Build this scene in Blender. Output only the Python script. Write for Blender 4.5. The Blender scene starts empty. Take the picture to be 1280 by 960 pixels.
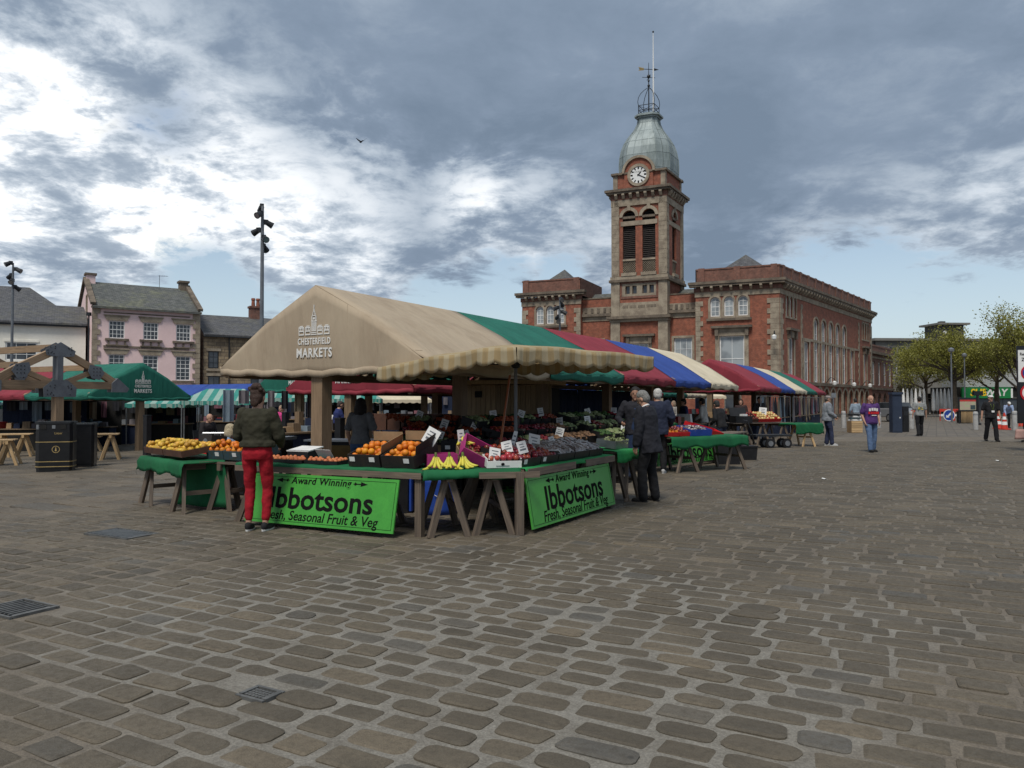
import bpy, bmesh, math, random
from mathutils import Vector, Matrix
random.seed(7)
R = math.radians
SC = bpy.context.scene
COL = SC.collection

# ------------------------------------------------------------------ camera
CAMH = 1.55
cam_data = bpy.data.cameras.new('camera')
cam = bpy.data.objects.new('camera', cam_data)
COL.objects.link(cam)
cam.location = (0, 0, CAMH)
cam.rotation_euler = (R(90 + 1.31), 0, 0)
cam_data.lens = 27.0
cam_data.sensor_width = 36.0
cam_data.clip_start = 0.05
cam_data.clip_end = 3000
SC.camera = cam

# ------------------------------------------------------------------ view, sun, sky
SC.view_settings.view_transform = 'Standard'
SC.view_settings.look = 'None'
SC.view_settings.exposure = 0.45
SC.view_settings.gamma = 1.0
SUN_AZ, SUN_EL = -160.0, 58.0          # degrees left of the view axis, height
sd = bpy.data.lights.new('sun', 'SUN')
sd.energy = 2.2
sd.angle = R(18)
sd.color = (1.0, 0.95, 0.87)
sun = bpy.data.objects.new('sun', sd)
COL.objects.link(sun)
_dir = Vector((math.sin(R(SUN_AZ)) * math.cos(R(SUN_EL)), math.cos(R(SUN_AZ)) * math.cos(R(SUN_EL)), math.sin(R(SUN_EL))))
sun.rotation_euler = (-_dir).to_track_quat('-Z', 'Y').to_euler()


class NT:
    """small helper to write node trees"""
    def __init__(s, tree):
        s.t = tree; s.n = tree.nodes; s.l = tree.links
    def new(s, typ, **kw):
        n = s.n.new(typ)
        for k, v in kw.items():
            setattr(n, k, v)
        return n
    def put(s, sock, v):
        if v is None: return
        if hasattr(v, 'is_output') or hasattr(v, 'links'):
            s.l.new(v, sock)
        else:
            if isinstance(v, (tuple, list)) and len(v) == 3 and sock.type == 'RGBA':
                v = (*v, 1)
            sock.default_value = v
    def math(s, op, a, b=None, c=None, clamp=False):
        n = s.new('ShaderNodeMath', operation=op); n.use_clamp = clamp
        s.put(n.inputs[0], a); s.put(n.inputs[1], b)
        if c is not None: s.put(n.inputs[2], c)
        return n.outputs[0]
    def vmath(s, op, a, b=None, scale=None):
        n = s.new('ShaderNodeVectorMath', operation=op)
        s.put(n.inputs[0], a); s.put(n.inputs[1], b)
        if scale is not None: s.put(n.inputs['Scale'], scale)
        return n.outputs['Value'] if op in ('DOT_PRODUCT', 'LENGTH', 'DISTANCE') else n.outputs[0]
    def noise(s, vec, scale, detail=4, rough=.55, dist=0.0, col=False):
        n = s.new('ShaderNodeTexNoise')
        s.put(n.inputs['Vector'], vec); n.inputs['Scale'].default_value = scale
        n.inputs['Detail'].default_value = detail; n.inputs['Roughness'].default_value = rough
        n.inputs['Distortion'].default_value = dist
        return n.outputs['Color'] if col else n.outputs[0]
    def ramp(s, v, lo, hi, a=0.0, b=1.0, smooth=True):
        n = s.new('ShaderNodeMapRange', interpolation_type='SMOOTHSTEP' if smooth else 'LINEAR')
        n.clamp = True
        s.put(n.inputs[0], v)
        for i, q in enumerate((lo, hi, a, b)): s.put(n.inputs[i + 1], q)
        return n.outputs[0]
    def mix(s, f, a, b, mode='MIX'):
        n = s.new('ShaderNodeMix', data_type='RGBA', blend_type=mode)
        s.put(n.inputs[0], f); s.put(n.inputs[6], a); s.put(n.inputs[7], b)
        return n.outputs[2]
    def sep(s, v):
        n = s.new('ShaderNodeSeparateXYZ'); s.put(n.inputs[0], v); return n.outputs
    def comb(s, x, y, z):
        n = s.new('ShaderNodeCombineXYZ')
        s.put(n.inputs[0], x); s.put(n.inputs[1], y); s.put(n.inputs[2], z); return n.outputs[0]


world = bpy.data.worlds.new('World'); SC.world = world
world.use_nodes = True
W = NT(world.node_tree)
for n in list(W.n): W.n.remove(n)
w_out = W.new('ShaderNodeOutputWorld'); w_bg = W.new('ShaderNodeBackground')
W.l.new(w_bg.outputs[0], w_out.inputs[0])
sky = W.new('ShaderNodeTexSky', sky_type='NISHITA')
sky.sun_disc = False
sky.sun_elevation = R(SUN_EL); sky.sun_rotation = R(SUN_AZ)
sky.air_density = 1.1; sky.dust_density = 1.2; sky.ozone_density = 1.2
tc = W.new('ShaderNodeTexCoord')
D = W.vmath('NORMALIZE', tc.outputs['Generated'])
dx, dy, dz = W.sep(D)


def skydir(px, py):
    return Vector(((px - 640) / 960, 1.0, (502 - py) / 960)).normalized()


def blob(px, py, r):
    """soft round patch of the cloud deck round one direction, radius in photo pixels"""
    v = skydir(px, py)
    d = W.vmath('DISTANCE', D, tuple(v))
    return W.ramp(d, 0.0, r / 960.0, 1.0, 0.0)


zc = W.math('MAXIMUM', dz, 0.0)
# cloud deck seen in perspective: plane coordinates, softened at the horizon
inv = W.math('DIVIDE', 1.0, W.math('ADD', zc, 0.22))
P = W.comb(W.math('MULTIPLY', dx, inv), W.math('MULTIPLY', dy, inv), W.math('MULTIPLY', zc, 0.6))
warp = W.noise(P, 2.6, 2, .5, col=True)
P2 = W.vmath('ADD', P, W.vmath('SCALE', W.vmath('SUBTRACT', warp, (.5, .5, .5)), scale=0.16))
n_big = W.noise(P2, 1.25, 3, .5)
n_mid = W.noise(P2, 3.2, 9, .60)
n_fine = W.noise(P2, 8.5, 8, .64)
# where the deck is lit through (white, broken) and where it is thick
bright = None
for px, py, r, g in ((60, 160, 260, .8), (190, 250, 260, .85), (330, 310, 230, .7), (20, 260, 210, .75), (600, 255, 120, .55), (640, 305, 190, .45),
                     (420, 250, 190, .42), (1290, 290, 170, .40), (1160, 345, 170, .40), (20, 70, 120, .35), (420, 330, 190, .5), (1010, 345, 160, .25),
                     (780, 320, 150, .3), (-420, 200, 500, .6)):
    b = W.math('MULTIPLY', blob(px, py, r), g)
    bright = b if bright is None else W.math('MAXIMUM', bright, b)
thick = None
for px, py, r, g in ((640, 130, 420, .58), (900, 250, 330, .85), (560, 200, 210, .4), (1000, 130, 420, .45), (90, 290, 120, .30), (1080, 270, 180, .3), (480, 285, 110, .3),
                     (250, 30, 260, .25)):
    b = W.math('MULTIPLY', blob(px, py, r), g)
    thick = b if thick is None else W.math('MAXIMUM', thick, b)
# brightness of the cloud
tex = W.math('ADD', W.math('MULTIPLY', n_mid, .62), W.math('MULTIPLY', n_fine, .38))
tc2 = W.math('SUBTRACT', tex, .5)
lum = W.math('ADD', W.math('MULTIPLY', bright, W.ramp(tex, .42, .60, .12, 1.15)), W.math('MULTIPLY', tc2, W.ramp(thick, .05, .45, .85, .55)))
lum = W.math('SUBTRACT', lum, W.math('MULTIPLY', thick, .24))
lum = W.math('ADD', lum, W.math('MULTIPLY', W.math('SUBTRACT', n_big, .5), .46))
lum = W.math('ADD', lum, .22)
cr = W.new('ShaderNodeValToRGB')
W.put(cr.inputs[0], lum)
els = cr.color_ramp.elements
els[0].position = 0.0; els[0].color = (.15, .20, .27, 1)
els[1].position = 1.0; els[1].color = (.97, .955, .90, 1)
for pos, c in ((.14, (.195, .25, .33)), (.30, (.32, .38, .455)), (.52, (.49, .545, .61)), (.78, (.78, .81, .84))):
    e = els.new(pos); e.color = (*c, 1)
cloud = cr.outputs[0]
# blue gaps
gap = None
for px, py, r, g in ((1080, 400, 190, 1.0), (1260, 420, 190, .9), (1180, 380, 150, .75), (620, 375, 120, .95), (560, 385, 110, .9), (260, 385, 150, .9), (200, 150, 130, .62), (90, 300, 110, .35), (330, 385, 110, .6),
                     (700, 345, 80, .7), (60, 335, 110, .25), (880, 400, 160, .7), (150, 175, 90, .5), (1600, 420, 420, .9)):
    b = W.math('MULTIPLY', blob(px, py, r), g)
    gap = b if gap is None else W.math('MAXIMUM', gap, b)
low = W.ramp(dz, .0, .24, .40, .0)
gapm = W.ramp(W.math('ADD', W.math('ADD', gap, low), W.math('MULTIPLY', tc2, 2.4)), .42, .80)
skyc = W.mix(1.0, sky.outputs[0], (.094, .094, .094), 'MULTIPLY')
haze_c = W.mix(W.ramp(dz, .0, .32, .62, .12), skyc, (.50, .60, .68))
W.put(w_bg.inputs[0], W.mix(gapm, cloud, haze_c))
w_bg.inputs[1].default_value = .92

# ------------------------------------------------------------------ directions of the market grid
TH = R(28.9)
UX, UY = math.sin(TH), math.cos(TH)       # along the stall rows, away from the camera
VX, VY = -math.cos(TH), math.sin(TH)      # across them, to the left
A0 = Vector((-2.86, 11.2))


def uvp(u, v):
    return (A0.x + u * UX + v * VX, A0.y + u * UY + v * VY)


def to_uv(x, y):
    x -= A0.x; y -= A0.y
    return x * UX + y * UY, x * VX + y * VY


def gz(x, y=0):
    """the square falls gently to the left"""
    return -0.02 * min(max(0.0, -x - 4.0), 40.0)


def G(px, py):
    """ground point seen at a place of the photograph"""
    z = 0.0
    for _ in range(6):
        Y = (CAMH - z) * 960 / (py - 502)
        X = (px - 640) / 960 * Y
        z = gz(X)
    return Vector((X, Y, z))


def ON(px, py, z):
    """point of a level surface of height z seen at a place of the photograph"""
    Y = (CAMH - z) * 960 / (py - 502)
    return Vector(((px - 640) / 960 * Y, Y, z))


def AT(px, Y):
    return (px - 640) / 960 * Y


def ZAT(py, Y):
    return CAMH + (502 - py) / 960 * Y

# ------------------------------------------------------------------ materials
MATS = {}


def base_mat(name):
    m = bpy.data.materials.new(name); m.use_nodes = True
    t = NT(m.node_tree)
    b = m.node_tree.nodes['Principled BSDF']
    return m, t, b


def pm(name, c, c2=None, rough=.75, scale=6.0, bump=.15, fine=40.0, metallic=0.0, spec=.3, coat=0.0, amt=1.0, stretch=None, var=0.0):
    """plain procedural material: two tones mixed by noise, fine grain, bump"""
    if name in MATS: return MATS[name]
    m, t, b = base_mat(name)
    c2 = c2 or tuple(x * .72 for x in c)
    pos = t.new('ShaderNodeTexCoord').outputs['Object'] if stretch else t.new('ShaderNodeNewGeometry').outputs['Position']
    if stretch: pos = t.vmath('MULTIPLY', pos, stretch)
    n1 = t.noise(pos, scale, 5, .6)
    n2 = t.noise(pos, fine, 3, .6)
    f = t.ramp(t.math('ADD', t.math('MULTIPLY', n1, .7), t.math('MULTIPLY', n2, .3)), .36, .64, 0, amt)
    colr = t.mix(f, c, c2)
    if var:      # every fruit has a tone of its own
        r = t.new('ShaderNodeObjectInfo').outputs['Random']; hs = t.new('ShaderNodeHueSaturation'); t.put(hs.inputs['Color'], colr)
        t.put(hs.inputs['Value'], t.ramp(r, 0, 1, 1 - var, 1 + var * .7, False)); t.put(hs.inputs['Hue'], t.ramp(t.math('FRACT', t.math('MULTIPLY', r, 9.7)), 0, 1, .5 - var * .05, .5 + var * .05, False)); colr = hs.outputs[0]
    t.put(b.inputs['Base Color'], colr)
    b.inputs['Roughness'].default_value = rough
    b.inputs['Metallic'].default_value = metallic
    b.inputs['Specular IOR Level'].default_value = spec
    if coat: b.inputs['Coat Weight'].default_value = coat
    if bump:
        bn = t.new('ShaderNodeBump'); bn.inputs['Strength'].default_value = bump; bn.inputs['Distance'].default_value = .01
        t.put(bn.inputs['Height'], n2); t.l.new(bn.outputs[0], b.inputs['Normal'])
    MATS[name] = m
    return m


def uvnode(t):
    return t.new('ShaderNodeUVMap').outputs[0]


def brick_mat(name, ca, cb, mortar, bw=.225, bh=.075, msize=.012, rough=.85, stain=(.10, .075, .06), stain_amt=.5):
    m, t, b = base_mat(name)
    uv = uvnode(t)
    br = t.new('ShaderNodeTexBrick'); t.put(br.inputs['Vector'], uv)
    br.inputs['Scale'].default_value = 1.0; br.inputs['Brick Width'].default_value = bw; br.inputs['Row Height'].default_value = bh
    br.inputs['Mortar Size'].default_value = msize; br.inputs['Bias'].default_value = 0.0
    t.put(br.inputs['Color1'], ca); t.put(br.inputs['Color2'], cb); t.put(br.inputs['Mortar'], mortar)
    pos = t.new('ShaderNodeNewGeometry').outputs['Position']
    n = t.noise(pos, .55, 6, .62)
    n2 = t.noise(t.vmath('MULTIPLY', pos, (1, 1, .25)), 2.4, 4, .6)
    f = t.math('MULTIPLY', t.ramp(t.math('ADD', t.math('MULTIPLY', n, .6), t.math('MULTIPLY', n2, .4)), .47, .68), stain_amt)
    n3 = t.ramp(t.noise(pos, 3.5, 4, .6), .35, .7, .78, 1.18)
    c = t.mix(f, br.outputs[0], stain)
    hs = t.new('ShaderNodeHueSaturation'); t.put(hs.inputs['Color'], c); t.put(hs.inputs['Value'], n3)
    t.put(b.inputs['Base Color'], hs.outputs[0])
    b.inputs['Roughness'].default_value = rough
    bn = t.new('ShaderNodeBump'); bn.inputs['Strength'].default_value = .4; bn.inputs['Distance'].default_value = .01
    bn.invert = True
    t.put(bn.inputs['Height'], br.outputs[1]); t.l.new(bn.outputs[0], b.inputs['Normal'])
    MATS[name] = m
    return m


def wood_mat(name, ca, cb, rough=.7, dark=(.05, .035, .02)):
    """grain runs along the UV's long axis"""
    m, t, b = base_mat(name)
    uv = uvnode(t)
    oi = t.new('ShaderNodeObjectInfo').outputs['Random']
    isl = t.new('ShaderNodeNewGeometry').outputs['Random Per Island']
    sh = t.comb(t.math('MULTIPLY', oi, 17.0), t.math('MULTIPLY', isl, 11.0), 0)
    v = t.vmath('ADD', t.vmath('MULTIPLY', uv, (34.0, 2.2, 1)), sh)
    n1 = t.noise(v, 1.0, 5, .6, .6)
    v2 = t.vmath('ADD', t.vmath('MULTIPLY', uv, (6.0, 1.2, 1)), sh)
    n2 = t.noise(v2, 1.0, 3, .5)
    c = t.mix(t.ramp(n1, .3, .7), ca, cb)
    c = t.mix(t.ramp(n2, .60, .82, 0, .55), c, dark)
    hs = t.new('ShaderNodeHueSaturation'); t.put(hs.inputs['Color'], c)
    t.put(hs.inputs['Value'], t.ramp(t.math('FRACT', t.math('ADD', oi, isl)), 0, 1, .8, 1.18, False))
    t.put(b.inputs['Base Color'], hs.outputs[0]); b.inputs['Roughness'].default_value = rough
    bn = t.new('ShaderNodeBump'); bn.inputs['Strength'].default_value = .25; bn.inputs['Distance'].default_value = .006
    t.put(bn.inputs['Height'], n1); t.l.new(bn.outputs[0], b.inputs['Normal'])
    MATS[name] = m
    return m


def fabric_mat(name, c, c2=None, rough=.8, trans=.0, stripe=None, fold=.55):
    m, t, b = base_mat(name)
    uv = uvnode(t)
    pos = t.new('ShaderNodeNewGeometry').outputs['Position']
    c2 = c2 or tuple(x * .78 for x in c)
    n1 = t.noise(t.vmath('MULTIPLY', pos, (1, 1, .45)), 1.9, 6, .65)
    base = t.mix(t.ramp(n1, .35, .7), c, c2)
    base = t.mix(t.ramp(t.noise(pos, .9, 6, .7), .56, .74, 0, .5), base, tuple(x * .55 for x in c))
    if stripe:
        ux = t.sep(uv)[0]
        s = t.math('FRACT', t.math('MULTIPLY', ux, stripe[1]))
        base = t.mix(t.ramp(s, .49, .51), base, t.mix(t.ramp(n1, .35, .7), stripe[0], tuple(x * .8 for x in stripe[0])))
    t.put(b.inputs['Base Color'], base); b.inputs['Roughness'].default_value = rough
    b.inputs['Specular IOR Level'].default_value = .2
    ux, uy, _ = t.sep(uv)
    v = t.comb(t.math('MULTIPLY', ux, 5.0), t.math('MULTIPLY', uy, .9), 0)
    n2 = t.noise(v, 1.0, 3, .5, .8)
    n3 = t.noise(pos, 260.0, 1, .5)
    bn = t.new('ShaderNodeBump'); bn.inputs['Strength'].default_value = fold; bn.inputs['Distance'].default_value = .05
    t.put(bn.inputs['Height'], t.math('ADD', n2, t.math('MULTIPLY', n3, .02))); t.l.new(bn.outputs[0], b.inputs['Normal'])
    if trans:
        tr = t.new('ShaderNodeBsdfTranslucent'); t.put(tr.inputs[0], base)
        mx = t.new('ShaderNodeMixShader'); mx.inputs[0].default_value = trans
        out = m.node_tree.nodes['Material Output']
        t.l.new(b.outputs[0], mx.inputs[1]); t.l.new(tr.outputs[0], mx.inputs[2]); t.l.new(mx.outputs[0], out.inputs[0])
    MATS[name] = m
    return m


def stone_mat(name, c, c2, dirt, mixcol=None):
    """paving: a tone for each stone, wear and stains over the square"""
    m, t, b = base_mat(name)
    oi = t.new('ShaderNodeObjectInfo').outputs['Random']
    g = t.new('ShaderNodeNewGeometry')
    r = t.math('FRACT', t.math('ADD', oi, g.outputs['Random Per Island']))
    pos = g.outputs['Position']
    n1 = t.noise(pos, 1.1, 5, .6); n2 = t.noise(pos, 24, 6, .68); n3 = t.noise(pos, 140, 3, .6)
    base = t.mix(r, c, c2)
    r2 = t.math('FRACT', t.math('MULTIPLY', r, 7.13))
    base = t.mix(t.ramp(r2, .90, 1.0, 0, .5), base, mixcol or (.10, .10, .095))
    r3 = t.math('FRACT', t.math('MULTIPLY', r, 13.7))
    base = t.mix(t.ramp(r3, .88, 1.0, 0, .35), base, (.19, .15, .10))
    base = t.mix(t.ramp(n2, .42, .72, 0, .55), base, dirt)
    spot = t.new('ShaderNodeTexVoronoi'); t.put(spot.inputs['Vector'], pos); spot.inputs['Scale'].default_value = 6.0
    sm = t.math('MULTIPLY', t.ramp(spot.outputs['Distance'], .05, .12, 1, 0), t.ramp(t.noise(pos, 1.7, 2), .52, .6))
    base = t.mix(t.math('MULTIPLY', sm, .6), base, (.035, .032, .028))
    hs = t.new('ShaderNodeHueSaturation'); t.put(hs.inputs['Color'], base)
    t.put(hs.inputs['Value'], t.math('MULTIPLY', t.ramp(n1, .3, .7, .82, 1.15), t.ramp(n3, .3, .7, .86, 1.12)))
    t.put(b.inputs['Base Color'], hs.outputs[0])
    t.put(b.inputs['Roughness'], t.ramp(n2, .3, .7, .55, .82)); b.inputs['Specular IOR Level'].default_value = .35
    bn = t.new('ShaderNodeBump'); bn.inputs['Strength'].default_value = .8; bn.inputs['Distance'].default_value = .009
    t.put(bn.inputs['Height'], t.math('ADD', n2, t.math('MULTIPLY', n3, .4))); t.l.new(bn.outputs[0], b.inputs['Normal'])
    MATS[name] = m
    return m


def glass_mat(name, c, rough=.08, c2=None):
    m, t, b = base_mat(name)
    pos = t.new('ShaderNodeNewGeometry').outputs['Position']
    n = t.noise(pos, .8, 2, .5)
    t.put(b.inputs['Base Color'], t.mix(t.ramp(n, .42, .58), c, c2 or c)); b.inputs['Roughness'].default_value = rough
    b.inputs['Specular IOR Level'].default_value = .8
    MATS[name] = m
    return m


M_OAK = wood_mat('oak', (.32, .215, .128), (.22, .145, .085))
M_OAKD = wood_mat('weathered oak', (.22, .15, .085), (.13, .085, .05))
M_PINE = wood_mat('pine', (.52, .36, .19), (.40, .26, .125), dark=(.2, .11, .05))
M_GREYWOOD = wood_mat('trestle wood', (.165, .125, .09), (.085, .065, .05))
M_STEEL = pm('painted steel', (.17, .185, .20), (.12, .13, .145), rough=.5, scale=3, bump=.05, metallic=.25)
M_DARKSTEEL = pm('dark steel', (.035, .038, .042), (.022, .024, .027), rough=.45, bump=.05, metallic=.3)
M_GALV = pm('galvanised steel', (.33, .34, .35), (.22, .23, .24), rough=.4, metallic=.7, bump=.03)
M_WHITE = pm('white paint', (.78, .78, .76), (.68, .68, .66), rough=.5, bump=.04)
M_CARD = pm('white card', (.74, .74, .72), (.62, .62, .61), rough=.8, bump=.02)
M_BLACK = pm('black plastic', (.018, .018, .02), (.012, .012, .013), rough=.4, bump=.05)
M_BLACKPAINT = pm('black gloss paint', (.012, .0125, .014), (.008, .0085, .01), rough=.3, bump=.02, coat=.3)
M_GOLD = pm('gold line', (.40, .29, .12), (.30, .22, .09), rough=.4, bump=0)
M_INK = pm('black lettering', (.008, .008, .008), (.011, .011, .011), rough=.9, bump=0, spec=.05)
M_WLET = pm('white lettering', (.72, .71, .68), (.62, .61, .58), rough=.8, bump=0)
M_GREENCLOTH = fabric_mat('green cloth', (.014, .125, .048), (.010, .09, .036), fold=.5)
M_GREENBRIGHT = fabric_mat('bright green cloth', (.03, .27, .08), (.022, .21, .062), fold=.5)
M_SIGNGREEN = pm('sign green', (.068, .335, .050), (.054, .275, .042), rough=.4, scale=2.5, bump=.03)
M_BRICK = brick_mat('red brick', (.345, .085, .040), (.255, .060, .031), (.21, .13, .09), stain=(.15, .055, .035), stain_amt=.5)
M_BRICKD = brick_mat('dark brick', (.23, .085, .055), (.17, .065, .045), (.16, .11, .085), stain=(.085, .05, .04), stain_amt=.55)
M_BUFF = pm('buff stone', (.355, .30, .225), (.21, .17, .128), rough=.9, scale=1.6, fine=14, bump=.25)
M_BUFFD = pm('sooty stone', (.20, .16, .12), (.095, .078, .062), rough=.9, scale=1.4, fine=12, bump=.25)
M_RUBBLE = brick_mat('coursed stone', (.31, .235, .145), (.20, .15, .095), (.13, .10, .075), bw=.62, bh=.27, msize=.022, stain=(.11, .085, .06), stain_amt=.7)
M_SLATE = brick_mat('slate', (.105, .105, .11), (.07, .072, .08), (.035, .035, .038), bw=.32, bh=.22, msize=.012, stain=(.13, .125, .09), stain_amt=.55)
M_SLATEG = brick_mat('mossy slate', (.12, .122, .115), (.078, .084, .08), (.04, .042, .04), bw=.32, bh=.22, msize=.012, stain=(.15, .155, .095), stain_amt=.75)
M_PINK = pm('pink render', (.80, .60, .585), (.73, .54, .525), rough=.85, scale=.7, fine=6, bump=.1)
M_CREAMW = pm('cream render', (.80, .77, .69), (.72, .69, .61), rough=.85, scale=.6, fine=6, bump=.1)
M_LEAD = pm('dome lead', (.29, .335, .335), (.17, .205, .20), rough=.5, scale=.9, fine=4.5, bump=.12, metallic=.15, stretch=(1, 1, .28))
M_GLASS = glass_mat('dark glass', (.022, .026, .03), c2=(.05, .055, .06))
M_GLASSC = glass_mat('curtained glass', (.34, .37, .38), rough=.15, c2=(.20, .22, .23))
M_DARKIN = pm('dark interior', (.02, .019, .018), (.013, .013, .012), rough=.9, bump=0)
M_LOUVRE = pm('louvre boards', (.045, .036, .033), (.03, .025, .023), rough=.8, bump=.1)
CANOPY = {
    'beige': fabric_mat('beige canvas', (.40, .325, .235), (.33, .26, .185)),
    'cream': fabric_mat('cream canvas', (.62, .54, .40), (.53, .46, .33)),
    'green': fabric_mat('green canvas', (.022, .145, .105), (.016, .11, .08)),
    'maroon': fabric_mat('maroon canvas', (.245, .035, .05), (.195, .028, .04)),
    'blue': fabric_mat('blue canvas', (.035, .075, .29), (.028, .06, .235)),
    'teal': fabric_mat('teal striped canvas', (.07, .33, .28), (.05, .27, .23), stripe=((.36, .52, .46), 2.2), trans=.25),
}
M_PARASOL = fabric_mat('striped parasol canvas', (.52, .44, .29), (.44, .365, .235), stripe=((.475, .355, .19), 5.0), trans=.32, fold=.6)
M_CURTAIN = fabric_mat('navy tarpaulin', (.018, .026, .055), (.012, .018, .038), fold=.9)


# ------------------------------------------------------------------ mesh helpers
class MB:
    def __init__(s):
        s.v = []; s.f = []; s.m = []; s.mats = []
        s.M = None
    def mi(s, mat):
        if mat not in s.mats: s.mats.append(mat)
        return s.mats.index(mat)
    def add(s, vs, fs, mat):
        k = len(s.v); i = s.mi(mat)
        if s.M is not None: vs = [s.M @ Vector(p) for p in vs]
        s.v.extend([tuple(p) for p in vs])
        for f in fs:
            s.f.append(tuple(k + j for j in f)); s.m.append(i)
    def box(s, c, d, mat, rz=0.0, rx=0.0, ry=0.0, taper=1.0):
        hx, hy, hz = d[0] / 2, d[1] / 2, d[2] / 2
        vs = [(-hx, -hy, -hz), (hx, -hy, -hz), (hx, hy, -hz), (-hx, hy, -hz)] + [(a * hx * taper, b * hy * taper, hz) for a, b in ((-1, -1), (1, -1), (1, 1), (-1, 1))]
        if rz or rx or ry:
            Mx = Matrix.Rotation(rz, 3, 'Z') @ Matrix.Rotation(rx, 3, 'X') @ Matrix.Rotation(ry, 3, 'Y')
            vs = [Mx @ Vector(p) for p in vs]
        vs = [(p[0] + c[0], p[1] + c[1], p[2] + c[2]) for p in vs]
        s.add(vs, [(3, 2, 1, 0), (4, 5, 6, 7), (0, 1, 5, 4), (1, 2, 6, 5), (2, 3, 7, 6), (3, 0, 4, 7)], mat)
    def beam(s, p0, p1, w, h, mat, up=(0, 0, 1)):
        p0, p1 = Vector(p0), Vector(p1); d = (p1 - p0).normalized(); up = Vector(up)
        if abs(d.dot(up)) > .98: up = Vector((1, 0, 0)) if abs(d.x) < .9 else Vector((0, 1, 0))
        a = d.cross(up).normalized() * (w / 2); b = a.cross(d).normalized() * (h / 2)
        vs = [p + i * a + j * b for p in (p0, p1) for i, j in ((-1, -1), (1, -1), (1, 1), (-1, 1))]
        s.add(vs, [(3, 2, 1, 0), (4, 5, 6, 7), (0, 1, 5, 4), (1, 2, 6, 5), (2, 3, 7, 6), (3, 0, 4, 7)], mat)
    def tube(s, pts, r, mat, n=8, caps=True):
        pts = [Vector(p) for p in pts]; rs = r if isinstance(r, (list, tuple)) else [r] * len(pts)
        vs, fs = [], []
        prev = None
        for i, p in enumerate(pts):
            d = (pts[min(i + 1, len(pts) - 1)] - pts[max(i - 1, 0)])
            d = d.normalized() if d.length > 1e-9 else Vector((0, 0, 1))
            up = Vector((0, 0, 1)) if abs(d.z) < .95 else Vector((0, 1, 0))
            a = d.cross(up).normalized()
            if prev is not None:
                a = (prev - d * prev.dot(d));  a = a.normalized() if a.length > 1e-6 else d.cross(up).normalized()
            prev = a
            b = d.cross(a)
            for k in range(n):
                t = 2 * math.pi * k / n
                vs.append(p + (a * math.cos(t) + b * math.sin(t)) * rs[i])
        for i in range(len(pts) - 1):
            for k in range(n):
                k2 = (k + 1) % n
                fs.append((i * n + k, (i + 1) * n + k, (i + 1) * n + k2, i * n + k2))
        if caps:
            fs.append(tuple(range(n))); fs.append(tuple(reversed(range((len(pts) - 1) * n, len(pts) * n))))
        s.add(vs, fs, mat)
    def lathe(s, prof, mat, c=(0, 0, 0), n=16, a0=0.0, arc=None):
        vs, fs = [], []
        full = arc is None
        cnt = n if full else n + 1
        for r, z in prof:
            for k in range(cnt):
                t = a0 + (2 * math.pi if full else arc) * k / n
                vs.append((c[0] + r * math.cos(t), c[1] + r * math.sin(t), c[2] + z))
        for i in range(len(prof) - 1):
            for k in range(n):
                k2 = (k + 1) % cnt
                fs.append((i * cnt + k, i * cnt + k2, (i + 1) * cnt + k2, (i + 1) * cnt + k))
        if full:
            if prof[0][0] > 1e-6: fs.append(tuple(reversed(range(cnt))))
            if prof[-1][0] > 1e-6: fs.append(tuple(range((len(prof) - 1) * cnt, len(prof) * cnt)))
        s.add(vs, fs, mat)
    def ball(s, c, r, mat, n=10, m=7, rot=None):
        rx, ry, rz = r if isinstance(r, (list, tuple)) else (r, r, r)
        vs = [Vector((0, 0, rz))]; fs = []
        for i in range(1, m):
            a = math.pi * i / m
            for k in range(n):
                t = 2 * math.pi * k / n
                vs.append(Vector((rx * math.sin(a) * math.cos(t), ry * math.sin(a) * math.sin(t), rz * math.cos(a))))
        vs.append(Vector((0, 0, -rz)))
        for k in range(n):
            fs.append((0, 1 + k, 1 + (k + 1) % n))
        for i in range(m - 2):
            for k in range(n):
                a, b = 1 + i * n + k, 1 + i * n + (k + 1) % n
                fs.append((a, a + n, b + n, b))
        L = len(vs) - 1; o = 1 + (m - 2) * n
        for k in range(n): fs.append((L, o + (k + 1) % n, o + k))
        if rot is not None: vs = [rot @ p for p in vs]
        s.add([p + Vector(c) for p in vs], fs, mat)
    def prism(s, pts, h0, h1, mat, fr=None):
        """2-D outline (a, b) pushed from h0 to h1; fr(a, b, h) -> 3-D point"""
        fr = fr or (lambda a, b, h: (a, b, h))
        n = len(pts)
        vs = [fr(a, b, h0) for a, b in pts] + [fr(a, b, h1) for a, b in pts]
        fs = [tuple(reversed(range(n))), tuple(range(n, 2 * n))] + [(i, (i + 1) % n, n + (i + 1) % n, n + i) for i in range(n)]
        s.add(vs, fs, mat)
    def grid(s, fn, nu, nv, mat, flip=False):
        vs = [fn(i / nu, j / nv) for j in range(nv + 1) for i in range(nu + 1)]
        fs = []
        for j in range(nv):
            for i in range(nu):
                a = j * (nu + 1) + i
                q = (a, a + 1, a + nu + 2, a + nu + 1)
                fs.append(tuple(reversed(q)) if flip else q)
        s.add(vs, fs, mat)
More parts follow.
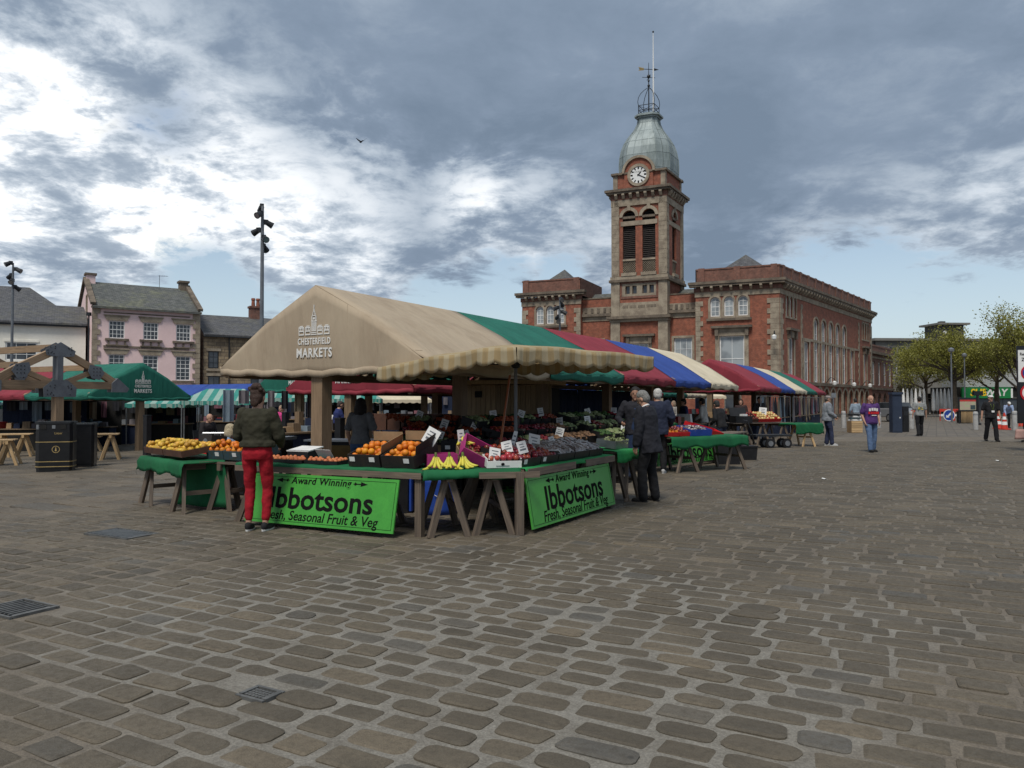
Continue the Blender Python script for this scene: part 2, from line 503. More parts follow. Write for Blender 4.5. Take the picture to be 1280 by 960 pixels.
    def build(s, name, parent=None, smooth=False, uv=True, loc=None, rotz=0.0, sharp=None, fixn=True):
        me = bpy.data.meshes.new(name)
        me.from_pydata(s.v, [], s.f)
        for m in s.mats: me.materials.append(m)
        if s.m: me.polygons.foreach_set('material_index', s.m)
        if fixn:
            bm = bmesh.new(); bm.from_mesh(me); bmesh.ops.recalc_face_normals(bm, faces=bm.faces); bm.to_mesh(me); bm.free()
        if uv and len(me.polygons):
            lay = me.uv_layers.new(name='UVMap')
            me.update()
            dat = [0.0] * (2 * len(me.loops))
            vco = me.vertices
            for p in me.polygons:
                n = p.normal
                if abs(n.z) > .995:
                    e = Vector((1, 0, 0)); g = Vector((0, 1, 0))
                    # long axis becomes v
                    ed = [(vco[p.vertices[(i + 1) % len(p.vertices)]].co - vco[p.vertices[i]].co) for i in range(len(p.vertices))]
                    lg = max(ed, key=lambda q: q.length)
                    if lg.length > 1e-6:
                        g = Vector((lg.x, lg.y, 0))
                        if g.length > 1e-6:
                            g.normalize(); e = Vector((g.y, -g.x, 0))
                else:
                    e = Vector((0, 0, 1)).cross(n); e.normalize(); g = n.cross(e)
                for li in p.loop_indices:
                    co = vco[me.loops[li].vertex_index].co
                    dat[2 * li] = co.dot(e); dat[2 * li + 1] = co.dot(g)
            lay.data.foreach_set('uv', dat)
        if smooth: me.polygons.foreach_set('use_smooth', [True] * len(me.polygons))
        me.update()
        o = bpy.data.objects.new(name, me); COL.objects.link(o)
        if parent is not None: o.parent = parent
        if loc is not None: o.location = loc
        if rotz: o.rotation_euler = (0, 0, rotz)
        if smooth and sharp:
            md = o.modifiers.new('edges', 'EDGE_SPLIT'); md.split_angle = R(sharp)
        return o


def longuv(o, along):
    """UV for a beam: v runs along the given local direction"""
    me = o.data; lay = me.uv_layers[0]; a = Vector(along).normalized()
    for p in me.polygons:
        e = p.normal.cross(a)
        if e.length < .2: e = Vector((1, 0, 0)) if abs(a.x) < .9 else Vector((0, 1, 0)); g = p.normal.cross(e)
        else: e.normalize(); g = a
        for li in p.loop_indices:
            co = me.vertices[me.loops[li].vertex_index].co
            lay.data[li].uv = (co.dot(e), co.dot(g))
    return o


def beam_part(name, p0, p1, w, h, mat, parent, up=(0, 0, 1)):
    b = MB(); b.beam(p0, p1, w, h, mat, up)
    return longuv(b.build(name, parent), Vector(p1) - Vector(p0))


def tag(o, label=None, cat=None, group=None, kind=None):
    if label: o['label'] = label
    if cat: o['category'] = cat
    if group: o['group'] = group
    if kind: o['kind'] = kind
    return o


def thing(name, label, cat, loc=(0, 0, 0), rotz=0.0, group=None):
    o = bpy.data.objects.new(name, None); COL.objects.link(o)
    o.empty_display_size = .2
    o.location = loc; o.rotation_euler = (0, 0, rotz)
    return tag(o, label, cat, group, 'thing')


KIDS = {}


def copy_tree(o, parent=None, loc=None, rotz=None, label=None, group=None):
    c = o.copy(); COL.objects.link(c)
    if parent is not None: c.parent = parent
    if loc is not None: c.location = loc
    if rotz is not None: c.rotation_euler = (0, 0, rotz)
    if label: c['label'] = label
    if group: c['group'] = group
    for ch in o.children: copy_tree(ch, c)
    return c


def grid_uv(o, nu, nv, w, h):
    """UV of a mesh made of grids, in metres along the sheet"""
    me = o.data; lay = me.uv_layers[0]; n = (nu + 1) * (nv + 1)
    for l in me.loops:
        k = l.vertex_index % n; lay.data[l.index].uv = (w * (k % (nu + 1)) / nu, h * (k // (nu + 1)) / nv)
    return o


def solid(o, t=.006):
    md = o.modifiers.new('thickness', 'SOLIDIFY'); md.thickness = t; md.offset = 0
    return o


def text_mesh(name, s, size, mat, parent, loc, rot=(R(90), 0, 0), sx=1.0, depth=.0015, bold=0.0, shear=0.0, align='CENTER', space=1.0):
    cu = bpy.data.curves.new(name, 'FONT'); cu.body = s; cu.size = size; cu.align_x = align; cu.align_y = 'CENTER'
    cu.extrude = depth; cu.offset = bold; cu.shear = shear; cu.space_character = space; cu.resolution_u = 3
    o = bpy.data.objects.new(name, cu); COL.objects.link(o)
    me = bpy.data.meshes.new_from_object(o)
    bpy.data.objects.remove(o)
    me.materials.clear(); me.materials.append(mat)
    o = bpy.data.objects.new(name, me); COL.objects.link(o)
    o.parent = parent; o.location = loc; o.rotation_euler = rot; o.scale = (sx, 1, 1)
    return o

# ------------------------------------------------------------------ the ground
def ground_material():
    m, t, b = base_mat('jointing and paving')
    pos = t.new('ShaderNodeNewGeometry').outputs['Position']
    n1 = t.noise(pos, .42, 4, .6); n2 = t.math('ADD', t.math('MULTIPLY', t.noise(pos, 3.2, 7, .68), .6), t.math('MULTIPLY', t.noise(pos, 34, 4, .7), .4)); n3 = t.noise(pos, 90, 3, .7)
    cem = t.mix(t.ramp(n2, .3, .7), (.23, .215, .185), (.13, .116, .094))       # cement jointing
    dirt = t.mix(t.ramp(n2, .3, .7), (.175, .145, .108), (.105, .088, .068))     # old sandy jointing
    cc = t.vmath('DISTANCE', pos, (-.1, 5.2, 0))
    patch = t.ramp(t.math('ADD', t.math('MULTIPLY', t.ramp(cc, .8, 4.2, 1, 0), .36), n1), .54, .74)
    c = t.mix(patch, dirt, cem)
    hs = t.new('ShaderNodeHueSaturation'); t.put(hs.inputs['Color'], c); t.put(hs.inputs['Value'], t.ramp(n3, .3, .7, .74, 1.15))
    t.put(b.inputs['Base Color'], hs.outputs[0]); b.inputs['Roughness'].default_value = .9
    bn = t.new('ShaderNodeBump'); bn.inputs['Strength'].default_value = .7; bn.inputs['Distance'].default_value = .012
    t.put(bn.inputs['Height'], t.math('ADD', n2, t.math('MULTIPLY', n3, .5))); t.l.new(bn.outputs[0], b.inputs['Normal'])
    return m


def far_paving_material():
    m, t, b = base_mat('far paving')
    uv = t.new('ShaderNodeNewGeometry').outputs['Position']
    mp = t.new('ShaderNodeMapping'); t.put(mp.inputs[0], uv); mp.inputs['Rotation'].default_value = (0, 0, TH + R(90))
    br = t.new('ShaderNodeTexBrick'); t.put(br.inputs['Vector'], mp.outputs[0])
    br.inputs['Scale'].default_value = 1; br.inputs['Brick Width'].default_value = .75; br.inputs['Row Height'].default_value = .42; br.inputs['Mortar Size'].default_value = .018
    t.put(br.inputs['Color1'], (.150, .125, .095)); t.put(br.inputs['Color2'], (.105, .090, .072)); t.put(br.inputs['Mortar'], (.075, .064, .05))
    n = t.noise(uv, .5, 6, .65)
    c = t.mix(t.ramp(n, .42, .7, 0, .6), br.outputs[0], (.08, .068, .054))
    t.put(b.inputs['Base Color'], c); b.inputs['Roughness'].default_value = .75
    bn = t.new('ShaderNodeBump'); bn.inputs['Strength'].default_value = .3; bn.inputs['Distance'].default_value = .01; bn.invert = True
    t.put(bn.inputs['Height'], br.outputs[1]); t.l.new(bn.outputs[0], b.inputs['Normal'])
    return m


M_SETT = stone_mat('setts', (.118, .097, .068), (.086, .072, .052), (.060, .050, .037))
M_FLAG = stone_mat('flagstones', (.142, .115, .082), (.10, .084, .063), (.072, .060, .045), (.10, .098, .09))
M_JOINT = ground_material()
M_FARPAVE = far_paving_material()
M_IRON = pm('worn iron', (.15, .15, .145), (.09, .09, .087), rough=.55, scale=9, metallic=.3, bump=.1)

g = MB()
xs = [-1500, -44, -4, 1500]; ys = [-60, 34, 2400]
for i in range(3):
    for j in range(2):
        x0, x1, y0, y1 = xs[i], xs[i + 1], ys[j], ys[j + 1]
        mat = M_JOINT if j == 0 else M_FARPAVE
        vs = [(x0, y0, gz(x0)), (x1, y0, gz(x1)), (x1, y1, gz(x1)), (x0, y1, gz(x0))]
        g.add([(x, y, z - .004) for x, y, z in vs], [(0, 1, 2, 3)], mat)
ground = tag(g.build('ground', fixn=False), kind='structure')


def stone_geo(L, Wd, rnd, chip=.14, hgt=.009, ch=.017, nseg=3):
    """one paving stone: rounded worn outline, eased edge, slightly uneven top; local x = length"""
    pts = []
    rc = min(L, Wd) * rnd.uniform(chip * .5, chip * 1.7)
    for cx, cy, a in ((1, 1, 0), (-1, 1, 90), (-1, -1, 180), (1, -1, 270)):
        r = rc * rnd.uniform(.6, 1.5)
        ox, oy = cx * (L / 2 - r) + rnd.uniform(-.011, .006) * cx, cy * (Wd / 2 - r) + rnd.uniform(-.012, .006) * cy
        for k in range(nseg):
            t = R(a + 90 * k / (nseg - 1))
            pts.append((ox + r * math.cos(t), oy + r * math.sin(t)))
        # a wavy long side
        nx = (0, -1, 0, 1)[(0, 90, 180, 270).index(a)]
    n = len(pts)
    tx, ty = rnd.uniform(-.012, .012), rnd.uniform(-.016, .016)
    zt = hgt + rnd.uniform(-.005, .004)
    vs = [(x * 1.01, y * 1.01, -.012) for x, y in pts]
    vs += [(x, y, zt - .007 + tx * x + ty * y) for x, y in pts]
    vs += [(x * (1 - 2 * ch / L), y * (1 - 2 * ch / Wd), zt + tx * x + ty * y + rnd.uniform(-.001, .001)) for x, y in pts]
    vs.append((0, 0, zt + rnd.uniform(-.002, .003)))
    fs = []
    for lv in range(2):
        for k in range(n):
            k2 = (k + 1) % n
            fs.append((lv * n + k, lv * n + k2, (lv + 1) * n + k2, (lv + 1) * n + k))
    for k in range(n): fs.append((2 * n + k, 2 * n + (k + 1) % n, 3 * n))
    return vs, fs


def flag_zone(u, v):
    """True where the square is laid with flagstones instead of setts (grid directions)"""
    lim = 2.2 if v < 1.2 else (-1.0 if v > 2.8 else 2.2 - 2.0 * (v - 1.2))
    if v < -3.75: return False
    lim = max(lim, 1.7) if v < -.5 else lim
    if v < -1.0: lim = 2.35
    if v > 3.0: lim = -3.2
    return u > lim


rs = random.Random(11)
stones = []      # (u, v, L, W, type, depth)
# courses run along v; u is the course index
uu = -9.6
while uu < 34:
    pitch_r = rs.uniform(.175, .215); pitch_l = pitch_r
    # setts, right-hand field: long stones in narrow courses
    vv = -1.85 + rs.uniform(-.2, .2)
    stones.append(None) if False else None
    v = -1.75 + rs.uniform(-.05, .05)
    while v > -26:
        L = rs.uniform(.26, .44)
        uc, vc = uu + pitch_r / 2, v - L / 2
        stones.append((uc, vc, L - .020, pitch_r - .016, 'sett'))
        v -= L
    uu += pitch_r
uu = -9.6
while uu < 14:
    pitch = rs.uniform(.19, .235)
    v = -1.72 + rs.uniform(-.05, .05)
    while v < 16:
        L = rs.uniform(.2, .31)
        stones.append((uu + pitch / 2, v + L / 2, L - .024, pitch - .022, 'sett'))
        v += L
    uu += pitch
setts = []
for u, v, L, w, k in stones:
    if flag_zone(u, v): continue
    x, y = uvp(u, v)
    if y < 1.4 or y > 30 or abs(x) > .74 * y + 2.2: continue
    dist = y
    # open joints in the middle field where the cement shows
    cx = math.exp(-((x - .0) ** 2 / 4.0 + (y - 5.2) ** 2 / 6.0))
    L2, w2 = L - .026 * cx, w - .022 * cx
    L2 *= rs.uniform(.92, 1.0); w2 *= rs.uniform(.88, 1.0)
    setts.append((y, x, y, L2, w2, cx))
setts.sort(key=lambda q: q[0])
# keep clear of the iron covers
COVERS = [((155, 667), .80, .42, 'steel'), ((26, 760), .46, .34, 'steel'), ((328, 866), .20, .14, 'cast')]
cov = []
for (px, py), l, w, k in COVERS:
    p = G(px, py); cov.append((p, l, w, k))


def clear(x, y, pad=.06):
    for p, l, w, k in cov:
        dx_, dy_ = x - p.x, y - p.y
        a, b_ = abs(dx_ * VX + dy_ * VY), abs(dx_ * UX + dy_ * UY)
        if a < l / 2 + pad and b_ < w / 2 + pad: return False
    return True


setts = [q for q in setts if clear(q[1], q[2])]
ROT = math.atan2(VY, VX)
near = [q for q in setts if 3.0 < q[0] < 8.5 and abs(q[1]) < .70 * q[0] + .3]
near.sort(key=lambda q: -(q[3] * q[4]) / (q[0] ** 3))
variants = []
for k in range(28):
    b = MB(); vs, fs = stone_geo(.27, .19, rs, chip=(.11 if k < 14 else .17), nseg=4); b.add(vs, fs, M_SETT)
    me_o = b.build('sett', uv=False, smooth=False)
    variants.append(me_o.data); bpy.data.objects.remove(me_o)
own = set()
for q in near[:300]:
    own.add(id(q))
    o = bpy.data.objects.new('sett', variants[rs.randrange(14) + (14 if q[5] > .35 else 0)]); COL.objects.link(o)
    o.parent = ground
    o.location = (q[1], q[2], gz(q[1]) - .004 + rs.uniform(-.002, .004))
    o.rotation_euler = (0, 0, ROT + rs.uniform(-.05, .05) + (math.pi if rs.random() < .5 else 0))
    o.scale = (q[3] / .27, q[4] / .19, 1)
b = MB()
cr_, sr_ = math.cos(ROT), math.sin(ROT)
for q in setts:
    if id(q) in own: continue
    vs, fs = stone_geo(q[3], q[4], rs, chip=.12 + .14 * q[5], nseg=4 if q[0] < 7 else 3 if q[0] < 10 else 2)
    a = rs.uniform(-.05, .05); ca, sa = math.cos(ROT + a), math.sin(ROT + a); z = gz(q[1]) - .004
    b.add([(q[1] + x * ca - y * sa, q[2] + x * sa + y * ca, z + zz) for x, y, zz in vs], fs, M_SETT)
tag(b.build('setts', ground, uv=False), kind='stuff')
# flagstones, out to where the joints can no longer be told apart
b = MB(); uu = -3.4
while uu < 40:
    pitch = rs.uniform(.34, .52); v = -3.8
    while v < 26:
        L = rs.uniform(.5, 1.15)
        uc, vc = uu + pitch / 2, v + L / 2
        if flag_zone(uc, vc) or flag_zone(uc + .2, vc):
            x, y = uvp(uc, vc)
            if 5 < y < 40 and abs(x) < .72 * y + 1 and clear(x, y, .3):
                vs, fs = stone_geo(L - .022, pitch - .02, rs, chip=.05, hgt=.014, ch=.008, nseg=2)
                ca, sa = math.cos(ROT), math.sin(ROT); z = gz(x)
                b.add([(x + p * ca - r_ * sa, y + p * sa + r_ * ca, z - .004 + zz) for p, r_, zz in vs], fs, M_FLAG)
        v += L
    uu += pitch
tag(b.build('flagstones', ground, uv=False), kind='stuff')
# channel of long stones between flags and setts
b = MB(); u = 2.6
while u < 34:
    L = rs.uniform(.7, 1.1)
    x, y = uvp(u + L / 2, -3.93)
    vs, fs = stone_geo(.26, L - .03, rs, chip=.08, hgt=.01, ch=.012, nseg=2)
    b.add([(x + p * cr_ - r_ * sr_, y + p * sr_ + r_ * cr_, gz(x) - .003 + zz) for p, r_, zz in vs], fs, M_FLAG)
    u += L
tag(b.build('channel_stones', ground, uv=False), kind='stuff')

# iron covers let into the paving
labels = ['wide galvanised drain cover with a slotted tread in the paving left of the fruit stall', 'steel grating in the setts at the left edge of the picture', 'small dark cast iron cover with raised studs among the near setts']
for (p, l, w, k), lb in zip(cov, labels):
    t_ = thing('drain_cover', lb, 'drain cover', (p.x, p.y, gz(p.x)), ROT)
    fb = MB()
    for a, c_, d in ((0, w / 2, (l, .018, .026)), (0, -w / 2, (l, .018, .026)), (l / 2 - .015, 0, (.022, w - .03, .03)), (-l / 2 + .015, 0, (.03, w - .03, .03))):
        fb.box((a, c_, .002), d, M_IRON)
    fb.build('frame', t_)
    pb = MB(); pb.box((0, 0, -.004), (l - .03, w - .03, .012), M_DARKSTEEL); pb.build('plate', t_)
    if k == 'steel':
        nb = int(l / .055)
        for i in range(nb):
            x = -l / 2 + .05 + i * (l - .1) / (nb - 1)
            sb = MB(); sb.box((x, 0, .008), (.018, w - .07, .012), M_GALV if l > .6 else M_IRON); sb.build('bar', t_)
    else:
        for i in range(6):
            for j in range(4):
                sb = MB(); sb.box((-l / 2 + .04 + i * (l - .08) / 5, -w / 2 + .035 + j * (w - .07) / 3, .006), (.020, .016, .012), M_IRON); sb.build('stud', t_)

# ------------------------------------------------------------------ walls with openings
def wall_geo(b, fr, x0, x1, z0, z1, ops, mat, depth=.22, rev=None):
    """wall face in the frame fr(x, out, z); ops = (x0, x1, z0, z1, arched). Leaves real holes with reveals."""
    rev = rev or mat
    X = sorted({x0, x1, *[o[0] for o in ops], *[o[1] for o in ops]})
    Z = sorted({z0, z1, *[o[2] for o in ops], *[o[3] for o in ops]})
    for i in range(len(X) - 1):
        for j in range(len(Z) - 1):
            cx, cz = (X[i] + X[i + 1]) / 2, (Z[j] + Z[j + 1]) / 2
            if any(o[0] < cx < o[1] and o[2] < cz < o[3] for o in ops): continue
            b.add([fr(X[i], 0, Z[j]), fr(X[i + 1], 0, Z[j]), fr(X[i + 1], 0, Z[j + 1]), fr(X[i], 0, Z[j + 1])], [(0, 1, 2, 3)], mat)
    for o in ops:
        a, c, e, f = o[:4]; arch = len(o) > 4 and o[4]
        r = (c - a) / 2; top = f - r if arch else f
        ring = [(a, e), (c, e), (c, top)]
        if arch:
            m = (a + c) / 2; N = 8
            arcp = [(m + r * math.cos(math.pi * k / N), top + r * math.sin(math.pi * k / N)) for k in range(N + 1)]
            ring += arcp[1:]
            for half in (arcp[:N // 2 + 1], arcp[N // 2:]):
                corner = (c, f) if half[0][0] > m + 1e-6 else (a, f)
                for k in range(len(half) - 1):
                    b.add([fr(corner[0], 0, corner[1]), fr(half[k][0], 0, half[k][1]), fr(half[k + 1][0], 0, half[k + 1][1])], [(0, 1, 2)], mat)
        else:
            ring.append((a, top))
        for k in range(len(ring)):
            p, q = ring[k], ring[(k + 1) % len(ring)]
            if (Vector(p) - Vector(q)).length < 1e-6: continue
            b.add([fr(p[0], 0, p[1]), fr(q[0], 0, q[1]), fr(q[0], -depth, q[1]), fr(p[0], -depth, p[1])], [(0, 1, 2, 3)], rev)


def outline(a, c, e, f, arch, inset=0.0, N=8):
    a, c, e = a + inset, c - inset, e + inset
    f = f - inset
    if not arch: return [(a, e), (c, e), (c, f), (a, f)]
    r = (c - a) / 2; m = (a + c) / 2; top = f - r
    return [(a, e), (c, e)] + [(m + r * math.cos(math.pi * k / N), top + r * math.sin(math.pi * k / N)) for k in range(N + 1)]


def ring_geo(b, fr, o1, o2, h0, h1, mat):
    """frame between two outlines of the same length, from h0 to h1 in the out direction"""
    n = len(o1)
    vs = [fr(p[0], h, p[1]) for h in (h0, h1) for p in o1] + [fr(p[0], h, p[1]) for h in (h0, h1) for p in o2]
    fs = []
    for i in range(n):
        j = (i + 1) % n
        fs += [(n + i, n + j, 3 * n + j, 3 * n + i), (i, j, n + j, n + i), (2 * n + i, 2 * n + j, 3 * n + j, 3 * n + i), (i, j, 2 * n + j, 2 * n + i)]
    b.add(vs, fs, mat)


def window_part(parent, fr, o, glass, fmat, bars=(1, 1), set_back=.12, fw=.06, name='window'):
    """sash window: frame and glazing bars one part, its pane a sub-part"""
    a, c, e, f = o[:4]; arch = len(o) > 4 and o[4]
    b = MB()
    o1 = outline(a, c, e, f, arch, .004); o2 = outline(a, c, e, f, arch, fw)
    ring_geo(b, fr, o1, o2, -set_back - .05, -set_back, fmat)
    nx, nz = bars
    top = f - fw
    for i in range(1, nx + 1):
        x = a + (c - a) * i / (nx + 1)
        b.box((0, 0, 0), (0, 0, 0), fmat) if False else None
        _bar(b, fr, x - .016, x + .016, e + fw, top - ((c - a) * .14 if arch else 0), -set_back - .035, -set_back - .008, fmat)
    for j in range(1, nz + 1):
        z = e + (f - e) * j / (nz + 1)
        t = .028 if nz % 2 and j == (nz + 1) // 2 else .015
        _bar(b, fr, a + fw, c - fw, z - t, z + t, -set_back - .04, -set_back - .004, fmat)
    w = b.build(name, parent)
    p = MB()
    ol = outline(a, c, e, f, arch, fw * .6)
    n = len(ol)
    p.add([fr(q[0], -set_back - .03, q[1]) for q in ol] + [fr(q[0], -set_back - .036, q[1]) for q in ol],
          [tuple(range(n)), tuple(reversed(range(n, 2 * n)))], glass)
    p.build('pane', w)
    return w


def _bar(b, fr, x0, x1, z0, z1, h0, h1, mat):
    vs = [fr(x, h, z) for z in (z0, z1) for x, h in ((x0, h0), (x1, h0), (x1, h1), (x0, h1))]
    b.add(vs, [(3, 2, 1, 0), (4, 5, 6, 7), (0, 1, 5, 4), (1, 2, 6, 5), (2, 3, 7, 6), (3, 0, 4, 7)], mat)


def block(b, fr, x0, x1, z0, z1, h0, h1, mat):
    _bar(b, fr, x0, x1, z0, z1, h0, h1, mat)


def fr_y(sign=-1, y=0.0, x=0.0):
    """frame of a wall in the plane y, facing sign*y; along +x"""
    return lambda a, h, z: (x + a, y + sign * h, z)


# ------------------------------------------------------------------ the market hall
HALLC = Vector((21.64, 62.0))
DF = Vector((-.916, .402)).normalized()      # along the front, away from the near corner
DS = Vector((math.sin(R(37.8)), math.cos(R(37.8))))   # along the side
NF = Vector((DF.y, -DF.x));  NF = NF if NF.y < 0 else -NF     # outwards of the front
NS = Vector((DS.y, -DS.x))   # outwards of the side (towards the right)


def f_front(t0=0.0, out0=0.0):
    return lambda a, h, z: (HALLC.x + DF.x * (a + t0) + NF.x * (h + out0), HALLC.y + DF.y * (a + t0) + NF.y * (h + out0), z)


def f_side(t0=0.0, out0=0.0):
    return lambda a, h, z: (HALLC.x + DS.x * (a + t0) + NS.x * (h + out0), HALLC.y + DS.y * (a + t0) + NS.y * (h + out0), z)


hall = thing('market_hall', 'long red brick market hall with stone quoins, arched windows and a bracketed cornice', 'building')
FF, FS = f_front(), f_side()
HB, HC, HP = 10.75, 11.55, 12.7      # wall top under the cornice, cornice top, parapet top
# --- right wing, front
ops_tri = [(2.45 + i * 1.13, 3.23 + i * 1.13, 9.0 - .35, 10.35 - .05, True) for i in range(3)]
op_big = (2.75, 4.75, 3.2, 7.0, False)
op_g = [(1.0, 2.2, 0.0, 2.7, True), (3.0, 4.4, 0.0, 2.7, True)]
wb = MB(); wall_geo(wb, FF, 0, 6.7, -.5, HB, ops_tri + [op_big] + op_g, M_BRICK); wb.build('wall', hall); wb = MB()
# --- left wing, front
L0, L1 = 16.9, 22.6
ops_triL = [(L0 + 1.55 + i * 1.0, L0 + 2.3 + i * 1.0, 8.65, 10.3, True) for i in range(3)]
op_bigL = (L0 + 1.9, L0 + 3.7, 3.2, 7.0, False)
wall_geo(wb, FF, L0, L1, -.5, HB, ops_triL + [op_bigL], M_BRICK); wb.build('wall', hall); wb = MB()
# --- recessed bays either side of the tower
REC = f_front(0, -.55)
op_m = [(7.1, 8.65, 3.2, 7.0, False), (15.0, 16.4, 3.2, 7.0, False)]
wall_geo(wb, REC, 6.7, 9.2, -.5, 9.9, [op_m[0]], M_BRICK); wb.build('wall', hall); wb = MB()
wall_geo(wb, REC, 13.9, L0, -.5, 9.9, [op_m[1]], M_BRICK)
wb.build('wall', hall)
# returns of the wings and the body behind
rb = MB()
for t in (6.7, L0):
    a, b_, c, d = FF(t, 0, -.5), FF(t, -3.0, -.5), FF(t, -3.0, HB), FF(t, 0, HB)
    rb.add([a, b_, c, d], [(0, 1, 2, 3)], M_BRICK); rb.build('return_wall', hall); rb = MB()
rb.add([FF(L1, 0, -.5), FF(L1, -14, -.5), FF(L1, -14, HB), FF(L1, 0, HB)], [(0, 1, 2, 3)], M_BRICK)
# wing bodies above the roof line between them (parapet returns)
rb.build('return_wall', hall)
# --- long side
sops = []
tri = [(1.55 + i * .95, 2.25 + i * .95, 8.6, 10.35, True) for i in range(3)]
sops += tri + [(2.2, 3.5, 3.3, 6.9, False), (6.2, 7.7, 3.3, 6.8, False)]
arch5 = [(9.1 + i * 2.35, 10.5 + i * 2.35, 3.3, 9.1, True) for i in range(5)]
sops += arch5 + [(21.5, 22.8, 3.3, 6.8, False)]
triR = [(26.4 + i * 1.05, 27.15 + i * 1.05, 8.3, 10.1, True) for i in range(3)]
sops += triR + [(27.0, 28.2, 3.3, 6.8, False)]
arcade = [(1.2 + i * 2.18, 2.7 + i * 2.18, 0.0, 2.75, True) for i in range(13)]
sops += arcade
sb = MB(); wall_geo(sb, FS, 0, 30.6, -.5, HB, sops, M_BRICK); sb.build('side_wall', hall)
# back-up box so nothing is seen through
bk = MB()
pts = [FF(0, -.45, 0), FF(L1, -1.0, 0), FF(L1, -14, 0), FS(30.6, -.45, 0)]
core = [(FF(.6, -.5, 0)[0] + NS.x * -.3, FF(.6, -.5, 0)[1] + NS.y * -.3), FF(6.6, -.4, 0)[:2], FF(6.6, -1.0, 0)[:2], FF(L0 + .1, -1.0, 0)[:2], FF(L0 + .1, -.4, 0)[:2], FF(L1 - .2, -.4, 0)[:2], FF(L1 - .2, -13.5, 0)[:2], FS(30.3, -6, 0)[:2], FS(30.3, -.4, 0)[:2]]
bk.prism(core, -.4, 9.7, M_DARKIN)
bk.build('inner_wall', hall)
# pavilion roofs behind the parapets
rf = MB()


def hip(b, corners, z0, apex, mat):
    c = [(*p[:2], z0) for p in corners]
    b.add(c + [apex], [(i, (i + 1) % len(c), len(c)) for i in range(len(c))], mat)


def mid(ps):
    return sum(p[0] for p in ps) / len(ps), sum(p[1] for p in ps) / len(ps)


cs = [FF(.4, -.4, 0), FF(6.4, -.4, 0), FF(6.4, -6.5, 0), FS(6.6, -.4, 0)]
m_ = mid(cs); hip(rf, cs, HC, (m_[0], m_[1], 14.3), M_SLATE)
cs = [FF(L0 + .3, -.4, 0), FF(L1 - .3, -.4, 0), FF(L1 - .3, -7, 0), FF(L0 + .3, -7, 0)]
m_ = mid(cs); hip(rf, cs, HC, (m_[0], m_[1], 14.2), M_SLATE)
# roof slopes of the recessed bays, and the long hall roof kept below its parapet
for t0, t1 in ((6.7, 9.2), (13.9, L0)):
    rf.add([FF(t0, -.75, 10.0), FF(t1, -.75, 10.0), FF(t1, -4.2, 11.7), FF(t0, -4.2, 11.7)], [(0, 1, 2, 3)], M_SLATEG)
cs = [FS(6, -.5, HC - .3), FS(30.2, -.5, HC - .3), FS(30.2, -12, HC - .3), FS(6, -14, HC - .3)]
rf.add([*cs], [(0, 1, 2, 3)], M_SLATE)
rf.build('roof', hall)


def cornice_run(b, fr, t0, t1, zb, ztop, stone, proj=.55, e0=0.0, e1=0.0, s=1.0):
    """frieze, bed mould, brackets and projecting slab along one face"""
    block(b, fr, t0 - e0 * .06, t1 + e1 * .06, zb - .42, zb - .002, -.05, .06, stone)
    block(b, fr, t0 - e0 * .12, t1 + e1 * .12, zb + .002, zb + .36, -.1, .12, M_BRICKD)
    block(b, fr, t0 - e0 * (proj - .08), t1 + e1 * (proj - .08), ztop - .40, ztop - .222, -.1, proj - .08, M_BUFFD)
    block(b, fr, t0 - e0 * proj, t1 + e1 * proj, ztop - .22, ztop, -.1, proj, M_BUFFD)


def brackets(parent, fr, t0, t1, n, zt, proj=.42, w=.2, h=.36, mat=None):
    for i in range(n):
        t = t0 + (t1 - t0) * (i + .5) / n
        b = MB(); b.prism([(0, zt), (proj, zt), (proj, zt - .14), (.16, zt - h), (0, zt - h)], t - w / 2, t + w / 2, mat or M_BUFF, lambda a, z, x: fr(x, .12 + a - .02, z))
        b.build('bracket', parent)


cb = MB()
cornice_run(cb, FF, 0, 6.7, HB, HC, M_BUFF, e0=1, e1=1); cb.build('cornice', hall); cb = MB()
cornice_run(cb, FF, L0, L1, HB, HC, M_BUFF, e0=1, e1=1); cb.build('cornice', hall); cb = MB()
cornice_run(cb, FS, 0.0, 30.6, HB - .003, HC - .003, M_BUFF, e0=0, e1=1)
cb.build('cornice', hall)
brackets(hall, FF, .2, 6.5, 8, HC - .40); brackets(hall, FF, L0 + .2, L1 - .2, 8, HC - .40)
brackets(hall, FS, .3, 30.4, 38, HC - .405, w=.22)
# parapets
pb = MB()
for fr, t0, t1 in ((FF, -.02, 6.6), (FF, L0 + .05, L1 - .05), (FS, .0, 30.5)):
    block(pb, fr, t0, t1, HC, HP - .12, -.42, .02, M_BRICKD)
    block(pb, fr, t0 - .05, t1 + .05, HP - .12 + (.002 if fr is FS else 0), HP + (.003 if fr is FS else 0), -.47, .07, M_BRICKD)
    pb.build('parapet', hall); pb = MB()
n = 14
for i in range(n):
    t = 1.0 + i * 2.2
    block(pb, FS, t - .25, t + .25, HC + .004, HP + .05, -.3, .09, M_BRICKD)
for t in (.4, 3.3, 6.2, L0 + .4, L1 - .4):
    block(pb, FF, t - .25, t + .25, HC + .004, HP + .05, -.3, .09, M_BRICKD)
tag(pb.build('parapet_piers', hall), kind='stuff')
pr = MB()
for t in (6.7, L0):
    s_ = -1 if t < 10 else 1
    pr.add([FF(t, .0, HC - .4), FF(t, -6.5, HC - .4), FF(t, -6.5, HP), FF(t, .0, HP)], [(0, 1, 2, 3)], M_BRICKD)
pr.build('parapet_return', hall)
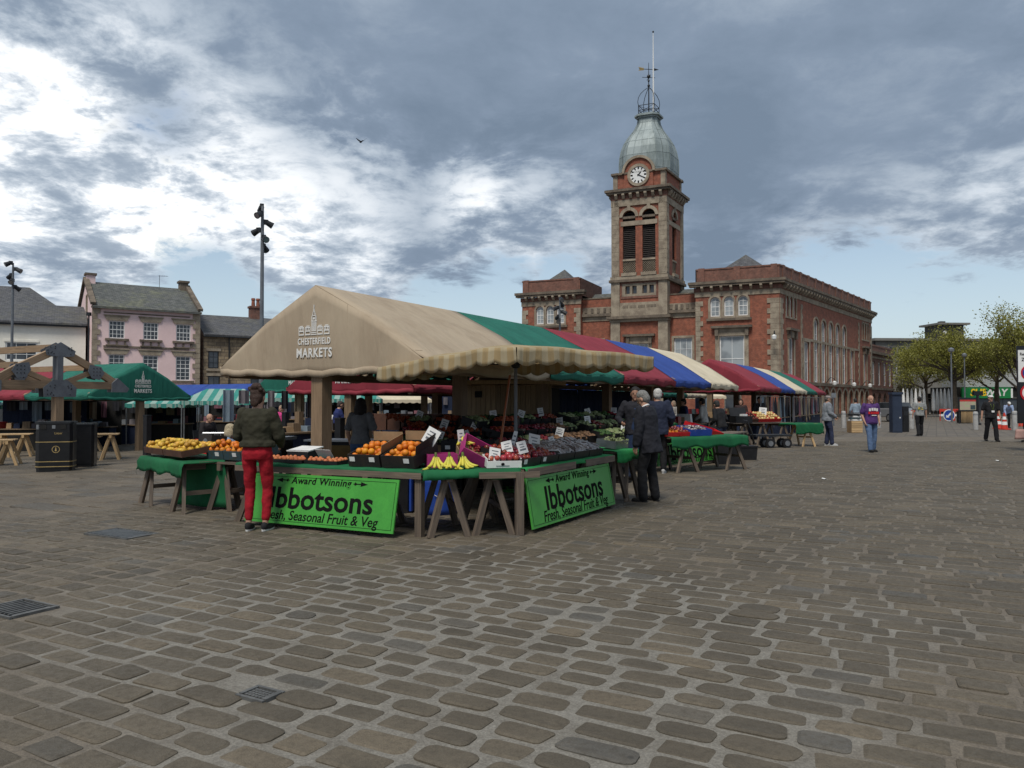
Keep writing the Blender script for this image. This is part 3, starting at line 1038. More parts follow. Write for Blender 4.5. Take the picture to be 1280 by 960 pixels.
# stone bands: plinth of the first floor, string course, cornice of the recessed centre
st = MB()
for fr, t0, t1 in ((FF, 0.0, 6.7), (FF, L0, L1), (FS, .0, 30.6)):
    o_ = .003 if fr is FS else 0
    block(st, fr, t0 - .1, t1 + .1, 3.0 + o_, 3.25 + o_, -.05, .14, M_BUFFD)
    block(st, fr, t0, t1, -.4, .35 + o_, -.05, .10, M_BUFFD)
    st.build('stone_band', hall); st = MB()
block(st, FS, 5.9, 24.9, 6.9, 7.12, -.05, .06, M_BUFF); st.build('stone_band', hall); st = MB()
for t0, t1 in ((6.72, 9.18), (13.92, L0 - .02)):
    block(st, REC, t0, t1, 8.75, 9.15, -.05, .07, M_BUFF); st.build('stone_band', hall); st = MB()
    block(st, REC, t0, t1, 9.152, 9.4, -.05, .30, M_BUFFD); st.build('cornice', hall); st = MB()
    block(st, REC, t0, t1, 9.402, 10.0, -.05, .04, M_BUFF); st.build('stone_band', hall); st = MB()
    block(st, REC, t0, t1, 10.002, 10.75, -.35, -.02, M_BRICK); st.build('parapet', hall); st = MB()
    block(st, REC, t0, t1, 10.752, 10.85, -.4, .03, M_BUFFD); st.build('coping', hall); st = MB()
    for k in range(5):       # pierced balustrade blocks
        tt = t0 + .3 + k * (t1 - t0 - .6) / 4
        block(st, REC, tt - .12, tt + .12, 9.5, 9.9, .03, .09, M_BUFFD)
    tag(st.build('balustrade_blocks', hall), kind='stuff'); st = MB()


def quoins(parent, fr, t, sgn, z0, z1, big=.62, small=.4, hgt=.42, proud=.06, both=False):
    k = 0; z = z0
    while z + hgt < z1 + .01:
        L = big if k % 2 else small
        b = MB(); a, c = (t, t + sgn * L) if sgn > 0 else (t - L, t)
        block(b, fr, a, c, z + .008, z + hgt - .008, -.06, proud, M_BUFF); b.build('quoin', parent)
        z += hgt; k += 1


quoins(hall, FF, .0, 1, 3.26, 10.3, .95, .7); quoins(hall, FS, .07, 1, 3.262, 10.3, .8, .55, proud=.062)
quoins(hall, FF, 6.7, -1, 3.26, 10.3); quoins(hall, FF, L0, 1, 3.26, 10.3); quoins(hall, FF, L1, -1, 3.26, 10.3)
quoins(hall, FS, 5.4, 1, 3.26, 10.3, .5, .3); quoins(hall, FS, 25.2, -1, 3.26, 10.3, .5, .3); quoins(hall, FS, 30.6, -1, 3.26, 10.3, .7, .5)
# windows with stone surrounds
for o in ops_tri + ops_triL:
    window_part(hall, FF, o, M_GLASSC, M_WHITE, (1, 3), fw=.09)
for o in (op_big, op_bigL): window_part(hall, FF, o, M_GLASSC, M_WHITE, (1, 1), fw=.1)
for o in op_m: window_part(hall, REC, o, M_GLASSC, M_WHITE, (2, 3), fw=.09)
for o in op_g: window_part(hall, FF, o, M_GLASS, M_BUFF, (0, 0), fw=.1)
for o in tri + triR: window_part(hall, FS, o, M_GLASSC, M_WHITE, (0, 1), fw=.1)
for o in arch5: window_part(hall, FS, o, M_GLASSC, M_WHITE, (1, 3), fw=.13, set_back=.10)
for o in sops[3:5] + [(21.5, 22.8, 3.3, 6.8, False), (27.0, 28.2, 3.3, 6.8, False)]: window_part(hall, FS, o, M_GLASSC, M_WHITE, (1, 1), fw=.1)
for o in arcade: window_part(hall, FS, o, M_GLASS, M_BUFF, (0, 0), fw=.05, set_back=.18)


def surround(fr, o, w=.2, proud=.07, mat=None, sill=True, hood=False, name='surround'):
    b = MB(); mat = mat or M_BUFF; a, c, e, f = o[:4]; arch = len(o) > 4 and o[4]
    o1 = outline(a, c, e, f, arch, -w); o2 = outline(a, c, e, f, arch, 0)
    ring_geo(b, fr, o1, o2, -.05, proud, mat)
    if sill: block(b, fr, a - w - .1, c + w + .1, e - w - .12, e - w + .03, -.04, proud + .1, M_BUFFD)
    if hood:
        block(b, fr, a - w - .05, c + w + .05, f + w + .005, f + w + .3, -.04, proud + .02, mat)
        block(b, fr, a - w - .3, c + w + .3, f + w + .30, f + w + .50, -.04, proud + .3, M_BUFFD)
        for x in (a - w * .6, c + w * .6): block(b, fr, x - .14, x + .14, f + w - .35, f + w + .295, -.02, proud + .2, M_BUFFD)
    b.build(name, hall)


for o in ops_tri + ops_triL: surround(FF, o, .16, sill=False)
for g_ in (ops_tri, ops_triL):
    b = MB(); block(b, FF, g_[0][0] - .3, g_[-1][1] + .3, 8.28, 8.48, -.04, .16, M_BUFFD); b.build('sill', hall)
surround(FF, op_big, .34, .1, hood=True); surround(FF, op_bigL, .3, .1, hood=True)
for o in op_m: surround(REC, o, .2, sill=True)
for o in tri + triR: surround(FS, o, .14, sill=False)
for o in arch5: surround(FS, o, .2, sill=True)
for o in ((2.2, 3.5, 3.3, 6.9, False), (27.0, 28.2, 3.3, 6.8, False)): surround(FS, o, .25, hood=True)
for o in ((6.2, 7.7, 3.3, 6.8, False), (21.5, 22.8, 3.3, 6.8, False)): surround(FS, o, .22)
for o in arcade: surround(FS, o, .24, sill=False)
# wall lamps on scrolled brackets
for fr, t, z in ((FF, .35, 6.7), (FS, 12.5, 2.9 + .35), (FS, 19.5, 3.25), (FS, 26.0, 3.25)):
    b = MB(); b.tube([fr(t, .06, z), fr(t, .5, z + .55), fr(t, .8, z + .45), fr(t, .85, z + .2)], .035, M_DARKSTEEL, 6)
    br_ = b.build('wall_lamp', hall)
    b = MB(); p = fr(t, .85, z + .02); b.lathe([(.05, .2), (.2, .1), (.17, -.15), (.05, -.25)], M_WHITE, p, 8); b.build('lantern', br_)

# ------------------------------------------------------------------ the clock tower
tower = thing('clock_tower', 'square brick and stone clock tower with a grey bulbous dome rising from the market hall', 'clock tower')
T0, T1 = 9.2, 13.9; TW = T1 - T0; TD = 4.6
TF = lambda a, h, z: FF(T0 + a, h - .0, z)
dirT = (FF(1, 0, 0)[0] - FF(0, 0, 0)[0], FF(1, 0, 0)[1] - FF(0, 0, 0)[1])
SIDE = Vector((math.sin(R(30.0)), math.cos(R(30.0))))       # the tower's own side runs back at this bearing
def TS(a, h, z):
    """right side of the tower: a runs back from the near corner, h outwards"""
    p = TF(0, 0, 0); n = Vector((SIDE.y, -SIDE.x))
    return (p[0] + SIDE.x * a + n.x * h, p[1] + SIDE.y * a + n.y * h, z)
def TL(a, h, z):
    p = TF(TW, 0, 0); n = Vector((-SIDE.y, SIDE.x))
    return (p[0] + SIDE.x * a + n.x * h, p[1] + SIDE.y * a + n.y * h, z)
def TB(a, h, z):
    p = TS(TD, 0, 0)
    return (p[0] + DF.x * a - NF.x * h, p[1] + DF.y * a - NF.y * h, z)
faces = [(TF, TW), (TS, TD), (TL, TD), (TB, TW)]
b = MB()
bel = [(.90, 2.05, 12.75, 18.3, True), (2.65, 3.80, 12.75, 18.3, True)]
belS = [(1.75, 2.85, 12.75, 18.3, True)]
lowop = [(1.03 + i * .62 + (.28 if i > 1 else 0), 1.43 + i * .62 + (.28 if i > 1 else 0), 10.95, 11.65, False) for i in range(4)]
gdoor = (1.55, 3.15, 3.2, 6.6, False)
wall_geo(b, TF, 0, TW, 8.7, 19.2, bel + lowop, M_BRICK, .3)
wall_geo(b, TF, 0, TW, -.5, 8.7, [gdoor], M_BRICK, .3)
for fr, w in faces[1:]:
    wall_geo(b, fr, 0, w, -.5, 19.2, belS if fr is not TB else bel, M_BRICK, .3)
b.build('wall', tower)
b = MB()
core = [TF(.4, -.6, 0)[:2], TF(TW - .4, -.6, 0)[:2], TL(TD - .4, -.5, 0)[:2], TS(TD - .4, -.5, 0)[:2]]
b.prism(core, -.3, 19.0, M_DARKIN); b.build('inner_wall', tower)
# corner piers of stone
b = MB()
for fr, w in faces:
    s_ = .004 if fr in (TS, TL) else 0
    for a0, a1 in ((-.10 + s_, .60), (w - .60, w + .10 - s_)):
        block(b, fr, a0, a1, 12.55, 19.0, -.2, .10 - s_, M_BUFF)
        block(b, fr, a0 - .03, a1 + .03, 8.9, 12.0, -.2, .14 - s_, M_BUFF)
        block(b, fr, a0 - .06, a1 + .06, -.4, 8.5, -.2, .18 - s_, M_BUFF)
b.build('corner_pier', tower)
# joints of the pier stones: thin recessed courses shown by proud blocks
for fr, w in (faces[0], faces[1]):
    for a in (.0, w - .54):
        z = 12.7; k = 0
        while z < 18.7:
            q = MB(); block(q, fr, a - .02 + (.0 if k % 2 else .06), a + .54 - (.0 if k % 2 else .06), z, z + .38, .08, .125, M_BUFF); q.build('pier_stone', tower)
            z += .40; k += 1
# stone bands, sills, imposts
b = MB()
for fr, w in faces:
    s_ = .003 if fr in (TS, TL) else 0
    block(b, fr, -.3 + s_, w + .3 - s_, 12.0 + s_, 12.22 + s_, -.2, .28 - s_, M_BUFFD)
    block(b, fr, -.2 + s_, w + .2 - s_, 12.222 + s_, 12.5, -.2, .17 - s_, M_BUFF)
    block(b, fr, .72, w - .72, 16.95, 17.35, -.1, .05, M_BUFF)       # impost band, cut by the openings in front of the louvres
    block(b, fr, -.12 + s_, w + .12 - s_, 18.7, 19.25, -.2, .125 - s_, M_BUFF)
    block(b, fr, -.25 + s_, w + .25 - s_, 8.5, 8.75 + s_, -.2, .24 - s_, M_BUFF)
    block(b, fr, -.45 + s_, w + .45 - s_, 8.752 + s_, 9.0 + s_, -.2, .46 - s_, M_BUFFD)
    block(b, fr, .0, w, 9.002 + s_, 9.55, -.2, .11, M_BUFF)
    block(b, fr, .0, w, 9.552 + s_, 10.2, -.2, .07, M_BUFF)
b.build('stone_band', tower)
# inscription panel: small raised letters are too worn to read, a rough carved strip
b = MB()
for i in range(24):
    a = .85 + i * .125
    if i in (7, 13, 19): continue
    block(b, TF, a, a + .07, 9.72, 9.95, .06, .09, M_BUFFD)
tag(b.build('carved_strip', tower), kind='stuff')
# panel with four small lights
b = MB()
ring_geo(b, TF, [(.70, 10.55), (4.0, 10.55), (4.0, 12.0), (.70, 12.0)], [(.85, 10.75), (3.85, 10.75), (3.85, 11.85), (.85, 11.85)], -.05, .06, M_BRICKD)
edges = [.85] + [x for o in lowop for x in (o[0], o[1])] + [3.85]
for i in range(0, len(edges), 2): block(b, TF, edges[i], edges[i + 1], 10.75, 11.85, -.1, .05, M_BUFF)
for o in lowop:
    block(b, TF, o[0], o[1], 10.75, 10.95, -.1, .052, M_BUFF); block(b, TF, o[0], o[1], 11.65, 11.85, -.1, .052, M_BUFF)
b.build('light_panel', tower)
for o in lowop: window_part(tower, TF, o, M_GLASS, M_BUFFD, (0, 0), .15, .05)
window_part(tower, TF, gdoor, M_GLASSC, M_WHITE, (3, 0), fw=.09)
_h = hall; hall = tower
surround(TF, gdoor, .3, .1, hood=True)
hall = _h
# belfry: arch rings, louvres, lattice balustrade
for fr, ops in ((TF, bel), (TS, belS), (TL, belS)):
    for o in ops:
        a, c, e, f = o[:4]
        r = (c - a) / 2; m2 = (a + c) / 2; N = 10
        ar = MB()
        o1 = [(m2 + (r + .28) * math.cos(math.pi * k / N), f - r + (r + .28) * math.sin(math.pi * k / N)) for k in range(N + 1)]
        o2 = [(m2 + r * math.cos(math.pi * k / N), f - r + r * math.sin(math.pi * k / N)) for k in range(N + 1)]
        for k in range(N):
            vs = [fr(p[0], h, p[1]) for h in (-.05, .10) for p in (o1[k], o1[k + 1], o2[k + 1], o2[k])]
            ar.add(vs, [(0, 1, 2, 3), (7, 6, 5, 4), (0, 4, 5, 1), (1, 5, 6, 2), (2, 6, 7, 3), (3, 7, 4, 0)], M_BUFF)
        block(ar, fr, m2 - .14, m2 + .14, f - .02, f + .42, -.05, .15, M_BUFF)
        ar.build('arch_ring', tower)
        lo = MB()
        z = 14.1
        while z < f - r - .1:
            lo.add([fr(a + .02, -.34, z + .16), fr(c - .02, -.34, z + .16), fr(c - .02, -.16, z), fr(a + .02, -.16, z), fr(a + .02, -.34, z + .13), fr(c - .02, -.34, z + .13), fr(c - .02, -.16, z - .03), fr(a + .02, -.16, z - .03)],
                   [(0, 1, 2, 3), (7, 6, 5, 4), (3, 2, 6, 7), (0, 4, 5, 1)], M_LOUVRE)
            z += .17
        while z < f - .15:
            hw = math.sqrt(max(.01, r * r - (z - f + r) ** 2)) - .03
            lo.add([fr(m2 - hw, -.34, z + .16), fr(m2 + hw, -.34, z + .16), fr(m2 + hw, -.16, z), fr(m2 - hw, -.16, z)], [(0, 1, 2, 3)], M_LOUVRE)
            z += .17
        tag(lo.build('louvre_boards', tower), kind='stuff')
        tb = MB(); block(tb, fr, a, c, f - r - .14, f - r + .06, -.25, .03, M_BUFFD); block(tb, fr, a, c, 13.86, 14.02, -.22, .04, M_BUFF); block(tb, fr, a - .1, c + .1, 12.52, 12.8, -.2, .22, M_BUFF); tb.build('transom', tower)
        la = MB(); n = 6
        for k in range(-n, n + 1):
            x0 = a + (c - a) * k / n
            for s_ in (1, -1):
                p0, p1 = [x0, 12.82], [x0 + 1.02, 13.86]
                if s_ < 0: p0, p1 = [x0 + 1.02, 12.82], [x0, 13.86]
                # clip to the opening
                def clip(p, q):
                    p, q = list(p), list(q)
                    for lim, sg in ((a, 1), (c, -1)):
                        dp, dq = (p[0] - lim) * sg, (q[0] - lim) * sg
                        if dp < 0 and dq < 0: return None
                        if dp < 0: t_ = dp / (dp - dq); p = [p[0] + (q[0] - p[0]) * t_, p[1] + (q[1] - p[1]) * t_]
                        if dq < 0: t_ = dq / (dq - dp); q = [q[0] + (p[0] - q[0]) * t_, q[1] + (p[1] - q[1]) * t_]
                    return p, q
                cpq = clip(p0, p1)
                if cpq is None: continue
                p, q = cpq
                if (Vector(p) - Vector(q)).length < .08: continue
                la.beam(fr(p[0], -.08 - .02 * s_, p[1]), fr(q[0], -.08 - .02 * s_, q[1]), .035, .055, M_BUFF, up=(NF.x, NF.y, 0))
        tag(la.build('lattice', tower), kind='stuff')
# cornice with brackets
b = MB()
for fr, w in faces:
    s_ = .003 if fr in (TS, TL) else 0
    block(b, fr, -.12 + s_, w + .12 - s_, 19.252, 19.75, -.2, .13 - s_, M_BRICKD)
    block(b, fr, -.44 + s_, w + .44 - s_, 19.752 + s_, 19.92 + s_, -.2, .44 - s_, M_BUFFD)
    block(b, fr, -.56 + s_, w + .56 - s_, 19.925 + s_, 20.14 + s_, -.2, .56 - s_, M_BUFFD)
b.build('cornice', tower)
for fr, w in faces[:3]: brackets(tower, fr, .05, w - .05, 7, 19.75, proj=.36, w=.24, h=.42)
# clock stage
b = MB()
CI = .09
for fr, w in faces:
    s_ = .003 if fr in (TS, TL) else 0
    block(b, fr, CI + s_, w - CI - s_, 20.1, 21.55, -CI - .25, -CI - s_, M_BRICK)
    for a0, a1 in ((CI - .06, CI + .34), (CI + .62, CI + 1.02), (w - CI - 1.02, w - CI - .62), (w - CI - .34, w - CI + .06)):
        if w < 5 and .5 < a0 < w - .9: continue
        block(b, fr, a0 + s_, a1 - s_, 20.16, 21.5, -CI - .1, -CI + .06 - s_, M_BUFF)
    block(b, fr, CI - .22 + s_, w - CI + .22 - s_, 21.502 + s_, 21.68 + s_, -CI - .4, -CI + .2 - s_, M_BUFFD)
b.build('clock_stage', tower)
# clock gable with round head and the clock
clock = MB()
cx, cz = TW / 2, 21.32
N = 20
pts = [(cx - 1.28, 20.16), (cx + 1.28, 20.16)] + [(cx + 1.28 * math.cos(math.pi * k / N), cz + .25 + 1.28 * math.sin(math.pi * k / N)) for k in range(N + 1)]
clock.prism(pts, -CI - .5, -CI + .14, M_BRICK, lambda a, z, h: TF(a, h, z))
clock.build('clock_gable', tower)
hd = MB()
for k in range(N):
    a0, a1 = math.pi * k / N, math.pi * (k + 1) / N
    vs = []
    for h in (-CI - .5, -CI + .3):
        for rr, a_ in ((1.25, a0), (1.25, a1), (1.46, a1), (1.46, a0)):
            vs.append(TF(cx + rr * math.cos(a_), h, cz + .25 + rr * math.sin(a_)))
    hd.add(vs, [(0, 1, 2, 3), (7, 6, 5, 4), (0, 4, 5, 1), (1, 5, 6, 2), (2, 6, 7, 3), (3, 7, 4, 0)], M_BUFF)
hd.build('gable_hood', tower)


def disc(b, r0, r1, h0, h1, mat, n=36, c=(cx, cz)):
    o1 = [(c[0] + r1 * math.cos(2 * math.pi * k / n), c[1] + r1 * math.sin(2 * math.pi * k / n)) for k in range(n)]
    if r0 <= 0: b.prism(o1, h0, h1, mat, lambda a, z, h: TF(a, h, z)); return
    o2 = [(c[0] + r0 * math.cos(2 * math.pi * k / n), c[1] + r0 * math.sin(2 * math.pi * k / n)) for k in range(n)]
    ring_geo(b, TF, o1, o2, h0, h1, mat)


ck = MB(); disc(ck, 0, .76, -CI + .10, -CI + .20, M_WHITE); dial = ck.build('clock_dial', tower)
ck = MB(); disc(ck, .74, .98, -CI + .10, -CI + .26, M_BUFF); ck.build('dial_surround', tower)
num = MB()
for k in range(12):
    a_ = math.pi / 2 - k * math.pi / 6
    ux_, uz_ = math.cos(a_), math.sin(a_)
    # the front runs right to left in this frame, so x is mirrored to read clockwise
    p0 = (cx - ux_ * .50, cz + uz_ * .50); p1 = (cx - ux_ * .70, cz + uz_ * .70)
    num.beam(TF(p0[0], -CI + .205, p0[1]), TF(p1[0], -CI + .205, p1[1]), .10 if k % 3 else .13, .02, M_INK, up=(NF.x, NF.y, 0))
num.build('numeral', dial)
for ang, ln, w_ in ((40, .34, .075), (118, .60, .06)):     # a little before twenty past one
    a_ = math.pi / 2 - R(ang)
    hb = MB(); hb.beam(TF(cx + math.cos(a_) * .1, -CI + .23, cz - math.sin(a_) * .1), TF(cx - math.cos(a_) * ln, -CI + .23, cz + math.sin(a_) * ln), w_, .02, M_INK, up=(NF.x, NF.y, 0)); hb.build('hand', dial)
# dome on an eight-sided plan with long and short sides
DC = Vector(TF(TW / 2 - .12, 0, 0)[:2]) + SIDE * (TD / 2)
prof = [(2.16, 21.5), (2.20, 22.0), (2.22, 22.6), (2.18, 23.3), (2.06, 24.0), (1.86, 24.6), (1.58, 25.15), (1.29, 25.6), (1.05, 26.0), (.87, 26.45), (.80, 26.95)]
def dome_plan(r):
    k = .60
    sgn = [(1, -k), (1, k), (k, 1), (-k, 1), (-1, k), (-1, -k), (-k, -1), (k, -1)]
    ex = -Vector((DF.x, DF.y)); ey = SIDE
    return [DC + ex * (a * r * 1.03) + ey * (c * r * .95) for a, c in sgn]
b = MB(); rows = [dome_plan(r) for r, z in prof]
fp = prof[:]
for i in range(len(prof) - 1):
    for k in range(8):
        a0, a1, c1, c0 = rows[i][k], rows[i][(k + 1) % 8], rows[i + 1][(k + 1) % 8], rows[i + 1][k]
        b.add([(*a0, prof[i][1]), (*a1, prof[i][1]), (*c1, prof[i + 1][1]), (*c0, prof[i + 1][1])], [(0, 1, 2, 3)], M_LEAD)
        # standing seams between the sheets
        for q in range(0, 5):
            f_ = q / 4
            if k % 2: f_ = (q % 3) / 2
            p0 = a0.lerp(a1, f_); p1 = c0.lerp(c1, f_)
            b.beam((*p0, prof[i][1]), (*p1, prof[i + 1][1]), .07 if q in (0,) else .035, .06 if q in (0,) else .035, M_LEAD, up=((p0 - DC).x, (p0 - DC).y, 0))
    if i % 2:
        for k in range(8):
            a0, a1 = rows[i][k], rows[i][(k + 1) % 8]
            b.beam((*a0, prof[i][1]), (*a1, prof[i][1]), .03, .03, M_LEAD)
b.build('dome', tower)
b = MB()
for r, z0, z1 in ((.92, 26.9, 27.05), (1.08, 27.052, 27.2), (.86, 27.2, 27.32)):
    p = dome_plan(r); b.prism([tuple(q) for q in p], z0, z1, M_LEAD)
b.build('dome_cap', tower)
b = MB(); cor = [DC + Vector(-DF) * (sx_ * .70) + SIDE * (sy_ * .68) for sx_, sy_ in ((1, 1), (-1, 1), (-1, -1), (1, -1))]
for i in range(4):
    p, q = cor[i], cor[(i + 1) % 4]
    b.tube([(*p, 27.3), (*p, 28.1)], .035, M_DARKSTEEL, 6)
    for z in (27.65, 28.08): b.tube([(*p, z), (*q, z)], .03, M_DARKSTEEL, 5)
    b.tube([(*p, 27.35), (*q, 28.05)], .018, M_DARKSTEEL, 4); b.tube([(*q, 27.35), (*p, 28.05)], .018, M_DARKSTEEL, 4)
    dv = p - DC
    b.tube([(*(DC + dv * f_), z) for f_, z in ((1, 28.05), (1.07, 28.4), (1.0, 28.8), (.78, 29.2), (.38, 29.6), (.03, 29.85))], .028, M_DARKSTEEL, 5)
b.build('iron_crown', tower)
b = MB(); vc = DC
b.tube([(*vc, 27.2), (*vc, 29.9), (*vc, 32.1)], [.06, .05, .02], M_DARKSTEEL, 6)
for z, r in ((30.0, .13), (30.45, .10), (30.85, .17)): b.ball((*vc, z), r, M_DARKSTEEL, 8, 6)
e1 = Vector((1, .1)).normalized(); e2 = Vector((-e1.y, e1.x))
for e_ in (e1, e2): b.tube([(*(vc - e_ * .6), 30.75), (*(vc + e_ * .6), 30.75)], .025, M_DARKSTEEL, 5)
b.tube([(*(vc - e1 * .9), 31.5), (*(vc + e1 * .85), 31.5)], .03, M_DARKSTEEL, 5)
b.prism([(-.95, .17), (-.45, .10), (-.45, -.10), (-.95, -.17), (-.8, 0)], -.012, .012, M_GOLD, lambda a, z, h: (vc.x + e1.x * a + e2.x * h, vc.y + e1.y * a + e2.y * h, 31.5 + z))
b.prism([(.5, .12), (.95, 0), (.5, -.12)], -.012, .012, M_DARKSTEEL, lambda a, z, h: (vc.x + e1.x * a + e2.x * h, vc.y + e1.y * a + e2.y * h, 31.5 + z))
b.build('weather_vane', tower)
fpole = thing('flagpole', 'slender white flagpole beside the weather vane on top of the dome', 'flagpole')
b = MB(); fp_ = DC + Vector((.35, -.35)); b.tube([(*fp_, 27.3), (*fp_, 30.5), (*fp_, 34.7)], [.075, .065, .03], M_WHITE, 8); b.build('pole', fpole)
b = MB(); b.ball((*fp_, 34.75), .09, M_DARKSTEEL, 8, 6); b.build('finial', fpole)

# ------------------------------------------------------------------ houses on the left of the square
def facade_frame(x, y, ang):
    d = Vector((math.sin(R(ang)), math.cos(R(ang)))); n = Vector((d.y, -d.x))
    return d, n, (lambda a, h, z: (x + d.x * a + n.x * h, y + d.y * a + n.y * h, z))


def pitched(parent, fr, w, dep, ze, zr, mat, over=.2, a0=0.0, name='roof', ridge=None):
    b = MB(); m2 = ridge or dep / 2
    def slope(h0, z0, h1, z1):
        vs = [fr(a0 - over, h0, z0), fr(a0 + w + over, h0, z0), fr(a0 + w + over, h1, z1), fr(a0 - over, h1, z1)]
        lo = [fr(a0 - over, h0, z0 - .14), fr(a0 + w + over, h0, z0 - .14), fr(a0 + w + over, h1, z1 - .14), fr(a0 - over, h1, z1 - .14)]
        b.add(vs + lo, [(0, 1, 2, 3), (7, 6, 5, 4), (0, 4, 5, 1), (1, 5, 6, 2), (3, 2, 6, 7), (0, 3, 7, 4)], mat)
    slope(.35, ze - .05, -m2, zr); slope(-dep - .3, ze - .05, -m2, zr)
    return b.build(name, parent)


def house_shell(parent, fr, w, dep, z0, ze, zr, mat, ops, ridge=None, rev=None):
    b = MB(); wall_geo(b, fr, 0, w, z0, ze, ops, mat, .2, rev)
    m2 = ridge or dep / 2
    for a, s_ in ((0, 1), (w, -1)):
        b.add([fr(a, 0, z0), fr(a, -dep, z0), fr(a, -dep, ze), fr(a, -m2, zr - .1), fr(a, 0, ze)], [(0, 1, 2, 3, 4)], mat)
    b.add([fr(0, -dep, z0), fr(w, -dep, z0), fr(w, -dep, ze), fr(0, -dep, ze)], [(0, 1, 2, 3)], mat)
    b.build('wall', parent)
    k = MB(); k.add([fr(.3, -.4, z0), fr(w - .3, -.4, z0), fr(w - .3, -.4, ze), fr(.3, -.4, ze)], [(0, 1, 2, 3)], M_DARKIN); k.build('inner_wall', parent)


# pink house: three storeys, stone quoins, chimneys on both gables
d_, n_, PF = facade_frame(-30.1, 55.0, 54.8)
pink = thing('townhouse', 'pink rendered townhouse with stone quoins, white sash windows and a chimney on each gable', 'house')
PW, PD, PE, PR = 7.3, 8.6, 8.45, 10.75
pw_up = [(1.05 + i * 2.28, 2.10 + i * 2.28, 6.15, 7.45, False) for i in range(3)]
pw_dn = [(1.05 + i * 2.28, 2.10 + i * 2.28, 3.15, 5.0, False) for i in range(3)]
pw_g = [(.8, 2.9, -.3, 2.0, False), (3.7, 6.5, .1, 2.0, False)]
house_shell(pink, PF, PW, PD, -1.2, PE, PR, M_PINK, pw_up + pw_dn + pw_g)
pitched(pink, PF, PW, PD, PE, PR, M_SLATEG, over=.02)
for o in pw_up: window_part(pink, PF, o, M_GLASS, M_WHITE, (3, 3), fw=.07, set_back=.06)
for o in pw_dn: window_part(pink, PF, o, M_GLASS, M_WHITE, (2, 5), fw=.07, set_back=.06)
for o in pw_g: window_part(pink, PF, o, M_GLASS, M_BLACKPAINT, (2, 0), fw=.08, set_back=.06)
for o in pw_up + pw_dn:
    b = MB(); a, c, e, f = o[:4]
    b.prism([(a - .14, f + .005), (c + .14, f + .005), (c + .3, f + .34), (a - .3, f + .34)], -.05, .07, M_BUFF, lambda p, z, h: PF(p, h, z)); block(b, PF, a - .34, c + .34, f + .342, f + .42, -.05, .12, M_BUFF); b.build('lintel', pink)
    b = MB(); block(b, PF, a - .25, c + .25, e - .16, e - .005, -.04, .18, M_BUFFD)
    if o in pw_up:
        for k in range(3): q = a - .02 + k * (c - a + .04) / 2; block(b, PF, q - .05, q + .05, e - .45, e - .162, -.04, .12, M_BUFFD)
        block(b, PF, a - .2, c + .2, e - .53, e - .452, -.04, .14, M_BUFFD)
    b.build('sill', pink)
b = MB(); block(b, PF, .7, PW - .75, 5.48, 5.62, -.04, .08, M_BUFFD); block(b, PF, .7, PW - .7, 7.98, 8.06, -.04, .06, M_BUFFD); block(b, PF, -.1, PW + .1, PE - .16, PE - .02, -.04, .3, M_BUFFD); b.build('string_course', pink)
for t, s_ in ((0, 1), (PW, -1)):
    z = 2.2; k = 0
    while z < PE - .45:
        L = .50 if k % 2 else .30
        b = MB(); block(b, PF, *((t - .04, t + L) if s_ > 0 else (t - L, t + .04)), z + .01, z + .37, -.06, .07, M_BUFF); b.build('quoin', pink); z += .38; k += 1
for t in (.0, PW - .0):       # raised gable copings and chimneys
    b = MB()
    for h0, z0, h1, z1 in ((.3, PE, -PD / 2, PR + .12), (-PD - .3, PE, -PD / 2, PR + .12)):
        b.beam(PF(t, h0, z0 + .12), PF(t, h1, z1 + .12), .36, .2, M_BUFFD)
    b.build('gable_coping', pink)
    c = MB(); p = PF(t + (.3 if t < 1 else -.3), -PD / 2, 0)
    c.box((p[0], p[1], PR - .05), (.62, .75, 1.0), M_PINK if t < 1 else M_BUFFD, rz=-R(54.8 - 90)); c.box((p[0], p[1], PR + .53), (.80, .95, .16), M_BUFFD, rz=-R(54.8 - 90))
    ch = c.build('chimney', pink)
# small gable window, down-pipe, aerial
PG = lambda a, h, z: (PF(-h, -a, z))
b = MB(); ring_geo(b, PG, [(2.9, 8.3), (3.7, 8.3), (3.7, 9.6), (2.9, 9.6)], [(3.0, 8.4), (3.6, 8.4), (3.6, 9.5), (3.0, 9.5)], -.02, .06, M_BUFF); w_ = b.build('window', pink)
b = MB(); block(b, PG, 3.0, 3.6, 8.4, 9.5, -.02, .015, M_GLASS); b.build('pane', w_)
b = MB(); p0, p1 = PF(-.25, .1, 7.7), PF(-.25, .1, 0); b.tube([p0, p1], .06, M_DARKSTEEL, 6); p0 = PF(-.25, .1, 7.8); b.box(p0, (.25, .25, .25), M_DARKSTEEL); b.build('drain_pipe', pink)
b = MB(); p = PF(5.2, -PD / 2, PR); b.tube([p, (p[0], p[1], PR + .95)], .018, M_DARKSTEEL, 5); b.tube([(p[0] - .1, p[1], PR + .9), (p[0] + .7, p[1], PR + .86)], .012, M_DARKSTEEL, 4)
for k in range(4): b.tube([(p[0] + .15 + .14 * k, p[1] - .12, PR + .885), (p[0] + .15 + .14 * k, p[1] + .12, PR + .885)], .008, M_DARKSTEEL, 4)
b.build('aerial', pink)

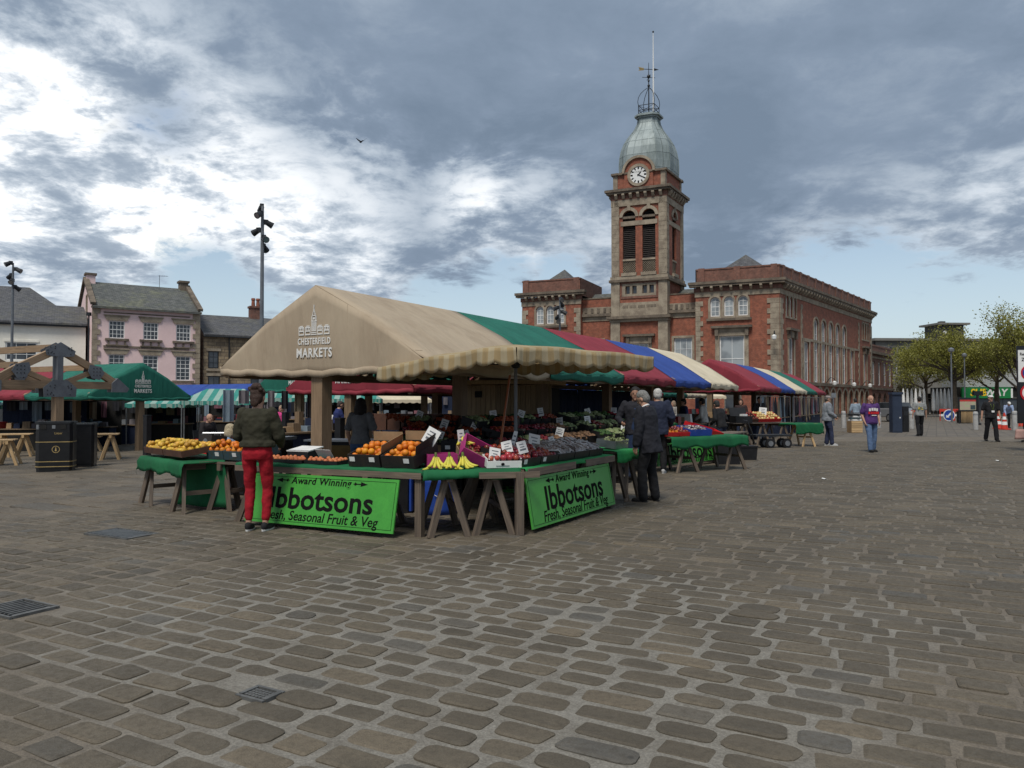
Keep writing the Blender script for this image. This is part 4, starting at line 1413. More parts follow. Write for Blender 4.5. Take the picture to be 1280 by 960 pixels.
# white house further left
d_, n_, WF = facade_frame(-47.3, 46.8, 60.0)
white = thing('townhouse', 'cream rendered house with a long dark slate roof left of the pink townhouse', 'house')
WW = 18.6; WE, WR = 7.25, 9.1
wops = []
for px in (-14, 20, 76.5):
    pass
for a in (1.6, 5.2, 8.9, 13.7): wops.append((a, a + 1.9, 4.45, 5.75, False))
wops += [(2.0, 5.0, 0, 2.3, False), (7.0, 10.5, 0, 2.3, False), (12.5, 16.0, 0, 2.3, False)]
house_shell(white, WF, WW, 8.0, -1.2, WE, WR - .2, M_CREAMW, wops)
pitched(white, WF, WW, 8.0, WE, WR - .2, M_SLATE, over=.1)
for o in wops[:4]: window_part(white, WF, o, M_GLASS, M_WHITE, (2, 2), fw=.09, set_back=.05)
for o in wops[4:]: window_part(white, WF, o, M_GLASS, M_BLACKPAINT, (2, 0), fw=.1, set_back=.06)
for o in wops[:4]:
    b = MB(); block(b, WF, o[0] - .1, o[1] + .1, o[3] + .005, o[3] + .16, -.04, .05, M_CREAMW); b.build('lintel', white)
b = MB(); block(b, WF, -.05, WW, WE - .3, WE - .1, -.02, .3, M_DARKSTEEL); b.build('gutter', white)
# big dark hipped roofs that rise behind it
back = thing('slate_roofed_hall', 'big dark hipped slate roof rising behind the cream house', 'building')
d_, n_, BF = facade_frame(-46.0, 60.0, 62.0)
b = MB(); c4 = [BF(0, 0, 0), BF(15.0, 0, 0), BF(15.0, -10, 0), BF(0, -10, 0)]
b.prism([tuple(p[:2]) for p in c4], -1, 8.6, M_CREAMW); b.build('wall', back)
b = MB()
def hipridge(b, fr, w, dep, ze, zr, inset, mat, a0=0):
    A = [fr(a0, .3, ze), fr(a0 + w, .3, ze), fr(a0 + w, -dep, ze), fr(a0, -dep, ze)]; r0, r1 = fr(a0 + inset, -dep / 2, zr), fr(a0 + w - inset, -dep / 2, zr)
    b.add(A + [r0, r1], [(0, 1, 5, 4), (1, 2, 5), (2, 3, 4, 5), (3, 0, 4)], mat)
hipridge(b, BF, 10.2, 10, 8.6, 11.6, 3.6, M_SLATE); hipridge(b, BF, 7.5, 9.5, 8.55, 10.5, 2.2, M_SLATE, 9.0)
b.build('roof', back)
b = MB(); b.box((BF(13.5, -5, 0)[0], BF(13.5, -5, 0)[1], 10.3), (1.2, 1.2, .8), M_SLATE); b.build('roof_vent', back)

# coursed stone house to the right of the pink one
d_, n_, SF = facade_frame(PF(PW, 0, 0)[0] + .12, PF(PW, 0, 0)[1] + .5, 57.0)
stone = thing('stone_house', 'low honey stone building with black framed windows beside the pink townhouse', 'house')
SW, SE, SR = 11.5, 6.85, 8.75
sw = [(.35, 1.15, 4.15, 5.5, False), (3.55, 4.9, 4.3, 5.4, False), (.35, 1.25, 1.5, 3.55, False), (3.6, 4.7, 1.5, 3.4, False), (5.6, 6.55, 1.5, 3.35, False), (8.2, 9.4, 4.3, 5.5, False), (8.0, 9.2, 1.5, 3.4, False), (6.3, 7.4, 4.3, 5.4, False)]
house_shell(stone, SF, SW, 8.0, -1.2, SE, SR, M_RUBBLE, sw)
pitched(stone, SF, SW, 8.0, SE, SR, M_SLATE, over=.05)
for o in sw: window_part(stone, SF, o, M_GLASS, M_BLACKPAINT, (1, 2), fw=.08, set_back=.08)
b = MB()
for o in sw: block(b, SF, o[0] - .15, o[1] + .15, o[2] - .2, o[2] - .01, -.04, .08, M_BUFF); block(b, SF, o[0] - .15, o[1] + .15, o[3] + .01, o[3] + .22, -.04, .04, M_BUFF)
block(b, SF, 0, SW, 1.0, 1.15, -.04, .1, M_BUFF)
b.build('window_dressing', stone)
b = MB(); block(b, SF, 0, SW, SE - .25, SE - .1, -.04, .35, M_DARKSTEEL); b.tube([SF(1.9, .1, SE - .2), SF(1.9, .1, 0)], .05, M_DARKSTEEL, 6); b.build('gutter', stone)
b = MB(); p = SF(4.9, -4, 0); b.box((p[0], p[1], 8.7), (.85, .7, 1.9), M_BRICKD, rz=R(33)); b.box((p[0], p[1], 9.62), (1.0, .85, .16), M_BRICKD, rz=R(33)); ch = b.build('chimney', stone)
for k in (-.12, .28):
    b = MB(); b.lathe([(.17, 0), (.14, .5), (.19, .55), (.16, .7), (0, .7)], M_BRICK, (p[0] + k * .84, p[1] + k * .54, 9.70), 10); b.build('chimney_pot', ch)
# lower shops that close the far side of the square behind the canopies
shops = thing('shop_row', 'low row of shops with dark fronts closing the square behind the canopies', 'building')
d_, n_, HF = facade_frame(SF(SW, 0, 0)[0] + .2, SF(SW, 0, 0)[1] + .6, 62.0)
b = MB(); ow = [(1 + i * 4.4, 4.4 + i * 4.4, -.1, 2.0, False) for i in range(5)]
wall_geo(b, HF, 0, 23, -1.2, 2.9, ow, M_CREAMW, .25)
b.add([HF(0, 0, 2.9), HF(23, 0, 2.9), HF(23, -6, 3.4), HF(0, -6, 3.4)], [(0, 1, 2, 3)], M_SLATE); b.build('wall', shops)
b = MB(); b.add([HF(0, -.5, -1.2), HF(23, -.5, -1.2), HF(23, -.5, 2.9), HF(0, -.5, 2.9)], [(0, 1, 2, 3)], M_DARKIN); b.build('inner_wall', shops)
for o in ow: window_part(shops, HF, o, M_GLASS, M_BLACKPAINT, (2, 0), fw=.1)

# ------------------------------------------------------------------ right-hand side
annex = thing('brick_annexe', 'smaller red brick annexe with tall narrow windows beyond the market hall', 'building')
ax, ay = FS(30.9, -1.0, 0)[:2]
d_, n_, AF = facade_frame(ax, ay, 37.8)
ao = [(.9 + i * 1.75, 1.75 + i * 1.75, 3.5, 6.3, False) for i in range(5)] + [(.8 + i * 1.75, 1.9 + i * 1.75, 0, 2.6, True) for i in range(5)]
AW = 15.5; sc = 1.66
ao = [(o[0] * sc, o[1] * sc, o[2], o[3], o[4]) for o in ao]
b = MB(); wall_geo(b, AF, 0, AW, -.5, 7.2, ao, M_BRICKD); b.build('wall', annex)
b = MB(); b.prism([AF(.1, -.4, 0)[:2], AF(AW - .1, -.4, 0)[:2], AF(AW - .1, -7, 0)[:2], AF(.1, -7, 0)[:2]], -.4, 7.4, M_DARKIN); b.build('inner_wall', annex)
b = MB(); b.add([AF(0, -.02, -.5), AF(0, -7, -.5), AF(0, -7, 7.2), AF(0, -.02, 7.2)], [(0, 1, 2, 3)], M_BRICKD); b.add([AF(AW, -.02, -.5), AF(AW, -7, -.5), AF(AW, -7, 7.2), AF(AW, -.02, 7.2)], [(0, 1, 2, 3)], M_BRICKD); b.build('return_wall', annex)
b = MB(); block(b, AF, -.1, AW + .1, 6.7, 6.9, -.04, .06, M_BUFF); block(b, AF, -.1, AW + .2, 7.2, 7.5, -.3, .3, M_BUFFD); block(b, AF, -.1, AW + .1, 7.5, 8.1, -.3, .05, M_BRICKD); block(b, AF, -.15, AW + .15, 8.1, 8.3, -.35, .1, M_BRICKD); block(b, AF, 0, AW, 2.95, 3.2, -.04, .12, M_BUFFD); b.build('cornice', annex)
for o in ao[:5]: window_part(annex, AF, o, M_GLASSC, M_WHITE, (0, 1), fw=.12)
for o in ao[5:]: window_part(annex, AF, o, M_GLASS, M_BUFF, (0, 0), fw=.06)

OY = 118.0
office = thing('office_block', 'long low concrete office block with a roof-top lift tower behind the plane trees', 'building')
M_CONC = pm('pale concrete', (.20, .19, .17), (.15, .145, .13), rough=.85, scale=.5, fine=5, bump=.05)
M_CONCD = pm('dark cladding', (.085, .08, .078), (.06, .058, .056), rough=.8, scale=.5, fine=5, bump=.05)
ox0 = AT(1095, OY)
d_, n_, OF = facade_frame(ox0, OY, 86.0)
oops = []
for k in range(20): oops.append((.8 + k * 1.45, 1.95 + k * 1.45, 8.6, 10.0, False))
for k in range(20): oops.append((.8 + k * 1.45, 1.95 + k * 1.45, 5.6, 7.3, False))
oops.append((.8, 29, .2, 3.2, False))
OWD = 33
b = MB(); wall_geo(b, OF, 0, OWD, -.5, 10.9, oops, M_CONC); b.build('wall', office)
b = MB(); b.prism([OF(.05, -.45, 0)[:2], OF(OWD - .05, -.45, 0)[:2], OF(OWD - .05, -12, 0)[:2], OF(.05, -12, 0)[:2]], -.4, 10.9, M_CONCD); b.build('inner_wall', office)
b = MB(); block(b, OF, -.4, OWD + .4, 10.9, 11.3, -12, .5, M_CONC); b.build('roof', office)
for o in oops[:-1]: window_part(office, OF, o, M_GLASS, M_WHITE, (0, 0), fw=.07)
b = MB(); block(b, OF, 11.7, 15.6, 11.3, 13.65, -6, -2, M_CONCD); lt = b.build('lift_tower', office)
b = MB(); block(b, OF, 11.1, 16.3, 13.65, 13.95, -6.6, -1.4, M_CONC); block(b, OF, 12.6, 13.4, 13.95, 14.35, -4, -3.2, M_CONCD); b.build('tower_roof', lt)
b = MB(); b.prism([(math.cos(2 * math.pi * k / 16) * .32 + 12.5, math.sin(2 * math.pi * k / 16) * .32 + 12.4) for k in range(16)], -1.99, -1.9, M_WHITE, lambda a, z, h: OF(a, h, z)); b.build('wall_clock', lt)

# sandwich shop under a pale gable, with its green sign
SYd = 92.0
cafe = thing('sandwich_shop', 'low shop with a bright green fascia sign between the trees', 'shop')
d_, n_, CF = facade_frame(AT(1196, SYd), SYd, 90.0)
M_GREYW = pm('grey cladding', (.40, .41, .40), (.33, .34, .335), rough=.8, bump=.05)
cw = 10.5
b = MB(); wall_geo(b, CF, 0, cw, -.5, 2.1, [(.5, cw - 1.5, 0, 1.9, False)], M_CONCD); b.build('wall', cafe)
b = MB(); b.prism([(1.0, 3.3), (cw - 1.2, 3.3), (cw - 1.2, 4.6), (cw - 3.3, 6.6), (cw - 5.5, 4.6), (1.0, 4.6)], -5, -.3, M_GREYW, lambda a, z, h: CF(a, h, z)); b.build('gable', cafe)
b = MB(); b.prism([CF(.1, -.6, 0)[:2], CF(cw - .1, -.6, 0)[:2], CF(cw - .1, -6, 0)[:2], CF(.1, -6, 0)[:2]], -.4, 3.3, M_DARKIN); b.build('inner_wall', cafe)
M_SUBG = pm('fascia green', (.012, .20, .055), (.01, .17, .045), rough=.4, bump=0)
M_YEL = pm('yellow lettering', (.85, .55, .02), (.80, .50, .02), rough=.5, bump=0)
b = MB(); block(b, CF, .6, cw - 5.6 + 1.5, 1.95, 3.25, -.2, .12, M_SUBG); block(b, CF, cw - 4.1 + .003, cw - 3.85, 2.0, 3.1, -.2, .1, M_WHITE); sg = b.build('fascia', cafe)
p = CF(2.5, .13, 2.6); text_mesh('lettering', 'SUB', 1.15, M_YEL, sg, p, (R(90), 0, 0), depth=.01, bold=.03, shear=.18, sx=1.0)
p = CF(4.55, .13, 2.6); text_mesh('lettering', 'WAY', 1.15, M_WLET, sg, p, (R(90), 0, 0), depth=.01, bold=.03, shear=.18, sx=1.0)
b = MB(); wf = (.5, cw - 1.5, 0, 1.9, False); window_part(cafe, CF, wf, M_GLASS, M_DARKSTEEL, (4, 0), fw=.08)
# dark glazed shop range under the office block
rng_ = thing('shop_range', 'single storey range of dark shop fronts below the office block', 'building')
d_, n_, XF = facade_frame(AT(1118, 100), 100, 88.0)
b = MB(); xo = [(.5 + k * 2.6, 2.8 + k * 2.6, 0, 2.0, False) for k in range(4)]
wall_geo(b, XF, 0, 11, -.5, 2.6, xo, M_CONCD); block(b, XF, -.3, 11.3, 2.6, 2.95, -5, .6, M_CONC); b.build('wall', rng_)
b = MB(); b.prism([XF(.1, -.6, 0)[:2], XF(10.9, -.6, 0)[:2], XF(10.9, -5, 0)[:2], XF(.1, -5, 0)[:2]], -.4, 2.59, M_DARKIN); b.build('inner_wall', rng_)
for o in xo: window_part(rng_, XF, o, M_GLASS, M_WHITE, (1, 0), fw=.08)
# brick parade beyond on the far right
far = thing('brick_parade', 'dark brick shops at the far right behind the road signs', 'building')
d_, n_, YF = facade_frame(AT(1228, 104), 104, 92.0)
b = MB(); yo = [(1 + k * 3.2, 3.2 + k * 3.2, 0, 2.2, False) for k in range(5)]
wall_geo(b, YF, 0, 18, -.5, 4.2, yo, M_BRICKD); b.add([YF(-.3, .4, 4.15), YF(18, .4, 4.15), YF(18, -4, 6.2), YF(-.3, -4, 6.2)], [(0, 1, 2, 3)], M_SLATE); b.build('wall', far)
b = MB(); b.prism([YF(.1, -.6, 0)[:2], YF(17.9, -.6, 0)[:2], YF(17.9, -5, 0)[:2], YF(.1, -5, 0)[:2]], -.4, 4.1, M_DARKIN); b.build('inner_wall', far)

# ------------------------------------------------------------------ trees
def leaf_mat(name, c, c2):
    m, t, b = base_mat(name)
    isl = t.new('ShaderNodeNewGeometry').outputs['Random Per Island']
    col = t.mix(isl, c, c2); t.put(b.inputs['Base Color'], col); b.inputs['Roughness'].default_value = .6
    tr = t.new('ShaderNodeBsdfTranslucent'); t.put(tr.inputs[0], col)
    mx = t.new('ShaderNodeMixShader'); mx.inputs[0].default_value = .35
    t.l.new(b.outputs[0], mx.inputs[1]); t.l.new(tr.outputs[0], mx.inputs[2]); t.l.new(mx.outputs[0], m.node_tree.nodes['Material Output'].inputs[0])
    return m


M_LEAF = leaf_mat('spring leaves', (.30, .285, .05), (.17, .175, .035))
M_LEAFD = leaf_mat('dark shrub leaves', (.06, .075, .03), (.10, .07, .03))
M_BARK = pm('bark', (.10, .08, .06), (.055, .045, .035), rough=.9, scale=4, bump=.3)


def tree(loc, H, spread, label, leaves=5200, seed=1, trunk_r=.28, lm=None, crown_base=.28, size=.20):
    rnd = random.Random(seed)
    t = thing('plane_tree', label, 'tree', loc, 0, 'spring plane trees')
    tb = MB(); tips = []
    hb = H * crown_base
    tb.tube([(0, 0, -.2), (.05, 0, hb * .5), (0, .05, hb), (.1, 0, H * .5), (.05, .1, H * .72)], [trunk_r * 1.25, trunk_r, trunk_r * .85, trunk_r * .5, trunk_r * .18], M_BARK, 9)
    tb.build('trunk', t)
    lb = MB()
    def grow(p, d, L, r, lv):
        q = p + d * L * .5 + Vector((rnd.uniform(-1, 1), rnd.uniform(-1, 1), rnd.uniform(-.3, .6))) * L * .09
        e = p + d * L + Vector((0, 0, L * .06))
        lb.tube([p, q, e], [r, r * .75, r * .5], M_BARK, 5 if lv < 2 else 3, caps=False)
        tips.append((q, lv)); tips.append((e, lv))
        if lv >= 3: return
        for k in range(rnd.randint(3, 4)):
            nd = (d + Vector((rnd.gauss(0, .55), rnd.gauss(0, .55), rnd.gauss(.18, .4)))).normalized()
            grow(p.lerp(e, rnd.uniform(.45, 1.0)), nd, L * rnd.uniform(.5, .74), r * .5, lv + 1)
    nl = 8
    for k in range(nl):
        a = 2 * math.pi * k / nl + rnd.uniform(-.3, .3)
        z = rnd.uniform(hb * .95, H * .55)
        el = rnd.uniform(.25, 1.0)
        d = Vector((math.cos(a) * math.cos(el), math.sin(a) * math.cos(el), math.sin(el)))
        grow(Vector((0, 0, z)), d, spread * rnd.uniform(.62, .9), trunk_r * .42, 0)
    for k in range(4):
        grow(Vector((.05, .1, H * .62)), Vector((rnd.gauss(0, .35), rnd.gauss(0, .35), 1)).normalized(), H * .2, trunk_r * .3, 1)
    tag(lb.build('limbs', t), kind='stuff')
    cb_ = MB()
    cand = [p for p, lv in tips if lv >= 1]
    vs, fs = [], []
    for k in range(leaves):
        p = rnd.choice(cand) + Vector((rnd.gauss(0, .5), rnd.gauss(0, .5), rnd.gauss(.15, .42)))
        s_ = size * rnd.uniform(.5, 1.25)
        a = Vector((rnd.gauss(0, 1), rnd.gauss(0, 1), rnd.gauss(0, 1))).normalized(); b2 = a.cross(Vector((rnd.gauss(0, 1), rnd.gauss(0, 1), rnd.gauss(0, 1)))).normalized()
        i = len(vs); vs += [p - a * s_ * .5, p + b2 * s_ * .3, p + a * s_ * .5, p - b2 * s_ * .3]; fs.append((i, i + 1, i + 2, i + 3))
    cb_.add(vs, fs, lm or M_LEAF)
    tag(cb_.build('crown', t, uv=False, fixn=False), kind='stuff')
    return t


def tree_at(px, Y, ytop, wpx, label, **k):
    H = ZAT(ytop, Y); return tree((AT(px, Y), Y, 0), H, wpx / 2 * Y / 960, label, **k)


tree_at(1193, 76, 412, 84, 'pale green plane tree with a forked trunk right of the street lamp', seed=3, leaves=15000)
tree_at(1276, 70, 402, 110, 'wide bare-twigged plane tree behind the zone sign at the right edge', seed=5, leaves=11000)
tree_at(1157, 90, 428, 70, 'fuller yellow green plane tree just beyond the brick annexe', seed=8, leaves=13000)
tree_at(1246, 84, 418, 80, 'plane tree between the forked tree and the one at the right edge', seed=12, leaves=15000)
tree_at(1240, 96, 470, 44, 'small dark reddish shrub tree behind the traffic cones', seed=15, leaves=2600, lm=M_LEAFD, trunk_r=.15, crown_base=.15)
tree_at(1134, 99, 466, 26, 'low dark tree against the shop range', seed=21, leaves=2200, lm=M_LEAFD, trunk_r=.15, crown_base=.15)

# ------------------------------------------------------------------ market stalls: timber frames with coloured canopies
HW, ZR, ZK, XK, ZE = 1.99, 3.25, 2.74, 1.0, 2.08


def canopy_z(x):
    a = abs(x)
    return ZR + (ZK - ZR) * a / XK if a < XK else ZK + (ZE - ZK) * (a - XK) / (HW - XK)


def truss(t, y, full=True):
    """post, tie beam, rafters, struts and grey connecting plates, all parts of the stall"""
    beam_part('post', (0, y, -.6), (0, y, 2.1), .21, .21, M_OAK if full else M_OAKD, t)
    beam_part('tie_beam', (-1.75, y, 2.15), (1.75, y, 2.15), .16, .20, M_OAK, t)
    for s in (-1, 1):
        beam_part('rafter', (0, y, ZR - .16), (s * XK, y, ZK - .16), .13, .18, M_OAK, t)
        beam_part('rafter', (s * XK, y, ZK - .16), (s * (HW - .12), y, ZE - .02), .13, .18, M_OAK, t)
        if full: beam_part('strut', (s * .1, y, 2.18), (s * (XK - .05), y, ZK - .22), .10, .13, M_OAK, t)


def plates(t, y):
    for nm, pts in (('apex_plate', [(-.36, -.34), (-.2, -.36), (.2, -.36), (.36, -.34), (.40, -.20), (0, .02), (-.40, -.20)]),
                    ('foot_plate', [(-.42, -1.42), (.42, -1.42), (.44, -1.18), (.2, -.98), (-.2, -.98), (-.44, -1.18)])):
        for sy in (-1, 1):
            b = MB(); b.prism([(a, ZR + c) for a, c in pts], sy * .105, sy * .118, M_STEEL, lambda a, z, h: (a, y + h, z)); p = b.build(nm, t)
            k = MB(); r_ = random.Random(3)
            for i in range(14):
                a, c = r_.choice([-1, 1]) * r_.uniform(.1, .36), r_.uniform(-.3, -.1) if nm[0] == 'a' else r_.uniform(-1.38, -1.1)
                k.ball((a, y + sy * .12, ZR + c), (.018, .01, .018), M_DARKSTEEL, 6, 4)
            tag(k.build('bolt_heads', p), kind='stuff')
    b = MB(); b.box((0, y, ZR - .68), (.15, .23, .72), M_STEEL); b.build('king_plate', t)
    for s in (-1, 1):
        for sy in (-1, 1):
            c = (s * XK, ZK - .2)
            pts = [(c[0] - .2, c[1] + .17), (c[0] + .12, c[1] + .12), (c[0] + .22, c[1] - .06), (c[0] + .08, c[1] - .24), (c[0] - .14, c[1] - .2), (c[0] - .25, c[1] - .02)]
            if s < 0: pts = [(2 * c[0] - p[0], p[1]) for p in pts]
            b = MB(); b.prism(pts, sy * .105, sy * .118, M_STEEL, lambda a, z, h: (a, y + h, z)); p = b.build('knee_plate', t)
            k = MB()
            for i in range(9): k.ball((c[0] + (i % 3 - 1) * .09, y + sy * .12, c[1] - .02 + (i // 3 - 1) * .09), (.018, .01, .018), M_DARKSTEEL, 6, 4)
            tag(k.build('bolt_heads', p), kind='stuff')
        b = MB(); pts = [(1.45, 1.97), (1.9, 1.97), (1.97, 2.07), (1.62, 2.36), (1.45, 2.22)]
        b.prism([(s * a, z) for a, z in pts], -.118, .118, M_STEEL, lambda a, z, h: (a, y + h, z)); b.build('heel_plate', t)


def canopy(t, L, mat, rnd, front=False, back=False, y0=0.0):
    """cloth over one bay: two slopes with a knee, sag between the trusses, hems that hang at the eaves"""
    def sag(x, y):
        fy = math.sin(math.pi * min(max(y / L, 0), 1))
        return -.035 * fy * (1 - abs(abs(x) - XK) / XK) + .012 * math.sin(7 * y + 3 * x + ph) * min(1, abs(x)) * .6
    ph = rnd.uniform(0, 6)
    b = MB(); ny, nx = 12, 14
    def fn(i, j):
        x = (i * 2 - 1) * HW; y = y0 + j * (L - y0)
        z = canopy_z(x) + sag(x, y)
        if abs(x) > HW - 1e-6: z += .02 * math.sin(5 * y + ph)
        return (x, y, z)
    b.grid(fn, nx * 2, ny, mat)
    for s in (-1, 1):
        def hem(i, j):
            y = y0 + i * (L - y0)
            x, _, z = fn(1.0 if s > 0 else 0.0, i)
            return (s * (HW + .015 * math.sin(9 * y + ph) - .03 * j), y, z - j * (.14 + .015 * math.sin(4 * y + ph)))
        b.grid(hem, 16, 3, mat)
    o = b.build('canopy', t, smooth=True); solid(o, .006)
    return o


def gable(t, y, mat, rnd, name='gable_panel'):
    b = MB(); nx, nz = 26, 8
    ph = rnd.uniform(0, 6)
    def fn(i, j):
        x = (i * 2 - 1) * (HW - .01)
        zt = canopy_z(x) - .004; zb = 1.96 - .05 * (1 - abs(x) / HW) + .015 * math.sin(11 * x + ph)
        f = (zt - zb) / (ZR - 1.95)
        fold = (.030 * math.sin(8 * x + ph + 1.5 * math.sin(2.3 * x)) + .016 * math.sin(23 * x + 2 * ph) * (.5 + .5 * math.sin(1.7 * x + ph))) * (1 - j) * min(1, f + .25) * (.12 + .88 * min(1, max(0, (abs(x) - .38) / .35)))
        return (x, y + fold * .7 - .02 * math.sin(math.pi * j) * f, zt + (zb - zt) * (1 - j))
    b.grid(fn, nx, nz, mat)
    o = b.build(name, t, smooth=True); solid(o, .006)
    h = MB(); h.grid(lambda i, j: (fn(i, 0)[0], fn(i, .02)[1] - .012 + .012 * math.sin(31 * i + ph) * (1 - j), fn(i, 1)[2] * 0 + (1.96 - .05 * (1 - abs(i * 2 - 1)) + .015 * math.sin(11 * fn(i, 0)[0] + ph)) - .004 + j * .10), nx, 2, mat)
    solid(h.build('hem_band', o, smooth=True), .006)
    s_ = MB(); s_.tube([fn(.655, k / 6) for k in range(7)], .007, mat, 5); s_.build('seam', o)
    return o


def logo(t, y, size=1.0, dx=0.0, dz=0.0):
    """white market emblem: clock tower between four arched stalls, two lines of capitals"""
    o_ = MB(); Y0, Y1 = y - .050, y - .040
    def rc(x0, x1, z0, z1): o_.box(((x0 + x1) / 2 * size + dx, (Y0 + Y1) / 2, (z0 + z1) / 2 * size + dz), ((x1 - x0) * size, .008, (z1 - z0) * size), M_WLET)
    z0 = 2.52
    for cx_ in (-.245, -.118, .118, .245):
        w = .052
        for k in range(6):
            zz = z0 + k * .026
            if k == 5: rc(cx_ - w * .6, cx_ + w * .6, zz - .004, zz + .010)
            elif k in (0, 2, 4): rc(cx_ - w, cx_ + w, zz, zz + .018)
            elif k == 1:
                rc(cx_ - w, cx_ - w + .012, zz - .006, zz + .026); rc(cx_ + w - .012, cx_ + w, zz - .006, zz + .026)
            else:
                for q in (-w + .006, -.018, .018, w - .006): rc(cx_ + q - .006, cx_ + q + .006, zz - .006, zz + .026)
    rc(-.055, .055, z0, z0 + .016); rc(-.05, .05, z0 + .028, z0 + .042); rc(-.046, .046, z0 + .055, z0 + .068)
    for q in (-.040, -.020, 0, .020, .040): rc(q - .006, q + .006, z0 + .07, z0 + .19)
    rc(-.052, .052, z0 + .195, z0 + .21); rc(-.045, -.03, z0 + .21, z0 + .275); rc(.03, .045, z0 + .21, z0 + .275); rc(-.018, .018, z0 + .225, z0 + .258); rc(-.038, .038, z0 + .275, z0 + .288)
    for k in range(5): q = .030 - k * .005; rc(-q, -q + .012, z0 + .29 + k * .016, z0 + .308 + k * .016); rc(q - .012, q, z0 + .29 + k * .016, z0 + .308 + k * .016)
    rc(-.006, .006, z0 + .37, z0 + .44)
    e = o_.build('emblem', t)
    text_mesh('lettering', 'CHESTERFIELD', .132 * size, M_WLET, t, (dx, y - .045, 2.425 * size + dz), sx=.66, bold=.0035, depth=.002, space=1.13)
    text_mesh('lettering', 'MARKETS', .185 * size, M_WLET, t, (dx, y - .045, 2.255 * size + dz), sx=.80, bold=.005, depth=.002, space=1.13)


def stall(loc, rotz, L, colour, label, rnd, first=False, last=False, group=None, mark=False, near=False):
    t = thing('market_stall', label, 'market stall', loc, rotz, group)
    truss(t, .12, near)
    if last: truss(t, L - .12, near)
    for s in (-1, 1): beam_part('eave_beam', (s * (HW - .13), .0, ZE - .10), (s * (HW - .13), L, ZE - .10), .09, .12, M_OAKD, t)
    beam_part('ridge_beam', (0, .0, ZR - .12), (0, L, ZR - .12), .09, .16, M_OAKD, t)
    canopy(t, L, CANOPY[colour], rnd, y0=-.02 if first else 0.0)
    if first:
        gable(t, -.02, CANOPY[colour], rnd)
        if mark: logo(t, -.002)
    if last: gable(t, L + .02, CANOPY[colour], rnd)
    return t


def run(origin, direction, rotz, z0, seams, colours, labels, group, seed, mark=False, near=False):
    rnd = random.Random(seed)
    for i, c in enumerate(colours):
        p = Vector(origin) + Vector(direction) * seams[i]
        stall((p.x, p.y, z0), rotz, seams[i + 1] - seams[i] - .02, c, labels[i], rnd, first=i == 0, last=i == len(colours) - 1, group=group, mark=mark and i == 0, near=near)


GRP = 'canopied timber stalls of the market'
SEAM = [0, 3.75, 7.4, 11.2, 14.8, 18.4]
# the main row, its gable towards the camera
run((A0.x, A0.y), (UX, UY), -TH, 0, SEAM, ['beige', 'green', 'maroon', 'blue', 'cream'],
    ['beige canopied stall with the white market emblem on its gable, above the fruit tables',
     'green canopied stall joined behind the beige one in the main row',
     'maroon canopied stall between the green and blue bays of the main row',
     'blue canopied stall between the maroon and cream bays of the main row',
     'cream canopied stall that ends the main row'], GRP, 3, mark=True, near=True)
# its continuation beyond the gap
P0 = uvp(22.2, 0)
run(P0, (UX, UY), -TH, 0, [0, 4.6, 8.4, 12.3, 16.2, 20.2], ['maroon', 'blue', 'cream', 'green', 'maroon'],
    ['maroon canopied stall with a dark gable that starts the farther row',
     'blue canopied stall next to the dark maroon gable of the farther row',
     'cream canopied stall in the middle of the farther row',
     'green canopied stall near the end of the farther row',
     'maroon canopied stall at the far end of the farther row, before the market hall'], GRP, 5)
# parallel row behind to the left: maroon gable, then bays seen below the main canopies
PB = (-3.99, 18.6)
run(PB, (UX, UY), -TH, -.20, [0, 3.7, 7.4, 11.1, 14.8, 18.5, 22.2, 26.0], ['maroon', 'maroon', 'blue', 'teal', 'maroon', 'green', 'cream'],
    ['maroon stall with white lettering whose gable shows under the beige canopy',
     'second maroon bay behind the lettered maroon gable',
     'blue bay of the row behind the fruit stall, over the dark tarpaulins',
     'pale teal bay of the row behind, seen beside the vendor',
     'red bay of the row behind, seen over the white haired shopper',
     'green bay of the row behind, seen between the posts of the main row',
     'cream bay at the far end of the row behind'], GRP, 7, mark=True)
# green gable further back
PC = (-7.4, 26.4)
run(PC, (UX, UY), -TH, -.06, [0, 3.7, 7.4, 11.1, 14.8], ['green', 'green', 'blue', 'cream'],
    ['dark green lettered gable between the woman in red and the lettered maroon one',
     'green bay behind the dark green lettered gable', 'blue bay seen low between the posts behind the woman in grey', 'small cream bay glimpsed beside the wooden kiosk'], GRP, 9, mark=True)
# row that turns its ends to the right: green gable on the left
VROT = math.atan2(VY, VX) - R(90)
PE_ = (-13.0, 27.0)
run(PE_, (VX, VY), VROT, gz(-13) - .16, [0, 3.7, 7.4, 11.1, 14.8], ['green', 'maroon', 'maroon', 'blue'],
    ['green canopied stall whose lettered dark gable stands right of the bare frame',
     'red canopied stall seen through the bare timber frame', 'red bay further left beyond the bare timber frame', 'blue canopied stall at the left edge behind the bare frame'], GRP, 13, mark=True)
# blue pair far behind it
PG_ = (-14.6, 43.5)
run(PG_, (VX, VY), VROT, gz(-16) - .45, [0, 3.7, 7.6], ['blue', 'blue'],
    ['blue canopied stall under the stone building, right of the green gable', 'blue bay behind, hidden partly by the green gable'], GRP, 17)

